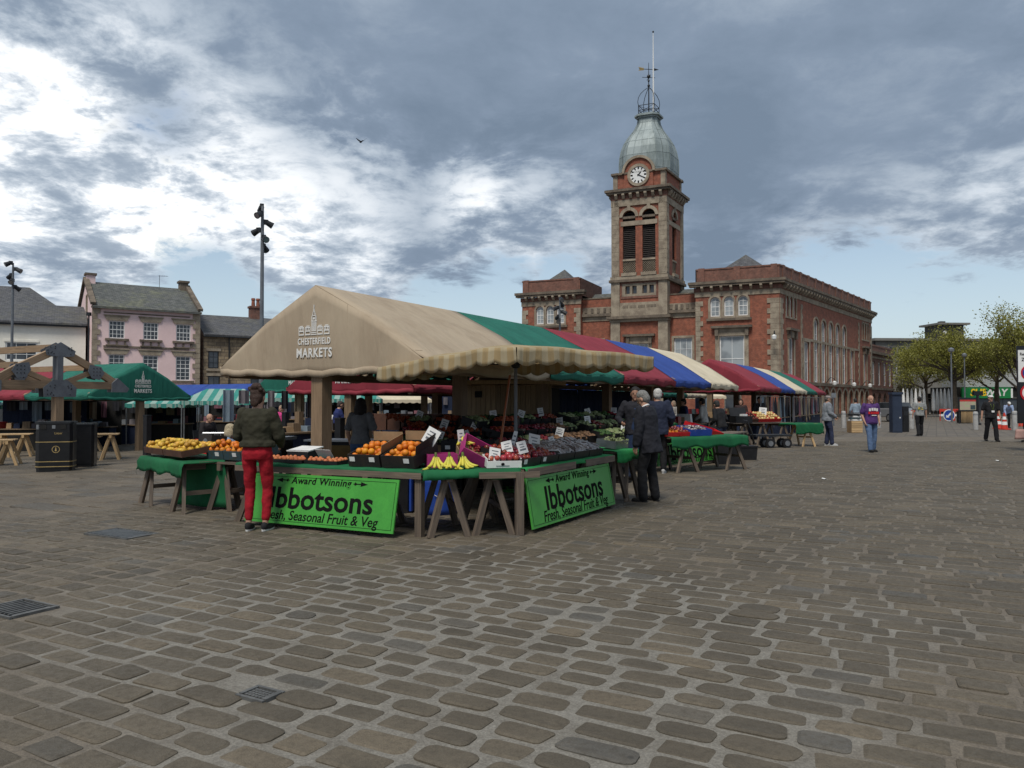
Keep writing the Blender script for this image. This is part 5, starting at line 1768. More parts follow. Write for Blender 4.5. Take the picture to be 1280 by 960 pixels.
# the bare frame on the left, stripped of its cloth
fr_ = thing('stall_frame', 'bare timber stall frame with grey steel plates and no canopy, behind the litter bin', 'stall frame', (-11.95, 20.2, gz(-11.9)), VROT)
truss(fr_, .0, True); plates(fr_, .0)
truss(fr_, 3.7, True); plates(fr_, 3.7)
beam_part('ridge_beam', (0, .1, ZR - .12), (0, 3.6, ZR - .12), .1, .18, M_OAK, fr_)
for s in (-1, 1):
    beam_part('purlin', (s * XK, .1, ZK - .1), (s * XK, 3.6, ZK - .1), .1, .15, M_OAK, fr_)
    beam_part('eave_beam', (s * 1.72, .1, ZE + .12), (s * 1.72, 3.6, ZE + .12), .1, .15, M_OAK, fr_)


# teal and plain pop-up awnings on thin poles further back
def awning(loc, rotz, w, d, colour, label, ze=1.85, zt=2.35, group='low awnings on thin poles'):
    t = thing('pop_up_awning', label, 'awning', loc, rotz, group)
    mat = CANOPY[colour]
    for sx in (-1, 1):
        for sy in (-1, 1):
            b = MB(); b.tube([(sx * (w / 2 - .05), sy * (d / 2 - .05), -.3), (sx * (w / 2 - .05), sy * (d / 2 - .05), ze)], .028, M_GALV, 6); b.build('pole', t)
    b = MB()
    A = [(-w / 2, -d / 2, ze), (w / 2, -d / 2, ze), (w / 2, d / 2, ze), (-w / 2, d / 2, ze)]; r0, r1 = (-w / 2 + d * .28, 0, zt), (w / 2 - d * .28, 0, zt)
    b.add(A + [r0, r1], [(0, 1, 5, 4), (1, 2, 5), (2, 3, 4, 5), (3, 0, 4)], mat)
    c = b.build('canopy', t); solid(c, .006)
    v = MB()
    for (p, q) in ((A[0], A[1]), (A[1], A[2]), (A[2], A[3]), (A[3], A[0])):
        p, q = Vector(p), Vector(q); n = max(6, int((q - p).length / .06))
        for i in range(n):
            a0, a1 = i / n, (i + 1) / n
            f0, f1 = .13 + .05 * abs(math.sin(a0 * (q - p).length * 9)), .13 + .05 * abs(math.sin(a1 * (q - p).length * 9))
            x0, x1 = p.lerp(q, a0), p.lerp(q, a1)
            v.add([x0, x1, (x1.x, x1.y, x1.z - f1), (x0.x, x0.y, x0.z - f0)], [(0, 1, 2, 3)], mat)
    o = v.build('valance', t); solid(o, .005)
    return t


for px, Y, w, col, lb, ze, zt in ((206, 33.5, 2.4, 'teal', 'teal striped awning with scalloped edge left of the three, by the green gable', 1.80, 2.2),
                         (282, 33.0, 3.0, 'teal', 'wider teal awning on thin poles behind the seated woman', 1.86, 2.38),
                         (350, 34.0, 2.6, 'teal', 'teal striped awning seen right of the woman in red', 1.95, 2.4),
                         (440, 35.0, 2.7, 'teal', 'teal awning seen beyond the beige stall post and the woman in grey', 1.85, 2.3),
                         (68, 37.0, 3.4, 'blue', 'low blue awning far behind the bare frame', 1.95, 2.3),
                         (8, 36.0, 3.0, 'teal', 'teal awning low at the left edge', 1.9, 2.3),
                         (152, 36.0, 2.2, 'maroon', 'low maroon awning far behind the green gable post', 1.95, 2.3),
                         (500, 40.0, 3.2, 'cream', 'cream awning beyond the stacked crates of the fruit stall', 1.8, 2.3),
                         (868, 52.0, 3.4, 'cream', 'cream awning seen below the end of the main row', 1.9, 2.4)):
    x = AT(px, Y); awning((x, Y, gz(x) if px > 560 else gz(x) - .12), R(8), w, 2.6, col, lb, ze, zt)

# ------------------------------------------------------------------ the parasol over the corner of the fruit stall
par = thing('market_parasol', 'square market parasol with yellow striped scalloped valance on a grey pole over the fruit tables', 'parasol', (.05, 10.43, 0), R(45))
S2 = 1.32


def par_z(x, y):
    m = max(abs(x), abs(y)) / S2
    z = 2.30 - .13 * m ** 1.5
    # the corner that points left hangs lower
    z -= .17 * max(0, (-x + y) / (2 * S2)) ** 1.6 * (m > .2)
    return z + .012 * math.sin(5 * x + 1.7) * math.sin(6 * y)


b = MB(); b.grid(lambda i, j: ((i * 2 - 1) * S2, (j * 2 - 1) * S2, par_z((i * 2 - 1) * S2, (j * 2 - 1) * S2)), 20, 20, M_PARASOL)
o = grid_uv(b.build('canopy', par, smooth=True), 20, 20, 2.64, 2.64); solid(o, .004)
b = MB(); rnd = random.Random(4)
for e in range(4):
    a = e * R(90); ca, sa = math.cos(a), math.sin(a)
    def val(i, j):
        y = (i * 2 - 1) * S2
        x, yy = S2 * ca - y * sa, S2 * sa + y * ca
        z = par_z(max(-S2, min(S2, x)), max(-S2, min(S2, yy)))
        drop = .165 + .045 * abs(math.sin(i * 8 * math.pi))
        o_ = .02 * math.sin(i * 22 + e) * j + .012
        return (x + ca * o_, yy + sa * o_, z - j * drop)
    b.grid(val, 96, 4, M_PARASOL)
o = grid_uv(b.build('valance', par, smooth=True), 96, 4, 2.64, .22); solid(o, .004)
b = MB(); b.tube([(0, 0, .02), (0, 0, 2.27)], .024, M_STEEL, 10); b.build('pole', par)
b = MB(); b.lathe([(.03, 2.0), (.06, 2.02), (.06, 2.1), (.03, 2.12)], M_DARKSTEEL, n=10); b.build('hub', par)
for k in range(8):
    a = k * R(45); r_ = S2 * (1.0 if k % 2 == 0 else 1.38)
    e = (math.cos(a) * r_, math.sin(a) * r_)
    zz = par_z(max(-S2, min(S2, e[0])), max(-S2, min(S2, e[1])))
    b = MB(); b.tube([(0, 0, 2.24), (e[0] * .96, e[1] * .96, zz - .04)], .010, M_DARKSTEEL, 5); rb_ = b.build('rib', par)
    b = MB(); b.tube([(0, 0, 2.05), (e[0] * .5, e[1] * .5, (2.24 + zz) / 2 - .05)], .008, M_DARKSTEEL, 5); b.build('strut', rb_)
b = MB(); b.box((0, 0, .03), (.5, .5, .05), M_DARKSTEEL); b.build('base', par)

# wooden kiosk and navy tarpaulins behind the displays
kx, ky = AT(577, 18.2), 18.2
kiosk = thing('wooden_kiosk', 'pale timber plank kiosk standing behind the fruit displays', 'kiosk', (kx, ky, 0), R(-14))
KW = 2.05
M_KIOSK = wood_mat('shaded kiosk pine', (.34, .235, .12), (.24, .16, .08))  # pine tone darkened to stand in for shade under the canopies
b = MB(); b.box((KW / 2, .9, .95), (KW - .04, 1.76, 1.86), M_DARKIN); b.build('inner_wall', kiosk)
x = 0; rnd = random.Random(2)
while x < KW:
    w = .12
    b = MB(); b.box((x + w / 2, 0, .98 + rnd.uniform(-.01, .01)), (w - .008, .022, 1.92), M_KIOSK); longuv(b.build('plank', kiosk), (0, 0, 1)); x += w
y = .02
while y < 1.8:
    b = MB(); b.box((-.012, y + .06, .98), (.022, .112, 1.92), M_KIOSK); longuv(b.build('plank', kiosk), (0, 0, 1)); y += .12
b = MB(); b.box((KW / 2, .85, 2.0), (KW + .25, 2.1, .09), M_PINE); b.build('roof', kiosk)
b = MB(); b.box((.42, -.016, 1.72), (.17, .02, .15), M_DARKIN); b.build('vent', kiosk)

for i, (u0, u1, v, lb) in enumerate(((7.6, 12.6, 1.45, 'navy tarpaulin hung behind the vegetable display, nearer the kiosk'), (12.7, 17.6, 1.45, 'navy tarpaulin hung behind the vegetable display, nearer the vendor'))):
    b = MB()
    def tp(i_, j_):
        u = u0 + (u1 - u0) * i_
        x, y = uvp(u, v + .05 * math.sin(u * 7) * (1 - j_ * .5) + .03 * math.sin(u * 17))
        return (x, y, .05 + j_ * 1.85)
    b.grid(tp, 60, 4, M_CURTAIN)
    o = solid(b.build('tarpaulin', smooth=True), .004); tag(o, lb, 'tarpaulin', 'navy tarpaulins behind the vegetables')

# ------------------------------------------------------------------ trestle tables and their cloths
def leg_pair(t, x, d, z, mat, spread=.30, name='trestle', lean=.0):
    """A-frame trestle across the table at x: two legs each side, a top bar and a stretcher"""
    b = MB(); b.beam((x, -d / 2, z - .05), (x, d / 2, z - .05), .07, .09, mat); tr = longuv(b.build(name, t), (0, 1, 0))
    for sy in (-1, 1):
        for sx in (-1, 1):
            beam_part('leg', (x + sx * .03, sy * (d / 2 - .10), z - .06), (x + sx * spread, sy * (d / 2 - .02), .0), .05, .07, mat, tr)
    beam_part('stretcher', (x + spread * .55, -d / 2 + .06, z * .42), (x + spread * .55, d / 2 - .06, z * .42), .03, .06, mat, tr)
    return tr


def table(p, q, d, z, label, mat, trestles=(.18, .82), planks=4, side=1, group=None, spread=.28, back=.0):
    """plank table whose front edge runs from p to q (ground points); local x along the edge, y away from the viewer"""
    p, q = Vector((p[0], p[1])), Vector((q[0], q[1])); e = q - p; L = e.length
    a = math.atan2(e.y, e.x)
    t = thing('trestle_table', label, 'table', (p.x, p.y, gz(p.x)), a, group)
    w = d / planks
    for i in range(planks):
        b = MB(); b.box((L / 2, w * (i + .5), z - .016), (L + .03 * ((i % 2) - .5), w - .01, .03), mat); longuv(b.build('plank', t), (1, 0, 0))
    for f in trestles:
        tr = leg_pair(t, 0, d, z - .03, mat, spread)
        tr.location = (L * f, d / 2, 0)
    return t, L, a


def cloth(t_loc, a, L, d, z, label, mat, over=(.0, .0, .25, .0), seed=1, name='table_cloth', sag=.0):
    """cloth on a table: over = drop at left, right, front, back"""
    rnd = random.Random(seed); ph = rnd.uniform(0, 6)
    b = MB(); l_, r_, f_, k_ = over
    nx, ny = 40, 22
    def fn(i, j):
        u = -l_ + i * (L + l_ + r_); v = -f_ + j * (d + f_ + k_)
        x = min(max(u, -.012), L + .012); y = min(max(v, -.012), d + .012)
        drop = max(0, -.0 - u) + max(0, u - L) + max(0, -v) + max(0, v - d)
        edge = .03 * math.sin(9 * u + ph) * (drop > .01)
        fold = .022 * math.sin(17 * (u + v) + ph) * min(1, drop * 6)
        zz = z + .006 + .004 * math.sin(13 * u + 5 * v) - drop + (edge * min(1, drop * 4))
        if v < 0: y -= .012 + abs(fold)
        if v > d: y += .012 + abs(fold)
        if u < 0: x -= .012 + abs(fold)
        if u > L: x += .012 + abs(fold)
        return (x, y, zz)
    b.grid(fn, nx, ny, mat)
    o = solid(b.build(name, smooth=True, loc=t_loc, rotz=a), .005)
    return tag(o, label, 'cloth', 'green cloths on the fruit tables')


ZT = .76
# front table with the first signboard
F0, F1 = (-3.55, 9.93), (-1.02, 8.78)
tf, LF, aF = table(F0, F1, .85, ZT, 'plank table along the front of the fruit stall, above the left signboard', M_GREYWOOD, (.1, .62), group='trestle tables of the fruit stall')
beam_part('corner_leg', (LF - .06, .04, 0), (LF - .06, .04, ZT - .03), .085, .085, M_GREYWOOD, tf)
beam_part('front_rail', (0, -.02, ZT - .06), (LF, -.02, ZT - .06), .03, .07, M_GREYWOOD, tf)
cloth(tf.location, aF, LF, .85, ZT, 'green cloth under the orange boxes and punnets of the front table', M_GREENCLOTH, (0, .02, .05, .1), 3)
# corner table
C0, C1 = (-.98, 8.72), (.10, 8.98)
tcn, LC, aC = table(C0, C1, .9, ZT, 'short corner table between the two signboards, under the bananas', M_GREYWOOD, (.25, .72), group='trestle tables of the fruit stall', spread=.22)
beam_part('corner_leg', (LC - .02, -.02, 0), (LC - .02, -.02, ZT - .03), .09, .09, M_GREYWOOD, tcn)
beam_part('front_rail', (LC * .55, -.035, ZT - .06), (LC + .22, -.035, ZT - .06), .03, .07, M_GREYWOOD, tcn)
cloth(tcn.location, aC, LC, .9, ZT, 'green cloth hanging over the edge of the corner table under the bananas', M_GREENCLOTH, (.03, .0, .10, .1), 5)
# side table with the second signboard
S0, S1 = (.14, 9.02), (1.50, 11.45)
tsd, LS, aS = table(S0, S1, .95, ZT, 'plank table along the side of the fruit stall, above the right signboard', M_GREYWOOD, (.3, .9), group='trestle tables of the fruit stall')
beam_part('front_rail', (.05, -.02, ZT - .05), (LS * .5, -.02, ZT - .05), .03, .09, M_GREYWOOD, tsd)
beam_part('front_rail', (LS * .62, -.02, ZT - .05), (LS, -.02, ZT - .05), .03, .09, M_GREYWOOD, tsd)
cloth(tsd.location, aS, LS, .95, ZT, 'green cloth under the wrapped trays of the side table', M_GREENBRIGHT, (.0, .05, .05, .05), 7)
# end table, bright cloth
E0, E1 = (1.55, 11.52), (2.0, 12.2)
ten, LE, aE = table(E0, E1, .95, ZT + .04, 'small end table with dark A-frame legs beside the man in the dark suit', M_GREYWOOD, (.25, .8), planks=3, group='trestle tables of the fruit stall', spread=.24)
cloth(ten.location, aE, LE, .95, ZT + .04, 'bright green cloth on the end table beside the man in the dark suit', M_GREENBRIGHT, (.0, .10, .17, .05), 9)
# left table with the yellow fruit
Q0, Q1 = (-5.75, 11.9), (-4.55, 10.65)
tq, LQ, aQ = table(Q0, Q1, .85, .74, 'weathered trestle table at the left end of the fruit stall, under the yellow fruit', M_GREYWOOD, (.12, .86), group='trestle tables of the fruit stall', spread=.22)
cloth(tq.location, aQ, LQ, .85, .74, 'dark green cloth hanging in a curve below the tray of yellow fruit', M_GREENCLOTH, (.12, .02, .20, .05), 11)
R0, R1 = (-4.30, 11.0), (-3.42, 10.55)
tr2, LR, aR = table(R0, R1, .8, .70, 'low pale topped trestle under the blue boxes of oranges', M_GREYWOOD, (.15, .85), planks=3, group='trestle tables of the fruit stall', spread=.2)
b = MB(); b.grid(lambda i, j: (-4.95 + i * .9 + .03 * math.sin(j * 5), 11.35 - i * .42 + .04 * math.sin(9 * i) * (1 - j), .04 + j * .68), 20, 8, M_GREENCLOTH)
tag(solid(b.build('hanging_cloth', smooth=True), .005), 'dark green cloth hanging to the ground between the two left tables', 'cloth', 'green cloths on the fruit tables')


# ------------------------------------------------------------------ signboards
def signboard(p, q, h, z0, lean, label):
    p, q = Vector(p), Vector(q); e = q - p; L = e.length; a = math.atan2(e.y, e.x)
    t = thing('signboard', label, 'sign', (p.x, p.y, z0), a, 'green stall signboards')
    t.rotation_euler = (lean, 0, a)
    b = MB(); b.box((L / 2, 0, h / 2), (L, .02, h), M_SIGNGREEN); b.build('board', t)
    b = MB(); m_ = .035
    for c, d in (((L / 2, -.011, h - m_), (L - 2 * m_, .003, .004)), ((L / 2, -.011, m_), (L - 2 * m_, .003, .004)), ((m_, -.011, h / 2), (.004, .003, h - 2 * m_)), ((L - m_, -.011, h / 2), (.004, .003, h - 2 * m_))):
        b.box(c, d, M_INK)
    b.build('border_line', t)
    k = L / 2.3
    text_mesh('lettering', 'Award Winning', .12 * k, M_INK, t, (L / 2, -.0115, h * .875), sx=1.12, bold=.0022, shear=.12, space=1.08)
    text_mesh('lettering', 'Ibbotsons', .365 * k, M_INK, t, (L / 2 + .02, -.0115, h * .50), sx=1.12, bold=.007)
    text_mesh('lettering', 'Fresh, Seasonal Fruit & Veg', .165 * k, M_INK, t, (L / 2 + .02, -.0115, h * .17), sx=.98, bold=.0015, shear=.16)
    b = MB()
    for s in (-1, 1):
        x0 = L / 2 + s * .52 * k
        fr = lambda a_, z, hh: (x0 + s * a_ * k, -.0115 + hh, h * .875 + z * k)
        b.prism([(-.02, -.006), (.09, -.006), (.09, -.028), (.19, 0), (.09, .028), (.09, .006), (-.02, .006)], -.001, .001, M_INK, fr)
        b.prism([(0, -.022), (.03, -.006), (.03, .006), (0, .022)], -.0018, .0012, M_INK, fr)
    b.build('arrow', t)
    return t


# lettering lies in the board's face: local x along, z up, facing -y
signboard((-3.36, 9.70), (-1.34, 8.70), .61, .055, R(-12), 'green signboard on the left front of the stall with bold black lettering')
signboard((.24, 9.00), (1.50, 11.25), .60, .055, R(-10), 'green signboard on the right side of the stall with bold black lettering')
signboard((-.35, 11.9), (.55, 12.35), .5, .12, R(-6), 'green signboard deep under the stall, seen between the trestle legs')

# ------------------------------------------------------------------ crates, trays and what is in them
M_CARDB = pm('brown cardboard', (.30, .20, .11), (.24, .155, .085), rough=.85, scale=4, bump=.05)
M_BOXBLK = pm('black printed box', (.016, .015, .016), (.03, .024, .02), rough=.6, bump=.04)
M_BOXBLU = pm('blue printed box', (.035, .075, .10), (.05, .06, .05), rough=.6, scale=18, bump=.03)
M_BOXPNK = pm('magenta box', (.40, .035, .18), (.32, .028, .145), rough=.6, bump=.03)
M_BOXRED = pm('red plastic crate', (.55, .02, .025), (.45, .016, .02), rough=.4, bump=.03)
M_TRAYWOOD = pm('dark wooden tray', (.10, .045, .028), (.06, .028, .02), rough=.7, scale=7, bump=.1)
M_BLUEBOX = pm('royal blue box', (.02, .06, .32), (.015, .05, .26), rough=.5, bump=.03)
M_PEEL = pm('orange peel', (.72, .235, .012), (.62, .17, .01), var=.25, rough=.45, scale=14, fine=220, bump=.3, spec=.4)
M_LEMON = pm('yellow rind', (.66, .40, .04), (.52, .30, .03), var=.3, rough=.45, scale=16, fine=180, bump=.2, spec=.4)
M_APPLE = pm('red apple skin', (.36, .03, .03), (.26, .05, .03), var=.35, rough=.3, scale=22, bump=.05, spec=.5)
M_PEPPER = pm('red pepper skin', (.30, .024, .018), (.16, .015, .014), var=.4, rough=.3, scale=15, bump=.05, spec=.5)
M_BERRY = pm('red berries', (.26, .02, .025), (.13, .012, .018), rough=.4, scale=20, bump=.1)
M_BANANA = pm('banana skin', (.66, .56, .07), (.50, .48, .08), rough=.5, scale=12, bump=.05)
M_STALK = pm('green stalk', (.12, .17, .03), (.08, .10, .025), rough=.6, bump=.1)
M_VEG = pm('leafy greens', (.05, .11, .025), (.022, .055, .014), rough=.6, scale=20, bump=.3)  # vegetable heap colours lowered to imitate shade under the canopy
M_PALEVEG = pm('pale vegetables', (.27, .29, .15), (.11, .16, .055), rough=.6, scale=18, bump=.2)
M_ROOT = pm('root vegetables', (.30, .17, .09), (.18, .10, .055), rough=.75, scale=18, bump=.2)
M_WRAP = pm('clear film wrap', (.42, .36, .34), (.12, .09, .08), var=.4, rough=.15, scale=26, fine=60, bump=.5, spec=.8)
M_NET = pm('orange netting', (.30, .06, .016), (.20, .035, .012), rough=.6, scale=40, fine=90, bump=.4)
M_GOLDAPPLE = pm('golden fruit', (.68, .52, .22), (.58, .40, .15), var=.25, rough=.45, scale=14, bump=.05)


def crate(loc, rotz, L, Wd, H, mat, label, tilt=0.0, name='crate', cat='crate', group='produce crates on the tables', inner=None, lip=.012, lab=None, cut=0.0, kind_handles=True):
    """open box: base, four walls, rim; local origin at the middle of the base's front edge; tilt lifts the back"""
    t = thing(name, label, cat, loc, rotz, group)
    t.rotation_euler = (tilt, 0, rotz)
    b = MB(); th = lip
    b.box((0, Wd / 2, th / 2), (L - .002, Wd - .002, th), inner or mat)
    b.build('base', t)
    for c, d in (((0, th / 2, H / 2 - cut / 2), (L, th, H - cut)), ((0, Wd - th / 2, H / 2), (L, th, H)), ((-L / 2 + th / 2, Wd / 2, H / 2 - .001), (th, Wd - 2 * th - .002, H - .002)), ((L / 2 - th / 2, Wd / 2, H / 2 - .001), (th, Wd - 2 * th - .002, H - .002))):
        b = MB(); b.box(c, d, mat); b.build('side', t)
    if lab:
        for lx in lab:
            b = MB(); b.box((lx, -.003, (H - cut) * .62), (.075, .004, .055), M_CARD); b.build('paper_label', t)
    return t


def inside(t, x, y, z):
    """world point of a local point of a crate"""
    m = Matrix.Translation(t.location) @ t.rotation_euler.to_matrix().to_4x4()
    return m @ Vector((x, y, z))


FRUIT = {}


def fruit(kind, r, mat, shape=(1, 1, .93), n=14, m=10):
    if kind in FRUIT: return FRUIT[kind]
    b = MB(); b.ball((0, 0, 0), (r * shape[0], r * shape[1], r * shape[2]), mat, n, m)
    b.ball((0, 0, r * shape[2] * .97), (r * .12, r * .12, r * .05), M_STALK, 6, 4)
    o = b.build(kind, smooth=True, uv=False); FRUIT[kind] = o.data; bpy.data.objects.remove(o)
    return FRUIT[kind]


def put(kind, data, p, s, rnd, label, cat, group):
    o = bpy.data.objects.new(kind, data); COL.objects.link(o)
    o.location = p; o.rotation_euler = (rnd.uniform(-1.2, 1.2), rnd.uniform(-1.2, 1.2), rnd.uniform(0, 6)); o.scale = (s, s, s)
    return tag(o, label, cat, group)


def fill(t, L, Wd, z0, kind, data, r, label, cat, group, rnd, rows=None, cols=None, heap=.0, skip=.0, lip=.02, jit=.12):
    nx = cols or max(1, int((L - 2 * lip) / (2 * r))); ny = rows or max(1, int((Wd - 2 * lip) / (2 * r)))
    for j in range(ny):
        off = r if j % 2 else 0
        for i in range(nx):
            if rnd.random() < skip: continue
            x = -L / 2 + lip + r + i * (L - 2 * lip - 2 * r) / max(1, nx - 1) * (1 if not off else .92) + (off * .3)
            y = lip + r + j * (Wd - 2 * lip - 2 * r) / max(1, ny - 1)
            fx, fy = 1 - abs(2 * x / L), 1 - abs(2 * y / Wd - 1)
            z = z0 + heap * min(fx, fy) * 1.6 + rnd.uniform(-.1, .1) * r
            where = ', ' + (('front', 'middle', 'back')[min(2, 3 * j // max(1, ny))] + ' rows, ' if ny > 1 else '') + ('left', 'centre', 'right')[min(2, 3 * i // max(1, nx))] + (' top' if z0 > .12 else '')
            put(kind, data, inside(t, x + rnd.uniform(-jit, jit) * r, y + rnd.uniform(-jit, jit) * r, z), rnd.uniform(.88, 1.1), rnd, label + where, cat, group)


def price_card(p, rotz, w, h, label, tilt=0.0, roll=0.0, stick=.12):
    t = thing('price_card', label, 'price card', p, rotz, 'price cards stuck among the produce')
    t.rotation_euler = (tilt, roll, rotz)
    b = MB(); b.box((0, 0, stick + h / 2), (w, .004, h), M_CARD); b.build('card', t)
    b = MB(); rnd = random.Random(int(abs(p[0] * 1000)))
    for k in range(3):
        ww = w * rnd.uniform(.4, .75); b.box((rnd.uniform(-.05, .05) * w, -.003, stick + h * (.75 - .22 * k)), (ww, .001, h * (.07 if k < 2 else .14)), M_STEEL)
    tag(b.build('pen_marks', t), kind='stuff')
    b = MB(); b.box((0, .006, stick / 2 + .01), (.012, .006, stick + .05), M_PINE); b.build('stick', t)
    return t


rf_ = random.Random(21)
aim = lambda p: math.atan2(p[1], p[0]) - R(90)      # faces the camera side
# two black boxes of oranges, tilted to the front
OR = fruit('orange', .041, M_PEEL)
axF = Vector((math.cos(aF), math.sin(aF))); ayF = Vector((-axF.y, axF.x))
def onF(x, y, z=ZT + .012): return (tf.location.x + axF.x * x + ayF.x * y, tf.location.y + axF.y * x + ayF.y * y, z)
bx1 = crate(onF(LF - .84, .06), aF, .45, .56, .15, M_BOXBLK, 'left of the two tilted black boxes of large oranges', R(15), inner=M_CARDB, lab=(-.16, .12))
bx2 = crate(onF(LF - .36, .06), aF, .45, .56, .15, M_BOXBLK, 'right of the two tilted black boxes of large oranges, nearest the corner', R(17), inner=M_CARDB, lab=(.12,))
for bx, lb in ((bx1, 'large orange in the left black box'), (bx2, 'large orange in the right black box')):
    fill(bx, .45, .56, .105, 'orange', OR, .041, lb, 'orange', 'oranges in the front black boxes', rf_, heap=.02, skip=.06)
    fill(bx, .30, .40, .165, 'orange', OR, .041, lb, 'orange', 'oranges in the front black boxes', rf_, heap=.02, skip=.25, rows=3, cols=3)
    # raised flaps of the box behind
    b = MB(); b.box((0, .575, .20), (.43, .006, .12), M_CARDB, rx=R(-12)); b.build('flap', bx); b = MB(); b.box((.232, .3, .20), (.006, .48, .11), M_BOXBLK if bx is bx2 else M_CARDB, ry=R(14)); b.build('flap', bx)
price_card(inside(bx2, .13, .40, .10), aF + R(12), .17, .20, 'big white price card tilted in the right box of oranges', R(-14), R(28), .07)
# bananas
def banana_hand(loc, rz, n, label):
    t = thing('banana_bunch', label, 'bananas', loc, rz, 'banana bunches on the corner table')
    for k in range(n):
        a = (k - (n - 1) / 2) * .26 + .07 * math.sin(k * 7.3 + rz * 31); kz = 1.0 + .12 * math.sin(k * 4.1 + rz * 17); b = MB(); pts = []; rr = []
        for i in range(9):
            f = i / 8; ang = R(10 + 95 * f); rad = .13
            x, z = rad * (1 - math.cos(ang)) * .9, rad * math.sin(ang)
            y_ = -x - .0; pts.append((math.sin(a) * (x + .02) * 1.7 + a * .02, -math.cos(a) * (x + .01) - .01 * (k % 2), .155 - z * 1.05 * kz + .01 * (k % 2)))
            rr.append((.006, .011, .017, .0195, .020, .0195, .018, .013, .004)[i])
        b.tube(pts, rr, M_BANANA, 8); b.build('banana', t, smooth=True)
    b = MB(); b.tube([(0, .01, .12), (0, .012, .165), (0, .02, .185)], [.022, .016, .014], M_STALK, 7); b.build('stalk', t)
    return t


axC = Vector((math.cos(aC), math.sin(aC))); ayC = Vector((-axC.y, axC.x))
def onC(x, y, z=ZT + .012): return (tcn.location.x + axC.x * x + ayC.x * y, tcn.location.y + axC.y * x + ayC.y * y, z)
for k, (x, lb) in enumerate(((.14, 'greenish yellow banana bunch next to the orange boxes'), (.30, 'middle banana bunch in front of the magenta box'), (.46, 'ripe banana bunch against the tilted magenta box'))):
    banana_hand(onC(x, .17), aC + R(-8 + 9 * k), 5, lb)
banana_hand(onC(.52, .62, ZT + .26), aC + R(10), 4, 'green tipped banana bunch lying on top of the tilted magenta box')
crate(onC(.24, .30), aC, .36, .30, .16, M_BOXPNK, 'upright magenta box behind the bananas', R(0), inner=M_CARDB)
mg = crate(onC(.60, .26, ZT + .06), aC + R(4), .40, .36, .13, M_BOXPNK, 'magenta box propped up sideways beside the bananas', R(22), inner=M_CARDB); mg.rotation_euler = (R(30), R(28), aC)
rb_ = crate(onC(.66, .48, ZT + .05), aC, .36, .34, .12, M_CARDB, 'brown box heaped with dark red berries on the corner table', R(14))
BR = fruit('strawberry', .020, M_BERRY, (1, 1, 1.15), 8, 6)
for lv, (l_, w_) in enumerate(((.34, .32), (.28, .26), (.2, .2), (.12, .12))):
    fill(rb_, l_, w_, .09 + lv * .03, 'strawberry', BR, .024, 'dark red strawberry, %s layer of the brown box' % ('bottom', 'second', 'third', 'top')[lv], 'strawberry', 'strawberries on the corner table', rf_, heap=.03, skip=.1)
price_card(onC(.52, .55, ZT + .20), aC + R(30), .10, .19, 'tall white price card above the magenta box', R(-5), R(-4), .06)
wb_ = crate(onC(.94, .10), aC, .42, .30, .11, M_WHITE, 'white box of red apples at the corner of the stall', R(7), inner=M_CARD, cut=.03)
AP = fruit('apple', .038, M_APPLE)
fill(wb_, .42, .30, .085, 'apple', AP, .038, 'red apple in the white box', 'apple', 'apples in the white box', rf_, heap=.035, skip=.08)
b = MB(); b.ball((-.02, -.004, .045), (.022, .003, .016), M_INK, 8, 6); b.box((-.02, -.004, .025), (.16, .002, .006), M_STEEL); b.build('printed_mark', wb_)
price_card(inside(wb_, -.12, .03, .06), aC + R(8), .14, .16, 'white price card leaning at the front of the apple box', R(-18), R(12), .02)
price_card(inside(wb_, .10, .22, .10), aC + R(-20), .13, .15, 'white price card at the back of the apple box', R(-22), R(-14), .04)
# flat black punnets of peaches along the front table
PEACH = fruit('peach', .03, pm('peach skin', (.55, .20, .07), (.42, .11, .05), rough=.6, scale=20, bump=.1), (1, 1, .9), 10, 8)
for k in range(5):
    pt = crate(onF(.30 + k * .27, .10 + .02 * (k % 2)), aF, .25, .30, .045, M_BLACK, ('punnet of peaches beside the woman in red, %s' % ('first', 'second', 'third', 'fourth', 'fifth')[k]) + '' if k else 'punnet of peaches hidden partly by the woman in red', R(3), name='punnet', cat='punnet', group='peach punnets on the front table')
    fill(pt, .25, .30, .04, 'peach', PEACH, .032, 'small peach in the %s flat punnet from the left' % ('first', 'second', 'third', 'fourth', 'fifth')[k], 'peach', 'peaches in the flat punnets', rf_, skip=.12)
nt = thing('paper_notice', 'sheet of white paper propped among the punnets on the front table', 'notice', onF(1.05, .52, ZT + .02), aF); nt.rotation_euler = (R(35), 0, aF + R(-8))
b = MB(); b.box((0, 0, .09), (.27, .004, .19), M_CARD); b.build('sheet', nt)
for k, (x, lb) in enumerate(((.35, 'clear lidded tub behind the punnets'),)):
    cc_ = crate(onF(x + .25, .46), aF, .34, .3, .14, M_BLACK, 'black tub with a pale lid behind the punnets on the front table', 0, name='tub', cat='tub')
    b = MB(); b.box((0, .15, .15), (.36, .32, .015), M_CARD, rx=R(8)); b.build('lid', cc_)

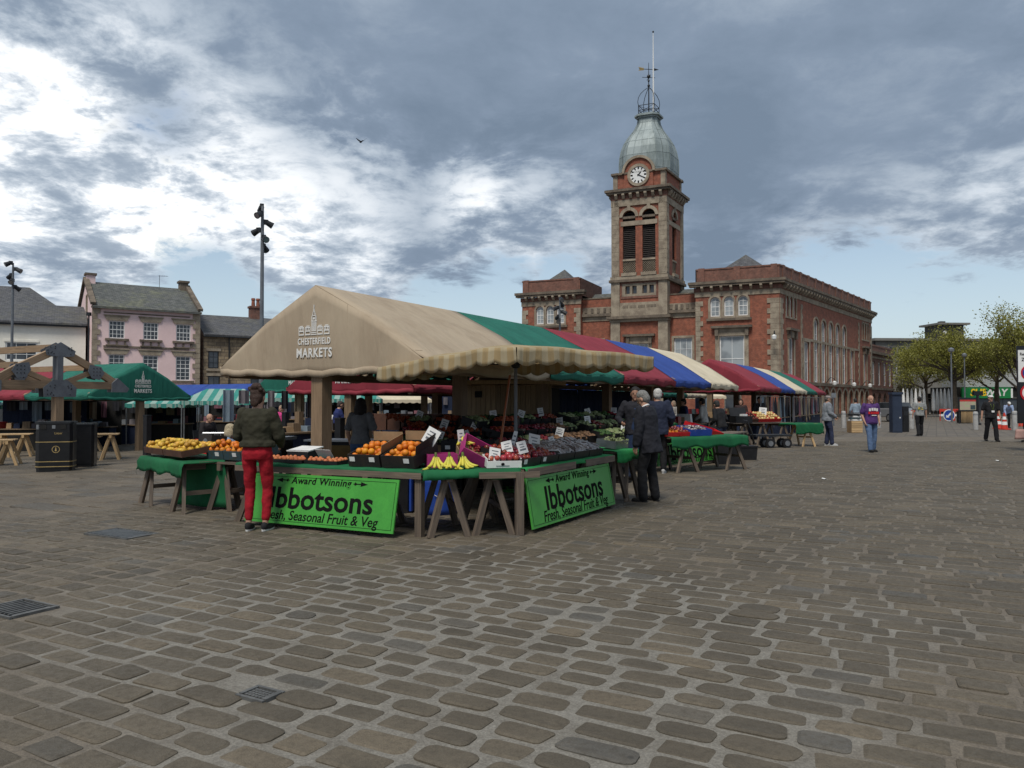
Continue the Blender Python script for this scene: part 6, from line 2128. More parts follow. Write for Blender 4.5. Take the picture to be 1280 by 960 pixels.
# yellow fruit tray on the left table
axQ = Vector((math.cos(aQ), math.sin(aQ))); ayQ = Vector((-axQ.y, axQ.x))
def onQ(x, y, z=.76): return (tq.location.x + axQ.x * x + ayQ.x * y, tq.location.y + axQ.y * x + ayQ.y * y, z)
LM = fruit('mango', .036, M_LEMON, (1, 1.32, .95))
qt1 = crate(onQ(.42, .05), aQ, .78, .62, .09, M_TRAYWOOD, 'dark wooden tray of yellow fruit, nearer half', R(9), name='fruit_tray', cat='tray')
qt2 = crate(onQ(1.20, .05), aQ, .70, .62, .09, M_TRAYWOOD, 'dark wooden tray of yellow fruit, half nearest the oranges', R(9), name='fruit_tray', cat='tray')
for q_, l_, qn in ((qt1, .78, 'left'), (qt2, .70, 'right')):
    fill(q_, l_, .62, .075, 'mango', LM, .045, 'yellow mango in the %s dark tray' % qn, 'mango', 'yellow mangoes on the left table', rf_, heap=.02, skip=.1)
    fill(q_, l_ * .8, .40, .135, 'mango', LM, .045, 'yellow mango in the %s dark tray' % qn, 'mango', 'yellow mangoes on the left table', rf_, heap=.02, skip=.45)
axR = Vector((math.cos(aR), math.sin(aR))); ayR = Vector((-axR.y, axR.x))
def onR(x, y, z=.72): return (tr2.location.x + axR.x * x + ayR.x * y, tr2.location.y + axR.y * x + ayR.y * y, z)
for k in range(3):
    ob = crate(onR(.02 + k * .34, .06), aR, .33, .42, .13, M_BOXBLU, ('blue printed box of oranges nearest the yellow fruit', 'middle blue printed box of oranges', 'blue printed box of oranges touching the woman in red')[k], R(14), inner=M_CARDB, lab=(.05,))
    fill(ob, .33, .42, .11, 'orange', OR, .041, 'orange in the %s blue box' % ('left', 'middle', 'right')[k], 'orange', 'oranges in the blue boxes', rf_, heap=.03, skip=.05)
    fill(ob, .24, .30, .175, 'orange', OR, .041, 'orange in the %s blue box' % ('left', 'middle', 'right')[k], 'orange', 'oranges in the blue boxes', rf_, heap=.03, skip=.3)
rc1 = crate((-5.35, 12.9, .60), R(-20), .62, .4, .30, M_BOXRED, 'red plastic crate standing behind the yellow fruit', 0)
rc2 = crate((-4.72, 12.75, .60), R(-20), .58, .4, .28, M_BOXRED, 'second red plastic crate, right of the first, behind the yellow fruit', 0)
for c_, lx in ((rc1, 0), (rc2, .12)):
    for j in range(3):
        b = MB(); b.box((lx * 0, -.004, .07 + j * .08), (.5, .006, .02), M_BOXRED); b.build('rib', c_)
    b = MB(); b.box((.14, -.008, .22), (.2, .004, .05), M_WLET); b.build('white_print', c_)
stc = crate((-5.05, 12.9, .02), R(-20), 1.35, .6, .57, M_BLACK, 'black stacked crate carrying the red plastic crates', 0)
bk_ = crate(onQ(1.05, .55, .80), aQ + R(10), .34, .26, .26, M_BOXBLK, 'black carton standing at the back of the yellow fruit tray', R(-8))
b = MB(); b.lathe([(.06, 0), (.06, .004)], M_STEEL, (0, 0, 0), 16); o = b.build('round_print', bk_); o.rotation_euler = (R(90), 0, 0); o.location = (.02, -.002, .14)

# trays along the side table
axS = Vector((math.cos(aS), math.sin(aS))); ayS = Vector((-axS.y, axS.x))
def onS(x, y, z=ZT + .012): return (tsd.location.x + axS.x * x + ayS.x * y, tsd.location.y + axS.y * x + ayS.y * y, z)
PP = fruit('pepper', .036, M_PEPPER, (1, 1, 1.15), 10, 8)
def packet_geo():
    b = MB(); rnd = random.Random(5)
    def fn(i, j):
        x, y = (i * 2 - 1), (j * 2 - 1)
        e = max(abs(x), abs(y)); return (x * .055, y * .075, .036 * max(0, 1 - e ** 4) + .004 * math.sin(9 * x) * math.cos(8 * y))
    b.grid(fn, 8, 8, M_WRAP); b.box((0, 0, -.008), (.112, .152, .015), M_CARD)
    o = b.build('wrapped_packet', smooth=False); d = o.data; bpy.data.objects.remove(o); return d
PK = packet_geo()
names_ = ['first black tray on the side table, holding red peppers', 'second black tray on the side table, red peppers and packets', 'third black tray on the side table, wrapped packets', 'fourth black tray on the side table, wrapped packets', 'fifth black tray on the side table, wrapped greens']
side_trays = []
for k in range(5):
    tr_ = crate(onS(.28 + k * .50, .06), aS, .48, .60, .10, M_BLACK, names_[k], R(13), name='produce_tray', cat='tray', group='black trays on the side table', lab=(-.15,) if k < 2 else None)
    side_trays.append(tr_)
    if k < 2: fill(tr_, .48, .6, .085, 'pepper', PP, .038, 'red pepper in the %s black side tray' % ('first', 'second')[k], 'pepper', 'red peppers on the side table', rf_, skip=.15, heap=.03)
    if k >= 1:
        for j in range(4 if k > 1 else 2):
            for i in range(4):
                o = bpy.data.objects.new('wrapped_packet', PK); COL.objects.link(o)
                o.location = inside(tr_, -.17 + i * .115, .12 + (j + (2 if k == 1 else 0)) * .125, .075 + rf_.uniform(0, .035)); o.rotation_euler = (R(13 + rf_.uniform(-16, 22)), rf_.uniform(-.4, .4), aS + rf_.uniform(-.5, .5))
                tag(o, 'clear film vegetable packet in the %s side tray, %s row, place %s' % (('first', 'second', 'third', 'fourth', 'fifth')[k], ('front', 'second', 'third', 'back')[j + (2 if k == 1 else 0)], ('one', 'two', 'three', 'four')[i]), 'packet', 'wrapped packets on the side table')
for x, y, w, h, rz, lb in ((.22, .10, .13, .15, 10, 'white price card in front of the red peppers'), (.55, .50, .05, .26, -30, 'thin white price stick over the second tray'), (1.05, .42, .17, .20, 6, 'grey printed price card over the wrapped packets'), (1.75, .45, .10, .14, 20, 'small white card at the back of the wrapped packets')):
    price_card(onS(x, y, ZT + .12), aim((0, 1)) + R(rz) + R(20), w, h, lb, R(-16), R(rf_.uniform(-18, 14)), .05)
# end table: a crate of greens
gb = crate((1.72, 12.05, ZT + .055), aE, .46, .34, .12, M_GALV, 'clear tray of salad leaves on the bright green end table', R(6))


def clump(t, n, spread, mat, size, rnd, z=.06, name='leaves'):
    b = MB(); vs, fs = [], []
    for k in range(n):
        p = Vector((rnd.uniform(-1, 1) * spread[0], rnd.uniform(0, 1) * spread[1], z + abs(rnd.gauss(0, .4)) * spread[2]))
        a = Vector((rnd.gauss(0, 1), rnd.gauss(0, 1), rnd.gauss(.4, .6))).normalized(); c = a.cross(Vector((rnd.gauss(0, 1), rnd.gauss(0, 1), rnd.gauss(0, 1)))).normalized(); s_ = size * rnd.uniform(.6, 1.3)
        i = len(vs); vs += [p - a * s_, p + c * s_ * .5, p + a * s_, p - c * s_ * .5]; fs.append((i, i + 1, i + 2, i + 3))
    b.add(vs, fs, mat); o = tag(b.build(name, t, uv=False), kind='stuff'); return o


clump(gb, 160, (.2, .3, .1), M_PALEVEG, .035, rf_, .08)

# ------------------------------------------------------------------ inner displays, produce colours darkened to stand in for shade under the canopy
def heap_crate(loc, rz, L, Wd, label, mat, r, n, rnd, tilt=16, boxm=None, H=.14, cat='crate'):
    t = crate(loc, rz, L, Wd, H, boxm or M_BLACK, label, R(tilt), group='crates on the inner displays')
    b = MB()
    for k in range(n):
        x, y = rnd.uniform(-.5, .5) * (L - .06), rnd.uniform(.06, .94) * Wd
        z = H * .7 + .06 * (1 - abs(2 * x / L)) * (1 - abs(2 * y / Wd - 1)) + rnd.uniform(-.01, .015)
        b.ball((x, y, z), (r * rnd.uniform(.8, 1.2), r * rnd.uniform(.8, 1.3), r * rnd.uniform(.8, 1.1)), mat, 7, 5)
    tag(b.build('produce_heap', t, smooth=True, uv=False), kind='stuff')
    return t


def stand(p, q, d, z, label):
    p, q = Vector(p), Vector(q); e = q - p; L = e.length; a = math.atan2(e.y, e.x)
    t = thing('display_stand', label, 'display stand', (p.x, p.y, 0), a, 'sloped display stands under the canopy')
    for j in range(3):
        b = MB(); b.box((L / 2, d * (j + .5) / 3, z + .17 * j), (L, d / 3 - .01, .03), M_GREYWOOD); longuv(b.build('shelf', t), (1, 0, 0))
        b = MB(); b.box((L / 2, d * j / 3 + .012, z + .17 * j - .07), (L - .02, .02, .13), M_GREENCLOTH if j == 0 else M_BLACK); b.build('riser', t)
    for x in (.1, L / 2, L - .1):
        for y in (.08, d - .08):
            b = MB(); b.box((x, y, (z - .15) / 2), (.06, .06, z - .15), M_GREYWOOD); b.build('leg', t)
    b = MB(); b.box((L / 2, d - .03, (z + .3) / 2), (L, .02, z + .25), M_BLACK); b.build('dark_back', t)
    def at(x, j, zz=.02): return (t.location.x + math.cos(a) * x - math.sin(a) * (d * j / 3 + .04), t.location.y + math.sin(a) * x + math.cos(a) * (d * j / 3 + .04), z + .17 * j + zz)
    return t, L, a, at


rd = random.Random(31)
# across the back of the stall: behind the orange boxes, towards the kiosk
st1, L1_, a1, at1 = stand((-2.0, 12.6), (.1, 12.35), 1.15, .72, 'stepped stand of netted oranges and dark crates behind the front boxes')
st2, L2_, a2, at2 = stand((.15, 12.5), (1.75, 15.4), 1.2, .72, 'stepped vegetable stand along the middle of the stall')
st3, L3_, a3, at3 = stand((1.9, 15.2), (3.35, 17.9), 1.2, .74, 'stepped vegetable stand in front of the vendor')
kinds = [('greens', M_VEG, .045), ('pale vegetables', M_PALEVEG, .045), ('roots', M_ROOT, .04), ('red produce', M_PEPPER, .038), ('dark berries', M_BERRY, .03)]
for (at_, L_, a_, nm) in ((at1, L1_, a1, 'behind the front boxes'), (at2, L2_, a2, 'on the middle stand'), (at3, L3_, a3, 'by the vendor')):
    n = int(L_ / .46)
    for j in range(3):
        for i in range(n):
            kd = kinds[rd.choice([0, 0, 1, 1, 2, 3, 4] if nm[0] == 'o' else [0, 1, 3, 1, 4])]
            if at_ is at1 and j > 0 and i > n - 4: kd = ('netted clementines', M_NET, .042)
            ordn = ('first', 'second', 'third', 'fourth', 'fifth', 'sixth', 'seventh', 'eighth')[i]
            heap_crate(at_(.24 + i * (L_ - .04) / n, j), a_, .43, .36, 'black crate of %s %s, %s along the %s step' % (kd[0], nm, ordn, ('front', 'middle', 'top')[j]), kd[1], kd[2], 34, rd, 14)
            if rd.random() < .45:
                price_card(at_(.24 + i * (L_ - .04) / n, j + .2, .12), aim((0, 1)) + rd.uniform(-.5, .5), rd.uniform(.11, .15), rd.uniform(.12, .17), 'price card %s over %s, %s along the %s step' % (nm, kd[0], ordn, ('front', 'middle', 'top')[j]), R(-12), rd.uniform(-.5, .4), .05)
# orange nets heaped down a slope
nets = thing('clementine_nets', 'long slope of netted clementines between the posts', 'netted fruit', (-2.05, 13.55, .86), R(-34), None)
for k in range(9):
    b = MB(); c0 = Vector((k * .20, rd.uniform(-.05, .05), .42 - k * .05))
    for q in range(12): b.ball(c0 + Vector((rd.uniform(-.1, .1), rd.uniform(-.11, .11), rd.uniform(-.04, .05))), .036, M_NET, 7, 5)
    b.build('net_bag', nets, smooth=True, uv=False)
crate((-1.55, 11.5, .72), R(-10), .5, .4, .2, M_CARDB, 'brown cardboard box beyond the orange boxes', 0, name='cardboard_box', cat='box')
crate((-1.0, 11.45, .72), R(-10), .62, .4, .16, M_CARDB, 'wide brown carton right behind the orange boxes', 0, name='cardboard_box', cat='box')
tb5, L5, a5 = table((-2.3, 11.45), (-.3, 11.2), .7, .70, 'inner plank table behind the orange boxes', M_GREYWOOD, (.1, .9))
crate((-.65, 11.3, .715), R(-6), .8, .5, .26, M_BLACK, 'large black crate behind the bananas', 0, lab=(-.3,))
crate((.25, 11.45, .3), R(20), .9, .5, .6, M_BLACK, 'tall black crate behind the parasol pole', 0)
bh = thing('broom_handle', 'reddish wooden pole leaning from the canopy down to the berries', 'pole')
b = MB(); b.tube([(-.17, 10.2, .86), (-.03, 10.9, 1.92)], .017, pm('varnished pole', (.36, .13, .06), (.28, .10, .05), rough=.4, bump=0), 8); longuv(b.build('shaft', bh), (0, 0, 1))
cbk = thing('blue_bag', 'blue shopping bag on the ground under the corner table', 'bag', (-1.0, 10.6, 0), R(12))
b = MB(); b.grid(lambda i, j: (.24 * math.cos(i * 2 * math.pi) * (1 - .1 * j), .11 * math.sin(i * 2 * math.pi) * (1 - .35 * j), .52 * j), 18, 6, M_BLUEBOX); o = b.build('body', cbk, smooth=True); solid(o, .006)
b = MB(); b.tube([(-.1, -.08, .5), (-.08, -.09, .66), (.08, -.09, .66), (.1, -.08, .5)], .008, M_WLET, 5); b.build('handle', cbk)
b = MB()
b.tube([(-.08, -.112, .28), (-.02, -.118, .24), (.05, -.116, .27), (.09, -.112, .34)], .006, M_WLET, 5); b.build('swoosh_print', cbk)
gl = thing('wheelie_bin', 'black bin with a blue strip under the stall by the front corner post', 'bin', (-1.55, 10.9, 0), R(-20))
b = MB(); b.box((0, 0, .33), (.34, .34, .66), M_BLACK, taper=1.12); b.build('body', gl); b = MB(); b.box((.2, -.12, .34), (.035, .06, .62), M_BLUEBOX); b.build('strip', gl); b = MB(); b.box((0, 0, .68), (.41, .41, .05), M_BLACK); b.build('lid', gl)

# upturned crate stacks and hot drinks stand between the far posts
crate((-1.6, 15.3, 0), R(-28), .9, .6, .95, M_BLACK, 'dark stack of crates left of the second post', 0, name='crate_stack', cat='crates')
wl = thing('plank_counter', 'low counter of dark latticed crates behind the woman in grey', 'counter', (-3.2, 16.2, 0), R(-10))
b = MB(); b.box((1.0, .3, .72), (2.0, .5, .06), M_OAKD); b.build('top', wl)
for i in range(7): b = MB(); b.box((.1 + i * .3, .3, 1.12), (.27, .4, .34), M_TRAYWOOD); b.build('crate', wl)
b = MB(); b.box((1.0, .3, .35), (1.96, .46, .68), M_BLACK); b.build('base', wl)
# grill and buffet behind the beige stall post
gr = thing('catering_counter', 'white topped serving counter with a curved yellow front behind the woman in grey', 'counter', (-3.55, 13.6, 0), R(-12))
b = MB(); b.box((.6, .3, .86), (1.5, .6, .03), M_WHITE); b.build('top', gr)
b = MB(); b.box((.6, .3, .42), (1.4, .5, .84), M_BLACK); b.build('body', gr)
b = MB(); b.grid(lambda i, j: (.1 + i * 1.15, .04 - .0 - .002, .80 - .42 * j * math.sin(math.pi * (.08 + .9 * i)) - .02), 16, 3, pm('dull yellow panel', (.22, .14, .04), (.17, .10, .03), rough=.6, bump=0)); o = b.build('curved_panel', gr); solid(o, .01)
gq = thing('food_warmer', 'black food warmer with a foil lid left of the beige stall post', 'food warmer', (-4.15, 12.9, 0), R(-10))
b = MB(); b.box((.0, .2, .72), (.62, .42, .34), M_BLACK); b.build('body', gq)
b = MB(); b.box((.0, .2, .93), (.72, .5, .05), M_GALV); b.build('lid', gq)
for k in range(3): b = MB(); b.lathe([(.025, 0), (.025, .012)], M_WLET, (0, 0, 0), 10); o = b.build('knob', gq); o.rotation_euler = (R(90), 0, 0); o.location = (-.18 + .12 * k, -.012, .72)
for sx in (-1, 1):
    for sy in (0, 1): b = MB(); b.box((sx * .27, .05 + .3 * sy, .28), (.04, .04, .56), M_DARKSTEEL); b.build('leg', gq)

# ------------------------------------------------------------------ the next stalls along the row
N0, N1 = (3.55, 16.6), (5.35, 16.9)
def yon(px, Y): return (AT(px, Y), Y)
n0, n1 = yon(838, 16.4), yon(934, 17.6)
tn, LN, aN = table(n0, n1, .9, .78, 'trestle table with green cloth and a blue crate beyond the man in the dark suit', M_GREYWOOD, (.22, .85), group='green tables further along the row', spread=.3)
cloth(tn.location, aN, LN, .9, .78, 'green cloth on the table with the blue crate', M_GREENCLOTH, (.0, .0, .24, .05), 13)
axN = Vector((math.cos(aN), math.sin(aN))); ayN = Vector((-axN.y, axN.x))
def onN(x, y, z=.795): return (tn.location.x + axN.x * x + ayN.x * y, tn.location.y + axN.y * x + ayN.y * y, z)
TOM = fruit('tomato', .04, M_PEPPER)
for k in range(2):
    c_ = crate(onN(.16 + .42 * k, .12), aN, .40, .5, .09, M_BOXRED, ('tray of yellow and red peppers next to the man in the dark suit', 'red tray of tomatoes beside the blue crate')[k], R(12), name='produce_tray', cat='tray')
    fill(c_, .4, .5, .08, 'orange' if k == 0 else 'tomato', OR if k == 0 else TOM, .04, ('orange pepper in the tray by the dark suit', 'red tomato beside the blue crate')[k], ('pepper', 'tomato')[k], 'produce beside the blue crate', rf_, heap=.02, skip=.1)
heap_crate(onN(.98, .08), aN, .62, .5, 'royal blue crate of wrapped produce on the green table', M_WRAP, .04, 40, rd, 10, M_BLUEBOX, .14)
rx = crate(onN(1.55, .45, .82), aN + R(-5), .95, .34, .10, M_BOXRED, 'red open crate tilted at the back of the green table', R(0)); rx.rotation_euler = (R(18), R(12), aN)
heap_crate(onN(.6, 1.2, .9), aN, 1.4, .5, 'wide crate of dark greens behind the blue crate', M_VEG, .06, 60, rd, 12, M_GREENCLOTH, .14)
signboard(yon(822, 17.2), yon(900, 19.5), .5, .1, R(-8), 'green signboard under the table beyond the man in the dark suit')
for (px, py, h, w, lb) in ((911, 581, .52, .62, 'larger black tub under the corner of the green table'), (935, 576, .38, .5, 'smaller black tub right of the larger one')):
    p = G(px, py); t = thing('black_tub', lb, 'tub', (p.x, p.y + .25, 0), R(4), 'black tubs under the green table')
    b = MB(); b.box((0, 0, h / 2), (w * .86, .42, h), M_BLACK, taper=1.12); b.build('body', t); b = MB(); b.box((0, 0, h - .01), (w * 1.0, .5, .04), M_BLACK); b.build('rim', t)
tk, LK, aK = table(yon(905, 19.0), yon(935, 21.5), .8, .72, 'small trestle table with a red crate behind the green table', M_GREYWOOD, (.2, .8), planks=3)
# farther stall with golden fruit
k0, k1 = yon(916, 26.8), yon(992, 27.8)
tg, LG, aG = table(k0, k1, .9, .80, 'long counter of golden fruit trays in the gap between the rows', M_GREYWOOD, (.2, .5, .85))
GA = fruit('golden_apple', .05, M_GOLDAPPLE)
axG = Vector((math.cos(aG), math.sin(aG))); ayG = Vector((-axG.y, axG.x))
for k in range(3):
    x = .92 + k * .50; p = (tg.location.x + axG.x * x + ayG.x * .1, tg.location.y + axG.y * x + ayG.y * .1, .82)
    c_ = crate(p, aG, .50, .55, .12, M_BOXRED if k else M_TRAYWOOD, ('brown tray of red fruit at the left of the golden fruit', 'middle tray of golden fruit', 'right-hand red tray of golden fruit')[k], R(28), name='fruit_tray', cat='tray')
    fill(c_, .5, .55, .10, 'golden_apple' if k else 'tomato', GA if k else TOM, .055, ('red fruit in the far brown tray', 'golden apple in the far middle tray', 'golden apple in the far right tray')[k], ('fruit', 'apple', 'apple')[k], 'fruit on the far counter', rf_, heap=.02, skip=.08)
price_card((tg.location.x + axG.x * 1.6 + ayG.x * .4, tg.location.y + axG.y * 1.6 + ayG.y * .4, 1.0), R(-20), .26, .26, 'white price card over the golden fruit', R(-10), .1, .08)
bt_ = thing('black_crate_stand', 'open black crate with white tickets left of the golden fruit', 'crate', (AT(926, 27.2), 27.2, .37), R(10)); b = MB(); b.box((0, 0, .55), (.62, .5, .24), M_BLACK); b.build('body', bt_); b = MB(); b.box((0, .27, .80), (.62, .04, .34), M_BLACK, rx=R(-25)); b.build('lid', bt_); b = MB(); b.box((.05, -.1, .70), (.22, .16, .08), M_CARD, rz=.4); b.build('ticket', bt_)
# trolley on wheels below the counter
tl = thing('flatbed_trolley', 'low trolley with grey wheels parked under the golden fruit counter', 'trolley', (AT(962, 25.6), 25.6, 0), R(10))
b = MB(); b.box((.1, .2, .42), (1.3, .6, .06), M_DARKSTEEL); b.build('deck', tl)
for x, y in ((-.05, -.1), (.58, -.05), (-.05, .3), (.58, .3)):
    b = MB(); b.tube([(x, y - .045, .16), (x, y + .045, .16)], .16, M_BLACK, 18); w_ = b.build('wheel', tl); b = MB(); b.tube([(x, y - .06, .16), (x, y + .06, .16)], .09, M_GALV, 14); b.build('hub', w_)
b = MB(); b.tube([(-.5, .2, .42), (-.7, .2, .9), (-.7, .5, .92)], .02, M_DARKSTEEL, 6); b.build('handle', tl)
# green clothed end table with pale A-frame
g0, g1 = yon(995, 26.2), yon(1027, 26.6)
te, LT, aT = table(g0, g1, .8, .80, 'small green clothed table on pale legs beside the man in the grey hoodie', M_PINE, (.5,), planks=3, spread=.26)
cloth(te.location, aT, LT, .8, .80, 'dark green cloth hanging halfway down the small table by the grey hoodie', M_GREENCLOTH, (.06, .06, .36, .1), 17)
# rails of hanging clothes in the farther row
M_CLOTH = [fabric_mat('grey patterned cloth', (.20, .18, .19), (.10, .09, .10)), fabric_mat('rose patterned cloth', (.28, .12, .14), (.14, .07, .09)), fabric_mat('dark cloth', (.03, .03, .035)), fabric_mat('pale blue cloth', (.22, .28, .33)), fabric_mat('fawn cloth', (.34, .27, .18))]
for q, (u0, u1, v, lb) in enumerate(((23.4, 30.5, -1.75, 'rail of hanging clothes behind the golden fruit'), (31.0, 41.5, -1.8, 'long rail of hanging clothes behind the grey hoodie'))):
    t = thing('clothes_rail', lb, 'clothes rail', (0, 0, 0), 0, 'clothes rails in the farther row')
    p, e = uvp(u0, v), uvp(u1, v)
    b = MB(); b.tube([(*p, 1.78), (*e, 1.78)], .02, M_GALV, 6); b.tube([(*p, 0), (*p, 1.78)], .02, M_GALV, 6); b.tube([(*e, 0), (*e, 1.78)], .02, M_GALV, 6); b.build('rail', t)
    u = u0 + .2
    while u < u1 - .3:
        w = rd.uniform(.22, .5); hh = rd.uniform(.8, 1.35); m_ = rd.choice(M_CLOTH + [M_CLOTH[2]])
        b = MB()
        def gfn(i, j):
            uu_ = u + w * (i - .5) * (.55 + .45 * min(1, (1 - j) * 3)) + w * .5
            x, y = uvp(uu_, v + .05 * math.sin(i * 9 + u) * (1 - j)); return (x, y, 1.74 - hh * (1 - j))
        b.grid(gfn, 8, 8, m_); o = b.build('garment', t, smooth=True); solid(o, .01); u += w + rd.uniform(.03, .3)
    bt2 = thing('dark_counter', 'dark draped counter under the ' + lb[:26], 'counter'); b = MB(); p, e = uvp(u0 + .5, v + .35), uvp(u1 - .5, v + .35); d2 = Vector(e) - Vector(p)
    b.box(((p[0] + e[0]) / 2, (p[1] + e[1]) / 2, .4), (d2.length, .7, .8), M_CURTAIN, rz=math.atan2(d2.y, d2.x)); b.build('body', bt2)
    b = MB(); b.box(((p[0] + e[0]) / 2, (p[1] + e[1]) / 2, .82), (d2.length + .1, .8, .04), M_OAKD, rz=math.atan2(d2.y, d2.x)); b.build('top', bt2)

# ------------------------------------------------------------------ people
FOLD = bpy.data.textures.new('cloth folds', 'CLOUDS'); FOLD.noise_scale = .11; FOLD.noise_depth = 2
M_SKIN = pm('skin', (.46, .27, .19), (.40, .225, .155), rough=.55, scale=20, bump=.02)
M_SKIND = pm('tanned skin', (.33, .18, .12), (.28, .15, .10), rough=.55, scale=20, bump=.02)
M_SOLE = pm('white sole', (.62, .62, .60), (.5, .5, .49), rough=.6, bump=0)
M_EYE = pm('eye', (.03, .02, .015), (.02, .015, .012), rough=.2, bump=0)
M_LIP = pm('lip', (.30, .12, .10), (.26, .10, .08), rough=.5, bump=0)
CL = {}


def cl(name, c):
    if name not in CL: CL[name] = pm(name, c, tuple(x * .72 for x in c), rough=.85, scale=9, fine=120, bump=.12)
    return CL[name]


def hair_mat(name, c):
    if name not in CL: CL[name] = pm(name, c, tuple(x * .5 for x in c), rough=.6, scale=60, fine=160, bump=.6)
    return CL[name]


def loft(b, secs, mat, n=16):
    """closed body of elliptical sections: (centre, rx, ry, tilt about x)"""
    vs, fs = [], []
    for c, rx, ry, tl in secs:
        M3 = Matrix.Rotation(tl, 3, 'X')
        for k in range(n):
            t = 2 * math.pi * k / n; vs.append(Vector(c) + M3 @ Vector((rx * math.cos(t), ry * math.sin(t), 0)))
    for i in range(len(secs) - 1):
        for k in range(n): k2 = (k + 1) % n; fs.append((i * n + k, i * n + k2, (i + 1) * n + k2, (i + 1) * n + k))
    fs.append(tuple(reversed(range(n)))); fs.append(tuple(range((len(secs) - 1) * n, len(secs) * n)))
    b.add(vs, fs, mat)


def ik(a, c, l1, l2, hint):
    a, c = Vector(a), Vector(c); d = c - a; L = min(d.length, l1 + l2 - .004); dn = d.normalized()
    x = (l1 * l1 - l2 * l2 + L * L) / (2 * L); h = math.sqrt(max(0, l1 * l1 - x * x))
    hv = Vector(hint); hv = (hv - dn * hv.dot(dn)).normalized()
    return a + dn * x + hv * h, a + dn * L


def limb(b, pts, rad, mat, n=12):
    """tapered limb through joints with in-between points"""
    P_, R_ = [], []
    for i in range(len(pts) - 1):
        for k in range(4):
            f = k / 4; P_.append(Vector(pts[i]).lerp(Vector(pts[i + 1]), f))
            r0, rm, r1 = rad[i]
            R_.append((1 - f) * (1 - f) * r0 + 2 * f * (1 - f) * rm + f * f * r1)
    P_.append(Vector(pts[-1])); R_.append(rad[-1][2])
    b.tube(P_, R_, mat, n)
    for p, r in ((pts[0], rad[0][0]), (pts[-1], rad[-1][2])): b.ball(p, r, mat, 10, 7)
    for i in range(1, len(pts) - 1): b.ball(pts[i], (rad[i - 1][2] + rad[i][0]) / 2, mat, 10, 7)


def remesh(o, vox, fold=0.0, smooth=3):
    m = o.modifiers.new('skin over', 'REMESH'); m.mode = 'VOXEL'; m.voxel_size = vox; m.use_smooth_shade = True
    if smooth:
        s_ = o.modifiers.new('soften', 'SMOOTH'); s_.factor = .5; s_.iterations = smooth
    if fold:
        d = o.modifiers.new('folds', 'DISPLACE'); d.texture = FOLD; d.strength = fold; d.mid_level = .38; d.texture_coords = 'GLOBAL'
    return o


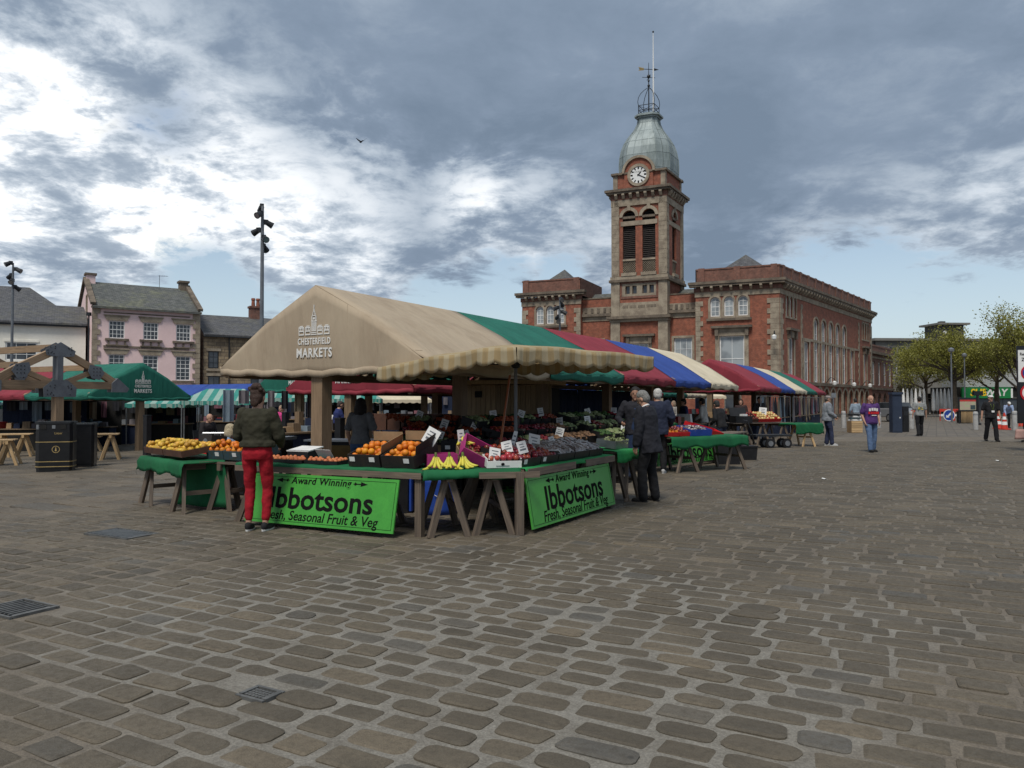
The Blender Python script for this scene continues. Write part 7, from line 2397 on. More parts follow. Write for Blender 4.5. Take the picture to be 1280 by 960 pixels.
def person(label, loc, rz, H=1.72, top=None, bottom=None, shoe=None, hair=None, hair_c=(.06, .04, .03), skin=None, sleeve='long', lean=0.0, head=(0, 0),
           feet=((-.11, .0), (.11, .0)), hands=((-.30, .06, .80), (.30, .06, .80)), pel=.962, build=1.0, hips=1.0, hem=.86, leg=1.0, cuff=.07, vox=.014, coat=0.0, belly=0.0, collar=None, apron=None, sit=False, cap=None):
    s = H / 1.72; skin = skin or M_SKIN
    t = thing('person', label, 'person', loc, rz); t.scale = (s, s, s)
    ln = R(lean); pz = Vector((0, 0, pel)); Rl = Matrix.Rotation(-ln, 3, 'X')
    U_ = lambda x, y, z: pz + Rl @ Vector((x, y, z - .94))          # torso space, upright pelvis at .94
    sh = [U_(s_ * .178 * build, 0, 1.415) for s_ in (-1, 1)]
    hp = [pz + Vector((s_ * .092 * hips, 0, -.02)) for s_ in (-1, 1)]
    legs = []
    for i in (0, 1):
        f = feet[i]; fz = f[2] if len(f) > 2 else 0
        an = Vector((f[0], f[1], .09 + fz)); kn, an = ik(hp[i], an, .435, .425, (.12 * (-1, 1)[i], 1, .0)); legs.append((hp[i], kn, an))
    arms = []
    for i in (0, 1):
        e, w = ik(sh[i], hands[i], .295, .26, ((-1, 1)[i] * .55, -1, -.25)); arms.append((sh[i], e, w))
    hc = U_(0, .022, 1.598); hR = Matrix.Rotation(R(head[1]), 3, 'Z') @ Matrix.Rotation(-ln * .6 - R(head[0]), 3, 'X')
    hd = lambda x, y, z: hc + hR @ Vector((x, y, z))
    # --- the body: one skin from feet to head
    b = MB()
    bw = build
    secs = [(U_(0, 0, .88), .150 * hips, .105, -ln), (U_(0, 0, .96), .160 * hips, .112, -ln), (U_(0, .004 + belly * .4, 1.08), .138 * bw, .098 + belly, -ln), (U_(0, .006, 1.20), .142 * bw, .105 + belly * .5, -ln), (U_(0, .004, 1.32), .160 * bw, .108, -ln), (U_(0, -.002, 1.40), .155 * bw, .088, -ln), (U_(0, -.005, 1.455), .085, .065, -ln)]
    loft(b, secs, skin)
    b.tube([U_(0, -.008, 1.43), U_(0, .004, 1.50), hd(0, -.01, -.07)], [.066, .060, .058], skin, 12)
    b.ball(hd(0, -.008, .02), (.081, .097, .102), skin, 14, 10, hR); b.ball(hd(0, .022, -.045), (.064, .068, .078), skin, 12, 9, hR)
    b.ball(hd(0, .092, -.015), (.013, .022, .024), skin, 8, 6, hR); b.ball(hd(0, .07, -.105), (.026, .022, .02), skin, 8, 6, hR)
    for s_ in (-1, 1): b.ball(hd(s_ * .078, -.005, -.01), (.012, .022, .034), skin, 8, 6, hR)
    for i in (0, 1):
        S_, E_, W_ = arms[i]
        limb(b, [S_, E_, W_], [(.050, .046, .040), (.040, .038, .026)], skin)
        hdr = (W_ - E_).normalized(); side = Vector(((-1, 1)[i], 0, 0)); side = (side - hdr * side.dot(hdr)); side = side.normalized() if side.length > .1 else Vector((0, 1, 0))
        fw = hdr.cross(side)
        b.ball(W_ + hdr * .045, (.038, .020, .050), skin, 10, 7, Matrix((fw, side, hdr)).transposed())
        for q in range(4):
            r0 = W_ + hdr * .080 + fw * (q - 1.5) * .018; ln_ = (.060, .072, .068, .052)[q]
            m1 = r0 + hdr * ln_ * .55 - side * .008; m2 = m1 + hdr * ln_ * .4 - side * .026
            b.tube([r0, m1, m2], [.0095, .009, .0075], skin, 7)
        th0 = W_ + hdr * .03 + fw * .034; b.tube([th0, th0 + hdr * .035 + fw * .018 - side * .008, th0 + hdr * .065 + fw * .014 - side * .02], [.012, .0105, .009], skin, 7)
    for i in (0, 1):
        limb(b, list(legs[i]), [(.080, .076, .054), (.052, .058, .034)], skin)
        b.ball(legs[i][2] + Vector((0, .06, -.045)), (.032, .10, .028), skin, 10, 6)
    o = b.build('body', t, uv=False); remesh(o, vox * .8)
    # --- face
    for s_ in (-1, 1):
        q = MB(); q.ball(hd(s_ * .032, .083, .012), (.012, .008, .007), M_EYE, 8, 6, hR); q.build('eye', t, uv=False, smooth=True)
    q = MB(); q.ball(hd(0, .083, -.062), (.024, .008, .006), M_LIP, 8, 5, hR); q.build('mouth', t, uv=False, smooth=True)
    # --- trousers
    if bottom:
        b = MB(); g_ = .012
        zc = .94 if not coat else 1.02
        loft(b, [(U_(0, 0, .845), .155 * hips, .112, -ln * .6), (U_(0, -.004, .92), .168 * hips, .124, -ln), (U_(0, 0, .99), .160 * hips, .118, -ln), (U_(0, 0, 1.05), .150 * max(bw, hips), .112 + belly, -ln)], bottom)
        for i in (0, 1):
            a, k, c = legs[i]
            c2 = k + (c - k) * (1.0 - cuff)
            limb(b, [a, k, c2], [(.094 * leg, .086 * leg, .066 * leg), (.064 * leg, .068 * leg, (.048 if leg < 1.0 else .062) * leg)], bottom)
        o = b.build('trousers', t, uv=False); remesh(o, vox, .026, 2)
    # --- top
    if top:
        b = MB(); g_ = .014 + coat
        lo = hem
        secs2 = [(U_(0, 0, lo), (.165 + g_) * max(hips, bw), .118 + g_ + belly * .7, -ln), (U_(0, 0, lo + .05), (.162 + g_) * max(hips, bw), .118 + g_ + belly, -ln)]
        for c, z in ((1, 1.08), (1, 1.20), (1, 1.32), (1, 1.40)):
            if z < lo + .07: continue
            q = {1.08: (.145, .104 + belly), 1.20: (.150, .110 + belly * .5), 1.32: (.166, .112), 1.40: (.160, .092)}[z]
            secs2.append((U_(0, .003, z), (q[0] + g_) * bw, q[1] + g_, -ln))
        secs2.append((U_(0, -.006, 1.462), .085 + g_, .068 + g_ * .6, -ln))
        loft(b, secs2, top)
        for i in (0, 1):
            S_, E_, W_ = arms[i]
            if sleeve == 'none': b.ball(S_, .062 + g_ * .4, top, 10, 7)
            elif sleeve == 'short':
                e2 = S_.lerp(E_, .75); limb(b, [S_, e2], [(.054 + g_ * .6, .052 + g_, .056 + g_)], top)
            else: limb(b, [S_, E_, W_ - (W_ - E_) * .06], [(.052 + g_ * .45, .056 + g_ * .6, .050 + g_ * .6), (.048 + g_ * .6, .047 + g_ * .5, .036 + g_ * .5)], top)
        o = b.build('jacket' if sleeve == 'long' else 't_shirt', t, uv=False); remesh(o, vox, .034, 2)
    if collar:
        b = MB(); b.tube([U_(.06 * math.cos(a), .058 * math.sin(a) - .004, 1.475 + .02 * math.sin(a + math.pi)) for a in [R(20 * k) for k in range(19)]], .014, collar, 7); b.build('collar', t, uv=False, smooth=True)
    if apron:
        b = MB()
        def af(i, j):
            x = (i * 2 - 1) * (.15 - .05 * (j > .72)) ; z = .48 + j * .86; tz = max(z, .9)
            y = .135 + belly - .06 * (i * 2 - 1) ** 2
            p = U_(x, y, tz); return (p.x, p.y, p.z - (tz - z))
        b.grid(af, 10, 12, apron); o = b.build('apron', t, smooth=True); solid(o, .008)
    # --- hair or cap
    if hair:
        hm = hair_mat('hair %.3f' % hair_c[0], hair_c); b = MB()
        if hair != 'bald':
            b.ball(hd(0, -.022, .045), (.088, .098, .092), hm, 14, 10, hR); b.ball(hd(0, -.045, -.005), (.084, .075, .09), hm, 12, 9, hR)
        if hair == 'bald':
            for s_ in (-1, 1): b.ball(hd(s_ * .066, -.03, .0), (.02, .055, .04), hm, 8, 6, hR)
            b.ball(hd(0, -.075, -.01), (.06, .03, .045), hm, 8, 6, hR)
        if hair == 'long':
            b.ball(hd(0, -.07, -.09), (.105, .06, .14), hm, 12, 9, hR); b.ball(hd(0, -.075, -.20), (.10, .045, .09), hm, 12, 9, hR)
            for s_ in (-1, 1): b.ball(hd(s_ * .075, -.01, -.07), (.03, .05, .11), hm, 8, 7, hR)
        if hair == 'bun':
            b.ball(hd(0, -.075, .115), (.062, .058, .05), hm, 12, 9, hR); rr = random.Random(3)
            for k in range(46): a = rr.uniform(0, 6.28); rr_ = rr.uniform(.4, 1); b.ball(hd(.098 * math.cos(a) * rr_, -.055 + .05 * math.sin(a), .075 + rr.uniform(-.09, .10) * (1.15 - rr_ * .6)), rr.uniform(.012, .024), hm, 6, 5)
            b.ball(hd(0, -.085, -.06), (.06, .03, .07), hm, 10, 7, hR)
        if hair == 'bob':
            for s_ in (-1, 1): b.ball(hd(s_ * .078, -.02, -.03), (.028, .07, .085), hm, 10, 8, hR)
            b.ball(hd(0, -.085, -.05), (.085, .035, .08), hm, 10, 8, hR)
        o = b.build('hair', t, uv=False); remesh(o, max(.008, vox * .7), .016, 1)
    if cap:
        b = MB(); b.ball(hd(0, -.012, .062), (.090, .104, .066), cap, 14, 9, hR); b.ball(hd(0, .105, .05), (.070, .06, .010), cap, 12, 6, hR)
        o = b.build('cap', t, uv=False); remesh(o, .009, 0, 1)
    # --- shoes
    if shoe:
        for i in (0, 1):
            c = legs[i][2]; out = (-1, 1)[i] * .12
            b = MB(); M3 = Matrix.Rotation(-out, 3, 'Z')
            b.ball(c + M3 @ Vector((0, .065, -.055)), (.046, .135, .042), shoe, 12, 8, M3); b.ball(c + M3 @ Vector((0, -.015, -.03)), (.042, .055, .055), shoe, 10, 8)
            o = b.build('shoe', t, uv=False); remesh(o, max(.008, vox * .7), 0, 1)
            b = MB(); pts = [c + M3 @ Vector((.048 * math.cos(a) * (1.0 if math.sin(a) > 0 else .85), .062 + .137 * math.sin(a), 0)) for a in [2 * math.pi * k / 14 for k in range(14)]]
            zb = c.z - .09
            b.prism([(p.x, p.y) for p in pts], zb + .002, zb + .022, M_SOLE if getattr(shoe, 'name', '') != 'dark shoe' else M_BLACK); b.build('sole', o, uv=False)
    return t


M_SHOE = cl('black shoe', (.018, .018, .02)); M_SHOED = cl('dark shoe', (.02, .019, .018)); M_SHOEW = cl('white trainer', (.5, .5, .5))
p = Vector((-3.06, 9.24, 0))
person('woman in red trousers and an olive bomber jacket standing at the front table', p, R(-4), 1.70, cl('olive jacket', (.036, .034, .020)), cl('red trousers', (.34, .008, .018)), M_SHOE, 'bun', (.050, .026, .018),
       hands=((-.17, .26, 1.06), (.19, .26, 1.04)), feet=((-.10, 0), (.10, .02)), hips=1.10, build=1.0, hem=1.0, leg=.93, cuff=.16, vox=.0095, coat=.02, head=(8, -6))
p = G(812, 627)
person('grey haired man in a dark suit stooping over the green end table', p, R(52), 1.70, cl('navy suit jacket', (.016, .017, .024)), cl('black trousers', (.012, .012, .014)), M_SHOED, 'short', (.24, .235, .22),
       hands=((-.27, .10, .80), (.25, .10, .86)), feet=((-.13, .05), (.14, -.02)), lean=9, head=(24, 8), hem=.74, leg=1.15, cuff=.0, vox=.0095, coat=.03, build=1.05, collar=M_WHITE)
person('vendor in a dark top and navy apron behind the stepped stand, facing us', (AT(794, 14.8), 14.8, 0), R(170), 1.80, cl('dark sweatshirt', (.018, .018, .024)), cl('dark jeans', (.02, .03, .06)), M_SHOED, 'short', (.02, .016, .014), M_SKIND,
       hands=((-.20, .30, 1.05), (.24, .26, 1.10)), apron=cl('navy apron', (.018, .035, .085)), vox=.013, build=1.08, coat=.01)
person('white haired man in a navy jacket, back turned, beside the blue crate table', (AT(822, 16.6), 16.6, 0), R(-14), 1.80, cl('navy jacket', (.020, .026, .052)), cl('black trousers', (.012, .012, .014)), M_SHOEW, 'short', (.62, .60, .56),
       hands=((-.22, .2, 1.0), (.24, .2, 1.0)), vox=.013, coat=.03, build=1.08, hem=.78)
person('woman in a grey T-shirt with long dark hair standing inside the stall, seen from behind', (AT(451, 12.5), 12.5, 0), R(-18), 1.58, cl('grey T-shirt', (.155, .155, .16)), cl('blue jeans', (.05, .09, .19)), M_SHOE, 'long', (.018, .013, .012),
       sleeve='short', hands=((-.25, .10, .92), (.26, .16, .95)), hips=1.08, build=.98, hem=.92, vox=.011)
person('fair haired woman in a pale blue jacket sitting left of the woman in red', (AT(283, 13.0), 13.0, -.02), R(-78), 1.60, cl('pale blue jacket', (.26, .35, .50)), cl('navy trousers', (.03, .035, .06)), M_SHOE, 'bob', (.52, .43, .28),
       pel=.50, feet=((-.10, .45), (.10, .48)), hands=((-.15, .35, .62), (.15, .38, .62)), lean=6, vox=.012, coat=.025, hem=.90)
person('man in a dark jacket sitting far behind the yellow fruit tray', (AT(257, 21.5), 21.5, -.05), R(-120), 1.70, cl('dark jacket', (.022, .018, .02)), cl('dark jeans', (.02, .03, .06)), M_SHOE, 'bald', (.2, .18, .15), pel=.52, feet=((-.10, .45), (.10, .48)), hands=((-.15, .35, .62), (.15, .38, .62)), lean=14, vox=.018, coat=.02)
person('person in a bright pink top far off between the green gable posts', (AT(352, 26.0), 26.0, -.1), R(150), 1.50, cl('pink top', (.62, .06, .24)), cl('pale trousers', (.3, .28, .25)), M_SHOE, 'bob', (.35, .27, .18), vox=.02, hands=((-.2, .25, 1.0), (.22, .25, 1.0)))
person('person in a royal blue top bending beyond the beige stall post', (AT(419, 22.5), 22.5, -.02), R(-60), 1.58, cl('royal blue top', (.02, .03, .12)), cl('dark jeans', (.02, .03, .06)), M_SHOE, 'short', (.06, .045, .04), lean=14, vox=.018, hands=((-.15, .35, .9), (.2, .35, .9)))
person('person in a white cap and blue shirt sitting far behind the litter bin', (AT(99, 29.0), 29.0, -.25), R(175), 1.66, cl('blue shirt', (.16, .24, .42)), cl('dark jeans', (.02, .03, .06)), M_SHOE, None, pel=.56, feet=((-.10, .45), (.10, .48)), hands=((-.2, .3, .75), (.2, .3, .75)), vox=.02, cap=cl('white cap', (.7, .7, .68)))
for (px, Y, rz, H_, c_, hr, hcol, lb, ln_) in ((856, 25.0, 100, 1.62, (.03, .04, .12), 'short', (.02, .016, .014), 'stallholder in dark blue under the cream bay of the main row', 4),
                                        (880, 25.6, 60, 1.64, (.50, .50, .48), 'short', (.02, .018, .016), 'dark haired person in a white top under the cream bay', 6),
                                        (902, 21.5, 40, 1.58, (.014, .014, .016), 'short', (.03, .028, .026), 'person in black bending over the red crate beyond the green table', 16),
                                        (926, 30.0, 160, 1.62, (.035, .02, .02), 'bob', (.05, .03, .02), 'person in dark brown in the gap between the rows', 0),
                                        (949, 31.0, 185, 1.72, (.016, .016, .018), 'short', (.015, .013, .012), 'dark silhouetted person behind the golden fruit', 0),
                                        (842, 30.0, 120, 1.55, (.30, .28, .26), 'bob', (.3, .22, .15), 'fair person in a pale top seen past the white haired man', 0)):
    person(lb, (AT(px, Y), Y, 0), R(rz), H_, cl('top %.3f' % c_[0], c_), cl('dark jeans', (.02, .03, .06)), M_SHOE, hr, hcol, lean=ln_, vox=.018, hands=((-.2, .25, 1.0), (.22, .25, 1.0)), coat=.012)
p = G(1034, 557)
person('man in a grey hoodie and flat cap standing by the small green table, facing right', p, R(-100), 1.74, cl('grey hoodie', (.25, .265, .29)), cl('navy jeans', (.028, .036, .075)), M_SHOEW, 'short', (.12, .10, .09), hands=((-.12, .24, .98), (.14, .24, 1.0)), feet=((-.10, -.02), (.10, .12)), vox=.014, coat=.03, build=1.08, hem=.84, leg=1.12, cuff=0, belly=.02, head=(10, 0), cap=cl('pinkish grey cap', (.30, .26, .25)))
p = G(1088, 565)
pm_ = person('bald man in a purple printed T-shirt walking towards us with hands in his pockets', p, R(186), 1.72, cl('purple T-shirt', (.085, .035, .155)), cl('washed blue jeans', (.10, .16, .28)), M_SHOED, 'bald', (.25, .20, .16), sleeve='short', hands=((-.235, .07, .92), (.235, .07, .92)), feet=((-.13, -.10), (.11, .16)), vox=.013, build=1.18, hips=1.12, belly=.055, hem=.84, leg=1.12, cuff=0)
b = MB(); rr = random.Random(2)
def chest(x, z): return (x, .172 + .055 * max(0, (1.40 - z)) - 1.1 * x * x, z)
for k in range(4):
    x = -.115 + k * .075; b.box(chest(x + .01, 1.30 + .02 * (1 - abs(k - 1.5) / 1.5)), (.055, .02, .085), M_WLET)
b.build('shirt_print', pm_, uv=False)
b = MB()
for k in range(5):
    x = -.14 + k * .070; b.box(chest(x, 1.205), (.056, .02, .075), M_BOXRED)
b.build('shirt_print', pm_, uv=False)
b = MB(); b.box(chest(0, 1.13), (.15, .02, .022), M_WLET); b.build('shirt_print', pm_, uv=False)
p = G(1149, 545)
pg_ = person('man in a grey T-shirt with a green print on the back, walking away', p, R(-8), 1.74, cl('light grey T-shirt', (.27, .28, .275)), cl('black trousers', (.012, .012, .014)), M_SHOED, 'short', (.02, .016, .014), sleeve='short', hands=((-.28, .02, .86), (.30, .04, .86)), feet=((-.10, -.16), (.13, .14)), vox=.014, build=1.12, hem=.88, leg=1.1, cuff=0)
b = MB(); rr = random.Random(5)
for k in range(14): b.box((rr.uniform(-.09, .09), -.134, rr.uniform(1.14, 1.30)), (rr.uniform(.03, .06), .012, rr.uniform(.02, .04)), rr.choice([M_STALK, M_YEL, M_STEEL, M_SUBG]))
b.build('back_print', pg_, uv=False)
p = G(1238, 552)
pk_ = person('man in black with a white peaked cap and a lanyard, striding towards us', p, R(172), 1.78, cl('black T-shirt', (.014, .014, .016)), cl('black trousers', (.012, .012, .014)), M_SHOED, 'short', (.10, .09, .08), sleeve='short', hands=((-.32, .05, .84), (.31, -.02, .88)), feet=((-.13, .16), (.10, -.20)), vox=.014, build=1.14, belly=.03, hem=.86, leg=1.15, cuff=0, cap=cl('white cap', (.7, .7, .68)))
b = MB(); b.box((0, .185, 1.13), (.10, .012, .07), M_CARD); b.tube([(-.06, .05, 1.47), (-.05, .15, 1.35), (0, .18, 1.16), (.05, .15, 1.35), (.06, .05, 1.47)], .009, M_STALK, 5); b.build('lanyard', pk_, uv=False)
person('person in a pale blue shirt and dark cap bending down behind the traffic cones', (AT(1258, 45.0), 45.0, 0), R(165), 1.66, cl('pale blue shirt', (.30, .38, .56)), cl('black trousers', (.012, .012, .014)), M_SHOED, None, lean=38, hands=((-.2, .5, .7), (.2, .5, .7)), vox=.022, build=1.15, cap=cl('white cap', (.7, .7, .68)))
pr_ = person('person in black at the right edge carrying a pale pink bag', (AT(1283, 29.5), 29.5, 0), R(60), 1.70, cl('black coat', (.014, .014, .015)), cl('black trousers', (.012, .012, .014)), M_SHOED, 'short', (.03, .02, .02), hands=((-.28, .12, .80), (.25, .1, .85)), vox=.02, coat=.03)
person('person in a grey blue shirt with their back to us behind the wooden box', (AT(1070, 38.5), 38.5, 0), R(5), 1.68, cl('grey blue shirt', (.24, .30, .36)), cl('dark jeans', (.02, .03, .06)), M_SHOED, 'short', (.03, .024, .02), vox=.02, build=1.1, hands=((-.25, .2, .95), (.25, .2, .95)), lean=6)
bag = thing('tote_bag', 'pale pink carrier bag hanging at the right edge of the picture', 'bag', (AT(1274, 29.2), 29.2, .12), R(10))
b = MB(); b.grid(lambda i, j: (.20 * math.cos(i * 2 * math.pi) * (1.1 - .3 * j), .09 * math.sin(i * 2 * math.pi), .38 * j), 14, 4, pm('pink bag', (.42, .26, .22), (.36, .21, .18), rough=.6, bump=.1)); o = b.build('body', bag, smooth=True); solid(o, .006)
b = MB(); b.tube([(-.08, 0, .38), (-.06, 0, .62), (.06, 0, .62), (.08, 0, .38)], .01, M_SKIN, 5); b.build('handle', bag)
# a folding chair for the seated woman and one for the seated man
for px, Y, rz, lb in ((283, 13.0, -78, 'grey folding chair under the seated fair haired woman'), (257, 21.5, -120, 'dark chair under the man sitting behind the yellow fruit'), (99, 29.0, 175, 'chair under the person in the white cap')):
    x = AT(px, Y); t = thing('chair', lb, 'chair', (x, Y, gz(x)), R(rz), None)
    b = MB(); b.box((0, .02, .40), (.44, .44, .03), M_DARKSTEEL); b.build('seat', t); b = MB(); b.box((0, -.22, .68), (.44, .025, .32), M_DARKSTEEL, rx=R(8)); b.build('backrest', t)
    for sx in (-1, 1):
        for sy in (-1, 1): b = MB(); b.box((sx * .2, .02 + sy * .2, .19), (.03, .03, .38), M_DARKSTEEL); b.build('leg', t)

# ------------------------------------------------------------------ street furniture
# the twin litter bins on the left
for (px, py, w, d, h, rz, lb, full) in ((44, 591, .80, .50, 1.22, 18, 'black litter bin with gold bands and a round gold crest', True), (88, 585, .55, .5, 1.14, 18, 'plain black bin tucked behind the crested litter bin', False)):
    p = G(px, py); t = thing('litter_bin', lb, 'litter bin', (p.x, p.y, p.z), R(rz), 'black litter bins')
    oct_ = lambda s: [(x, y) for x, y in ((.09, -.0), (w - .06, 0), (w, .06), (w, d - .06), (w - .06, d), (.09, d), (0, d - .09), (0, .09))]
    def sc_(pts, k): cx_, cy_ = w / 2, d / 2; return [((x - cx_) * k + cx_, (y - cy_) * k + cy_) for x, y in pts]
    b = MB(); b.prism(sc_(oct_(1), .96), 0, .10, M_BLACKPAINT); b.build('plinth', t)
    b = MB(); b.prism(oct_(1), .10, h - .24, M_BLACKPAINT); b.build('body', t)
    b = MB(); b.prism(sc_(oct_(1), .985), h - .24, h - .05, M_BLACKPAINT)
    b.build('hood', t)
    b = MB(); b.prism(sc_(oct_(1), 1.05), h - .05, h, M_DARKSTEEL); b.build('lid', t)
    if full:
        for z in (.13, .25, .30 + .42):
            b = MB(); b.prism(sc_(oct_(1), 1.012), z, z + .018, M_GOLD); b.build('gold_band', t)
        for x in (.18, .60):
            b = MB(); b.box((x, .0, h - .13), (.13, .02, .11), M_DARKIN); b.build('opening', t); 
        b = MB(); b.box((.06, .03, h - .13), (.09, .03, .11), M_GALV, rz=R(-45)); b.build('opening', t)
        b = MB(); b.box((.40, -.003, h - .13), (.07, .012, .08), M_GALV); b.build('stub_plate', t)
        c = MB(); n = 24
        o1 = [(.45 + .085 * math.cos(2 * math.pi * k / n), .55 + .085 * math.sin(2 * math.pi * k / n)) for k in range(n)]; o2 = [(.45 + .072 * math.cos(2 * math.pi * k / n), .55 + .072 * math.sin(2 * math.pi * k / n)) for k in range(n)]
        ring_geo(c, lambda a, hh, z: (a, -hh, z), o1, o2, 0.0, .006, M_GOLD)
        for q in range(3): c.ball((.45, -.004, .52 + .03 * q), (.022 - .005 * q, .004, .018), M_GOLD, 8, 5)
        c.build('crest', t)
        text_mesh('lettering', 'Litter', .075, M_GOLD, t, (.50, -.004, h - .285), depth=.002)

# pale trestle tables and benches on the left
def pine_table(px, py, L, rz, lb, h=.74, d=.75):
    p = G(px, py)
    a = R(rz); e = (p.x + math.cos(a) * L, p.y + math.sin(a) * L)
    return table((p.x, p.y), e, d, h, lb, M_PINE, (.2, .8), planks=4, group='pale trestle tables on the left', spread=.24)[0]
for px, py, L, rz, lb, h in ((97, 577, 1.05, 24, 'pale wooden trestle table right of the litter bins', .78), (-24, 584, .75, 24, 'pale trestle at the left edge in front of the bins', .72), (-8, 573, 1.0, 24, 'pale trestle table behind the litter bin on the left', .76),
                         (82, 566, 1.1, 24, 'lower pale bench behind the trestle table', .55)):
    pine_table(px, py, L, rz, lb, h)
for px, py, L, rz, lb in ((100, 556, 3.0, 28, 'long picnic bench between the bare frame and the green gable stall'), (166, 553, 2.4, 28, 'long weathered table right of the green gable post'), (40, 556, 2.4, 28, 'long weathered table behind the litter bin'), (205, 545, 3.0, 28, 'far weathered table below the teal awning')):
    p = G(px, py); a = R(rz); table((p.x, p.y), (p.x + math.cos(a) * L, p.y + math.sin(a) * L), .7, .76, lb, M_OAKD, (.12, .5, .88), planks=3, group='weathered tables on the left')
# slim black posts by the stall posts
for px, Y, h, lb in ((184.5, 24.3, 1.25, 'slim black column beside the post of the green gable stall'), (357, 25.3, 1.25, 'slim black column left of the dark green stall post'), (425, 17.8, 1.15, 'slim black column right of the beige stall post')):
    x = AT(px, Y); t = thing('black_column', lb, 'column', (x, Y, gz(x)), R(-28), 'slim black columns by the posts')
    b = MB(); b.box((0, 0, h / 2), (.17, .17, h), M_BLACK); b.build('body', t); b = MB(); b.box((0, 0, h + .012), (.19, .19, .03), M_DARKSTEEL); b.build('cap', t)
# grey barrier behind the fruit
t = thing('crowd_barrier', 'grey steel barrier left of the seated fair haired woman', 'barrier', (AT(254, 14.6), 14.6, 0), R(5))
b = MB(); b.tube([(0, 0, .95), (1.1, 0, .95)], .02, M_GALV, 6); b.tube([(0, 0, .2), (1.1, 0, .2)], .02, M_GALV, 6); b.tube([(0, 0, 0), (0, 0, .95)], .02, M_GALV, 6); b.tube([(1.1, 0, 0), (1.1, 0, .95)], .02, M_GALV, 6); b.build('frame', t)
for k in range(9): b = MB(); b.tube([(.11 + k * .11, 0, .2), (.11 + k * .11, 0, .95)], .009, M_GALV, 5); b.build('bar', t)

# dark counters and goods under the farther canopies
rg = random.Random(77)
GOODS = [M_DARKIN, M_CURTAIN, M_CARDB, M_BOXBLU, M_BERRY, M_STEEL, M_TRAYWOOD, M_CARD, M_CLOTH[0], M_CLOTH[1], M_CLOTH[3], M_OAKD]
def counter(x, y, rz, L, lb, hang=True, h=.82, backs=True):
    t = thing('goods_counter', lb, 'counter', (x, y, gz(x)), rz, 'dark goods counters under the canopies')
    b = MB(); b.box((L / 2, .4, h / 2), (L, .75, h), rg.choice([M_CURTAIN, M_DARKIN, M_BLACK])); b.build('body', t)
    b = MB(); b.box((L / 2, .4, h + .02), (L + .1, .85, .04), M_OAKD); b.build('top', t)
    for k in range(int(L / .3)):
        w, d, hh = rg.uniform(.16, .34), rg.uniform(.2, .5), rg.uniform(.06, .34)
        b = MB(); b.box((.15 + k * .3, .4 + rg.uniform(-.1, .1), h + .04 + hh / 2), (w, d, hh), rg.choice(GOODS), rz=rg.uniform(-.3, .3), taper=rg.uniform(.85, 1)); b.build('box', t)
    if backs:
        b = MB(); b.box((L / 2, 1.35, .98), (L, .03, 1.9), M_CURTAIN if rg.random() < .6 else M_DARKIN); b.build('dark_back', t)  # dark panel added to deepen the shade under the canopies
    if hang:
        for k in range(int(L / .45)):
            b = MB(); w = rg.uniform(.2, .36); hh = rg.uniform(.3, .8); x0 = .2 + k * .45
            b.grid(lambda i, j: (x0 + w * i, 1.2 + .03 * math.sin(9 * i), 1.85 - hh * (1 - j)), 4, 3, rg.choice(M_CLOTH)); o = b.build('hanging_goods', t); solid(o, .01)
    return t
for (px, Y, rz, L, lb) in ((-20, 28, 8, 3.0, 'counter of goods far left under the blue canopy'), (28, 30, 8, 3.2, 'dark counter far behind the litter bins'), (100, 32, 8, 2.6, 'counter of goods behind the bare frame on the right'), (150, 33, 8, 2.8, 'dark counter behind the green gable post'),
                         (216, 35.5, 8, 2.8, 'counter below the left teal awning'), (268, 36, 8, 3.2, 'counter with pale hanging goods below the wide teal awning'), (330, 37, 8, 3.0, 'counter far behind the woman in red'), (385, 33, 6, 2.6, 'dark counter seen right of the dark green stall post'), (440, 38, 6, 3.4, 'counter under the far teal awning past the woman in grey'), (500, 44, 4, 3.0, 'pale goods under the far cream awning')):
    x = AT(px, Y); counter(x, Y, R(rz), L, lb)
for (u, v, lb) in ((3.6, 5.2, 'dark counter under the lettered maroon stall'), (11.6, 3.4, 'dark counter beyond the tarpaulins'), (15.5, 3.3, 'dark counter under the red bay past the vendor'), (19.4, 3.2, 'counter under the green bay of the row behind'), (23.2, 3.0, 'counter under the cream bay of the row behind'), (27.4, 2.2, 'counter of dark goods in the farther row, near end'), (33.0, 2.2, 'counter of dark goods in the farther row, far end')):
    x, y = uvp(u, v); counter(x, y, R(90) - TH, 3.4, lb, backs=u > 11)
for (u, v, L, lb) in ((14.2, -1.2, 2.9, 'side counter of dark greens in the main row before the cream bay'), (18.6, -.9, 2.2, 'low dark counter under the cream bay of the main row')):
    x, y = uvp(u, v); t = counter(x, y, R(90) - TH, L, lb, False, .8, False)

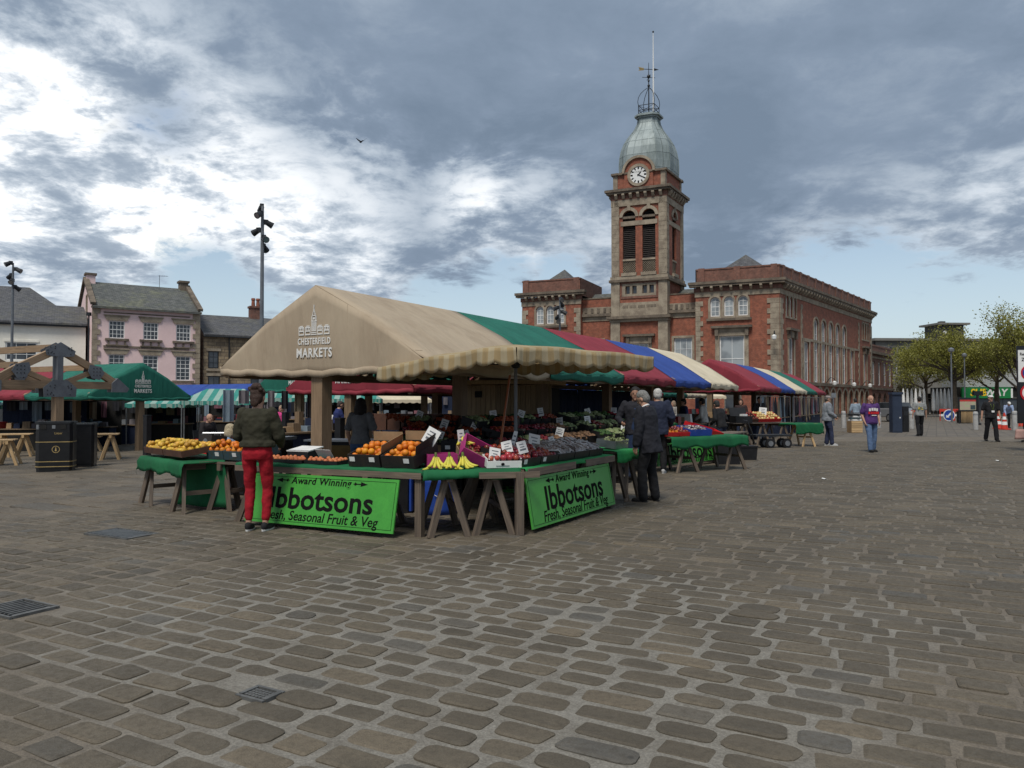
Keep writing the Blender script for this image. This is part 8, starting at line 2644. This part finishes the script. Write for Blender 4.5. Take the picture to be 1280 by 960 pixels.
# floodlight masts
def mast(px, Y, ytop, lb, r=.085, heads=6, seed=1):
    z = ZAT(ytop, Y); x = AT(px, Y); rnd = random.Random(seed)
    t = thing('floodlight_mast', lb, 'light mast', (x, Y, gz(x)), 0, 'floodlight masts round the square'); z -= gz(x)
    b = MB(); b.tube([(0, 0, -.1), (0, 0, 2.2), (0, 0, 2.25), (0, 0, z * .93), (0, 0, z)], [r * 1.25, r * 1.25, r, r * .72, r * .55], M_STEEL, 10); b.build('pole', t)
    for k in range(heads):
        zz = z - .1 - k * z * .034; a = (k * 2.4 + seed); sx_ = math.cos(a)
        b = MB(); p = Vector((.34 * sx_, .24 * math.sin(a), zz)); b.tube([(0, 0, zz), p], .03, M_DARKSTEEL, 6); d = Vector((sx_, math.sin(a) * .8, -.5)).normalized()
        b.tube([p - d * .16, p + d * .12], [.11, .145], M_DARKSTEEL, 12); b.box(p - d * .2, (.18, .16, .19), M_DARKSTEEL, rz=a); f = b.build('floodlight', t)
        b = MB(); b.tube([p + d * .121, p + d * .126], .125, M_GALV, 12); b.build('lamp_glass', f)
    return t
mast(326.5, 33, 256, 'tall grey floodlight mast with a cluster of lamps behind the beige stall', .10, 6, 2)
mast(14, 44, 328, 'floodlight mast at the far left in front of the cream house', .085, 5, 4)
mast(700, 50, 373, 'floodlight mast whose lamps show before the left wing of the market hall', .08, 6, 5)
for px, Y, yt, lb in ((1189.5, 58, 440, 'slim street lamp in front of the forked plane tree'), (1206, 70, 446, 'second slim street lamp behind the notice board')):
    x = AT(px, Y); z = ZAT(yt, Y); t = thing('street_lamp', lb, 'street lamp', (x, Y, 0), 0, 'slim street lamps on the right')
    b = MB(); b.tube([(0, 0, 0), (0, 0, z)], [.075, .05], M_STEEL, 8); b.build('pole', t); b = MB(); b.lathe([(.05, z - .05), (.2, z + .05), (.22, z + .22), (.05, z + .34)], M_GALV, n=10); b.build('lantern', t)
# navy cabinet and black unit beside it
p = G(1123, 541); t = thing('service_cabinet', 'tall navy street cabinet standing right of the man in purple', 'cabinet', (p.x, p.y + .3, 0), R(-4))
M_NAVY = pm('navy painted steel', (.030, .042, .070), (.024, .034, .058), rough=.45, bump=.03)
b = MB(); b.box((0, 0, .95), (.46, .42, 1.9), M_NAVY); b.build('body', t); b = MB(); b.box((0, -.02, 1.96), (.54, .5, .12), M_NAVY); b.build('roof', t)
b = MB(); b.box((0, -.214, .92), (.38, .012, 1.7), M_NAVY); d_o = b.build('door', t); b = MB(); b.box((.12, -.225, .75), (.05, .015, .07), M_CARD); b.build('lock_plate', d_o)
p = G(1134, 540); t = thing('ticket_machine', 'lower black unit tucked against the navy cabinet', 'machine', (p.x + .04, p.y + .35, 0), R(-4))
b = MB(); b.box((0, 0, .65), (.28, .3, 1.3), M_BLACKPAINT); b.build('body', t); b = MB(); b.box((0, -.155, .95), (.2, .012, .22), M_DARKSTEEL); b.build('screen', t); b = MB(); b.box((-.2, -.35, .25), (.12, .12, .5), M_BLACK); b.build('foot_post', t)
# bollards
M_BOLL = pm('pale bollard', (.40, .395, .38), (.29, .285, .275), rough=.6, scale=5, bump=.1)
for px, py, h, lb in ((1054, 535, 1.0, 'pale bollard between the grey hoodie and the man in purple'), (1219, 537, 1.0, 'pale bollard left of the man in black'), (1268, 538, 1.05, 'pale bollard near the right edge'), (1098, 535, .95, 'pale bollard half hidden behind the man in purple'), (1139, 536, 1.0, 'pale bollard between the cabinet and the man in grey')):
    p = G(px, py); t = thing('bollard', lb, 'bollard', (p.x, p.y, 0), 0, 'pale bollards across the square')
    b = MB(); b.lathe([(.13, 0), (.13, h - .08), (.115, h - .03), (.07, h), (0, h)], M_BOLL, n=14); b.build('post', t, smooth=True, sharp=40); b = MB(); b.lathe([(.134, h - .2), (.134, h - .15)], M_GALV, n=14); b.build('band', t)
p = G(1050, 533); t = thing('sign_post', 'thin grey post with a small plate by the market hall arches', 'post', (p.x, p.y + 1, 0), 0); b = MB(); b.tube([(0, 0, 0), (0, 0, 2.1)], .05, M_STEEL, 8); b.build('pole', t); b = MB(); b.box((0, -.06, 1.95), (.3, .02, .3), M_GALV); b.build('plate', t)
# wooden box with things on it
p = G(1070, 541); t = thing('wooden_box', 'brown wooden box standing in front of the person in grey blue', 'box', (p.x, p.y + .2, 0), R(3))
for k in range(5): b = MB(); b.box((0, -.25, .07 + k * .115), (.56, .02, .105), M_PINE); longuv(b.build('slat', t), (1, 0, 0))
b = MB(); b.box((0, .02, .29), (.53, .48, .56), M_CARDB); b.build('body', t)
t2 = thing('folded_papers', 'stack of white and dark goods on the wooden box', 'goods', (p.x, p.y + .2, .59), R(3))
for k, (m_, w) in enumerate(((M_CARD, .5), (M_BOXBLU, .44), (M_CARD, .40), (M_BLACK, .46), (M_GALV, .36))): b = MB(); b.box((.02 * (-1) ** k, 0, .045 + k * .085), (w, .36, .075), m_, rz=.15 * (-1) ** k); b.build('pack', t2)
# notice board over a slatted planter
Yb = 54.0; x0 = AT(1199, Yb)
t = thing('notice_board', 'coloured notice board on a dark frame behind the slatted bin', 'notice board', (x0, Yb, 0), 0)
b = MB(); b.box((.6, .06, 1.35), (1.25, .08, .95), M_DARKSTEEL); b.build('frame', t)
M_MAP = pm('printed map', (.36, .40, .24), (.42, .30, .26), rough=.6, scale=6, fine=18, bump=0)
b = MB(); b.box((.6, .012, 1.32), (1.12, .012, .72), M_MAP); mp_ = b.build('map_panel', t); b = MB(); b.box((.6, .004, 1.62), (1.12, .006, .12), pm('red heading', (.50, .05, .04), (.42, .04, .035), rough=.5, bump=0)); b.build('heading', mp_); b = MB(); b.box((.95, .002, 1.15), (.34, .006, .30), M_BOXBLU); b.build('inset', mp_)
for s_ in (0.05, 1.15): b = MB(); b.box((s_, .1, .5), (.08, .08, 1.0), M_DARKSTEEL); b.build('leg', t)
p = G(1206, 529); t = thing('slatted_bin', 'timber slatted litter bin below the notice board', 'litter bin', (p.x - .35, p.y - .1, 0), 0)
for k in range(9): b = MB(); b.box((.04 + k * .095, 0, .46), (.06, .03, .84), M_PINE); longuv(b.build('slat', t), (0, 0, 1))
b = MB(); b.box((.42, .3, .44), (.82, .55, .84), M_DARKIN); b.build('liner', t); b = MB(); b.box((.42, .28, .9), (.9, .66, .05), M_DARKSTEEL); b.build('rim', t)
p = G(1222, 531); t = thing('finger_post', 'black post with a wide dark sign box right of the notice board', 'post', (p.x, p.y, 0), 0)
b = MB(); b.tube([(0, 0, 0), (0, 0, 1.95)], .09, M_BLACKPAINT, 8); b.build('pole', t); b = MB(); b.box((0, 0, 2.1), (.62, .2, .30), M_BLACKPAINT); b.build('sign_box', t); b = MB(); b.lathe([(.2, 0), (.2, .1), (.1, .15)], M_BLACKPAINT, n=10); b.build('base', t)
# traffic cones
M_CONE = pm('cone red', (.55, .05, .03), (.46, .04, .025), rough=.5, bump=0)
for (px, py, lb) in ((1248, 536, 'red and white traffic cone right of the man in black'), (1255, 537, 'second traffic cone pressed against the first'), (1276, 533, 'traffic cone at the right edge behind the pink bag')):
    p = G(px, py); t = thing('traffic_cone', lb, 'traffic cone', (p.x, p.y, 0), .2, 'red and white traffic cones')
    b = MB(); b.box((0, 0, .03), (.44, .44, .06), M_CONE); b.build('base', t); b = MB(); b.lathe([(.17, .06), (.135, .3), (.09, .62), (.045, .92), (0, .93)], M_CONE, n=14); b.build('body', t)
    for a, c in ((.26, .44), (.56, .72)): b = MB(); r_ = lambda z: .17 - (z - .06) * .145; b.lathe([(r_(a) + .006, a), (r_(c) + .006, c)], M_WHITE, n=14); b.build('white_band', t)
# works in the street: round blue sign, red barriers, wrapped white parasols
Yw = 62; x = AT(1168.5, Yw); t = thing('roadworks_sign', 'round blue and white keep-left sign standing on the ground', 'sign', (x, Yw - 2, .0), 0)
b = MB(); b.tube([(0, 0, .48), (0, .03, .48)], .46, M_WHITE, 20); b.build('rim', t); b = MB(); b.tube([(0, -.012, .48), (0, -.002, .48)], .40, M_BLUEBOX, 20); b.build('face', t)
b = MB(); b.prism([(-.25, .30), (-.25, .52), (-.15, .44), (.1, .70), (.2, .6), (-.06, .36), (.0, .30)], -.02, -.013, M_WHITE, lambda a, z, h: (a, h, z)); b.build('arrow', t)
for k in range(3):
    x = AT(1174 + k * 9, Yw); t = thing('road_barrier', ('red and white plastic road barrier beside the round sign', 'middle red and white road barrier', 'red and white road barrier by the tree trunk')[k], 'barrier', (x, Yw, 0), R(-8 * k), 'road barriers')
    b = MB(); b.box((.28, 0, .85), (.56, .05, .22), M_CONE); b.build('top_rail', t); b = MB(); b.box((.28, 0, .45), (.56, .05, .18), M_WHITE); b.build('lower_rail', t)
    for s_ in (.05, .5): b = MB(); b.box((s_, 0, .45), (.06, .06, .9), M_CONE); b.build('leg', t)
for k in range(12):
    px = 1129 + k * 5.2 if k < 6 else 1166.5 + (k - 6) * 4.8; Yp = 78 + (k % 3) * .6; x = AT(px, Yp)
    t = thing('closed_parasol', 'tall white closed parasol, %s of the %s clump before the shops' % (('first', 'second', 'third', 'fourth', 'fifth', 'sixth')[k % 6], 'left' if k < 6 else 'right'), 'parasol', (x, Yp, 0), 0, 'white closed parasols')
    b = MB(); b.lathe([(.05, .55), (.19, .7), (.17, 1.6), (.12, 2.4), (.05, 2.85), (0, 2.9)], M_WHITE, n=9); b.build('cover', t, smooth=True); b = MB(); b.tube([(0, 0, 0), (0, 0, .7)], .03, M_GALV, 6); b.build('pole', t)
# grey car parked beside the annexe
Yc = 60; t = thing('parked_car', 'silver car parked beyond the navy cabinet by the annexe', 'car', (AT(1112, Yc), Yc, 0), R(6))
M_CARP = pm('silver car paint', (.36, .37, .38), (.33, .34, .35), rough=.3, metallic=.5, bump=0, coat=.5)
b = MB(); b.prism([(-1.9, .35), (2.1, .35), (2.15, .75), (1.9, .95), (.9, 1.02), (-1.85, 1.05), (-2.0, .7)], -.85, .85, M_CARP, lambda a, z, h: (h, a, z)); o = b.build('body', t); bv = o.modifiers.new('b', 'BEVEL'); bv.width = .08; bv.segments = 2
b = MB(); b.prism([(-1.75, 1.03), (.95, 1.0), (.35, 1.45), (-1.35, 1.47)], -.72, .72, M_GLASS, lambda a, z, h: (h, a, z)); b.build('window', t); b = MB(); b.box((0, -.5, 1.475), (1.36, 1.5, .04), M_CARP); b.build('roof', t)
for sx in (-1, 1):
    for y in (-1.2, 1.3): b = MB(); b.tube([(sx * .72, y, .31), (sx * .88, y, .31)], .31, M_BLACK, 16); w_ = b.build('wheel', t); b = MB(); b.tube([(sx * .70, y, .31), (sx * .89, y, .31)], .19, M_GALV, 12); b.build('rim', w_)
    b = MB(); b.box((sx * .65, -1.97, .82), (.3, .06, .16), M_CONE); b.build('rear_light', t)
b = MB(); b.box((0, -2.0, .6), (.52, .03, .11), M_YEL); b.build('number_plate', t)
# zone sign at the right edge
Yz = 24.0; x = AT(1285, Yz); t = thing('zone_sign', 'white restricted zone sign above a no right turn sign at the right edge', 'road sign', (x, Yz, 0), 0)
b = MB(); b.tube([(0, .05, 0), (0, .05, 3.3)], .045, M_BLACKPAINT, 8); b.build('pole', t)
b = MB(); b.box((0, 0, 2.08), (.68, .03, 2.42), M_BLACKPAINT); b.build('backing_board', t)
for o_ in t.children: pass
b = MB(); b.box((0, -.02, 2.66), (.62, .012, 1.0), M_WHITE); pl = b.build('zone_plate', t)
b = MB(); b.tube([(0, -.034, 2.45), (0, -.027, 2.45)], .235, pm('sign red', (.50, .02, .03), (.45, .018, .025), rough=.4, bump=0), 24); b.build('red_ring', pl); b = MB(); b.tube([(0, -.041, 2.45), (0, -.035, 2.45)], .185, M_BLUEBOX, 24); b.build('blue_disc', pl)
b = MB(); b.beam((-.13, -.044, 2.58), (.13, -.044, 2.32), .05, .006, MATS['sign red'], up=(0, 1, 0)); b.build('red_bar', pl)
text_mesh('lettering', 'Restricted', .125, M_INK, pl, (0, -.029, 3.03), depth=.001, bold=.002); text_mesh('lettering', 'ZONE', .15, M_INK, pl, (0, -.029, 2.86), depth=.001, bold=.004)
b = MB(); b.tube([(0, -.03, 1.82), (0, -.02, 1.82)], .26, MATS['sign red'], 24); tn_ = b.build('turn_disc', t); b = MB(); b.tube([(0, -.036, 1.82), (0, -.031, 1.82)], .20, M_WHITE, 24); b.build('white_disc', tn_)
b = MB()
for pts in ([(-.08, 1.70), (-.03, 1.70), (-.03, 1.86), (-.08, 1.86)], [(-.08, 1.862), (.04, 1.862), (.04, 1.91), (-.08, 1.91)], [(.042, 1.82), (.13, 1.885), (.042, 1.95)]): b.prism(pts, -.040, -.037, M_INK, lambda a, z, h: (a, h, z))
b.build('turn_arrow', tn_)
# a gull overhead
pb_ = Vector((AT(450, 55), 55, ZAT(175, 55))); t = thing('bird', 'dark bird gliding against the grey cloud', 'bird', pb_, R(35))
M_BIRD = pm('bird feathers', (.035, .034, .036), (.02, .02, .021), rough=.8, bump=0)
b = MB(); b.ball((0, 0, 0), (.06, .2, .06), M_BIRD, 10, 8); b.ball((0, .2, .02), (.035, .05, .035), M_BIRD, 8, 6); b.prism([(-.03, -.16), (.03, -.16), (.07, -.34), (-.07, -.34)], -.01, .01, M_BIRD); b.build('body', t)
for s_ in (-1, 1): b = MB(); b.prism([(.03, .12), (.22, .12), (.42, -.02), (.25, -.03), (.03, -.08)], -.008, .008, M_BIRD, lambda a, y, h: (s_ * a, y, h + a * (.75 if s_ > 0 else .5))); b.build('wing', t)
# scraps of paper on the paving
for px, py, lb in ((1247, 577, 'scrap of white paper on the setts at the right'), (1030, 600, 'small pale scrap on the paving before the grey hoodie'), (470, 600, 'pale scrap near the foot of the corner leg')):
    p = G(px, py); t = thing('paper_scrap', lb, 'litter', (p.x, p.y, .02), .7); b = MB(); b.grid(lambda i, j: (i * .12, j * .07, .012 * math.sin(5 * i) + .01 * j), 4, 3, M_CARD); o = b.build('scrap', t); solid(o, .002)
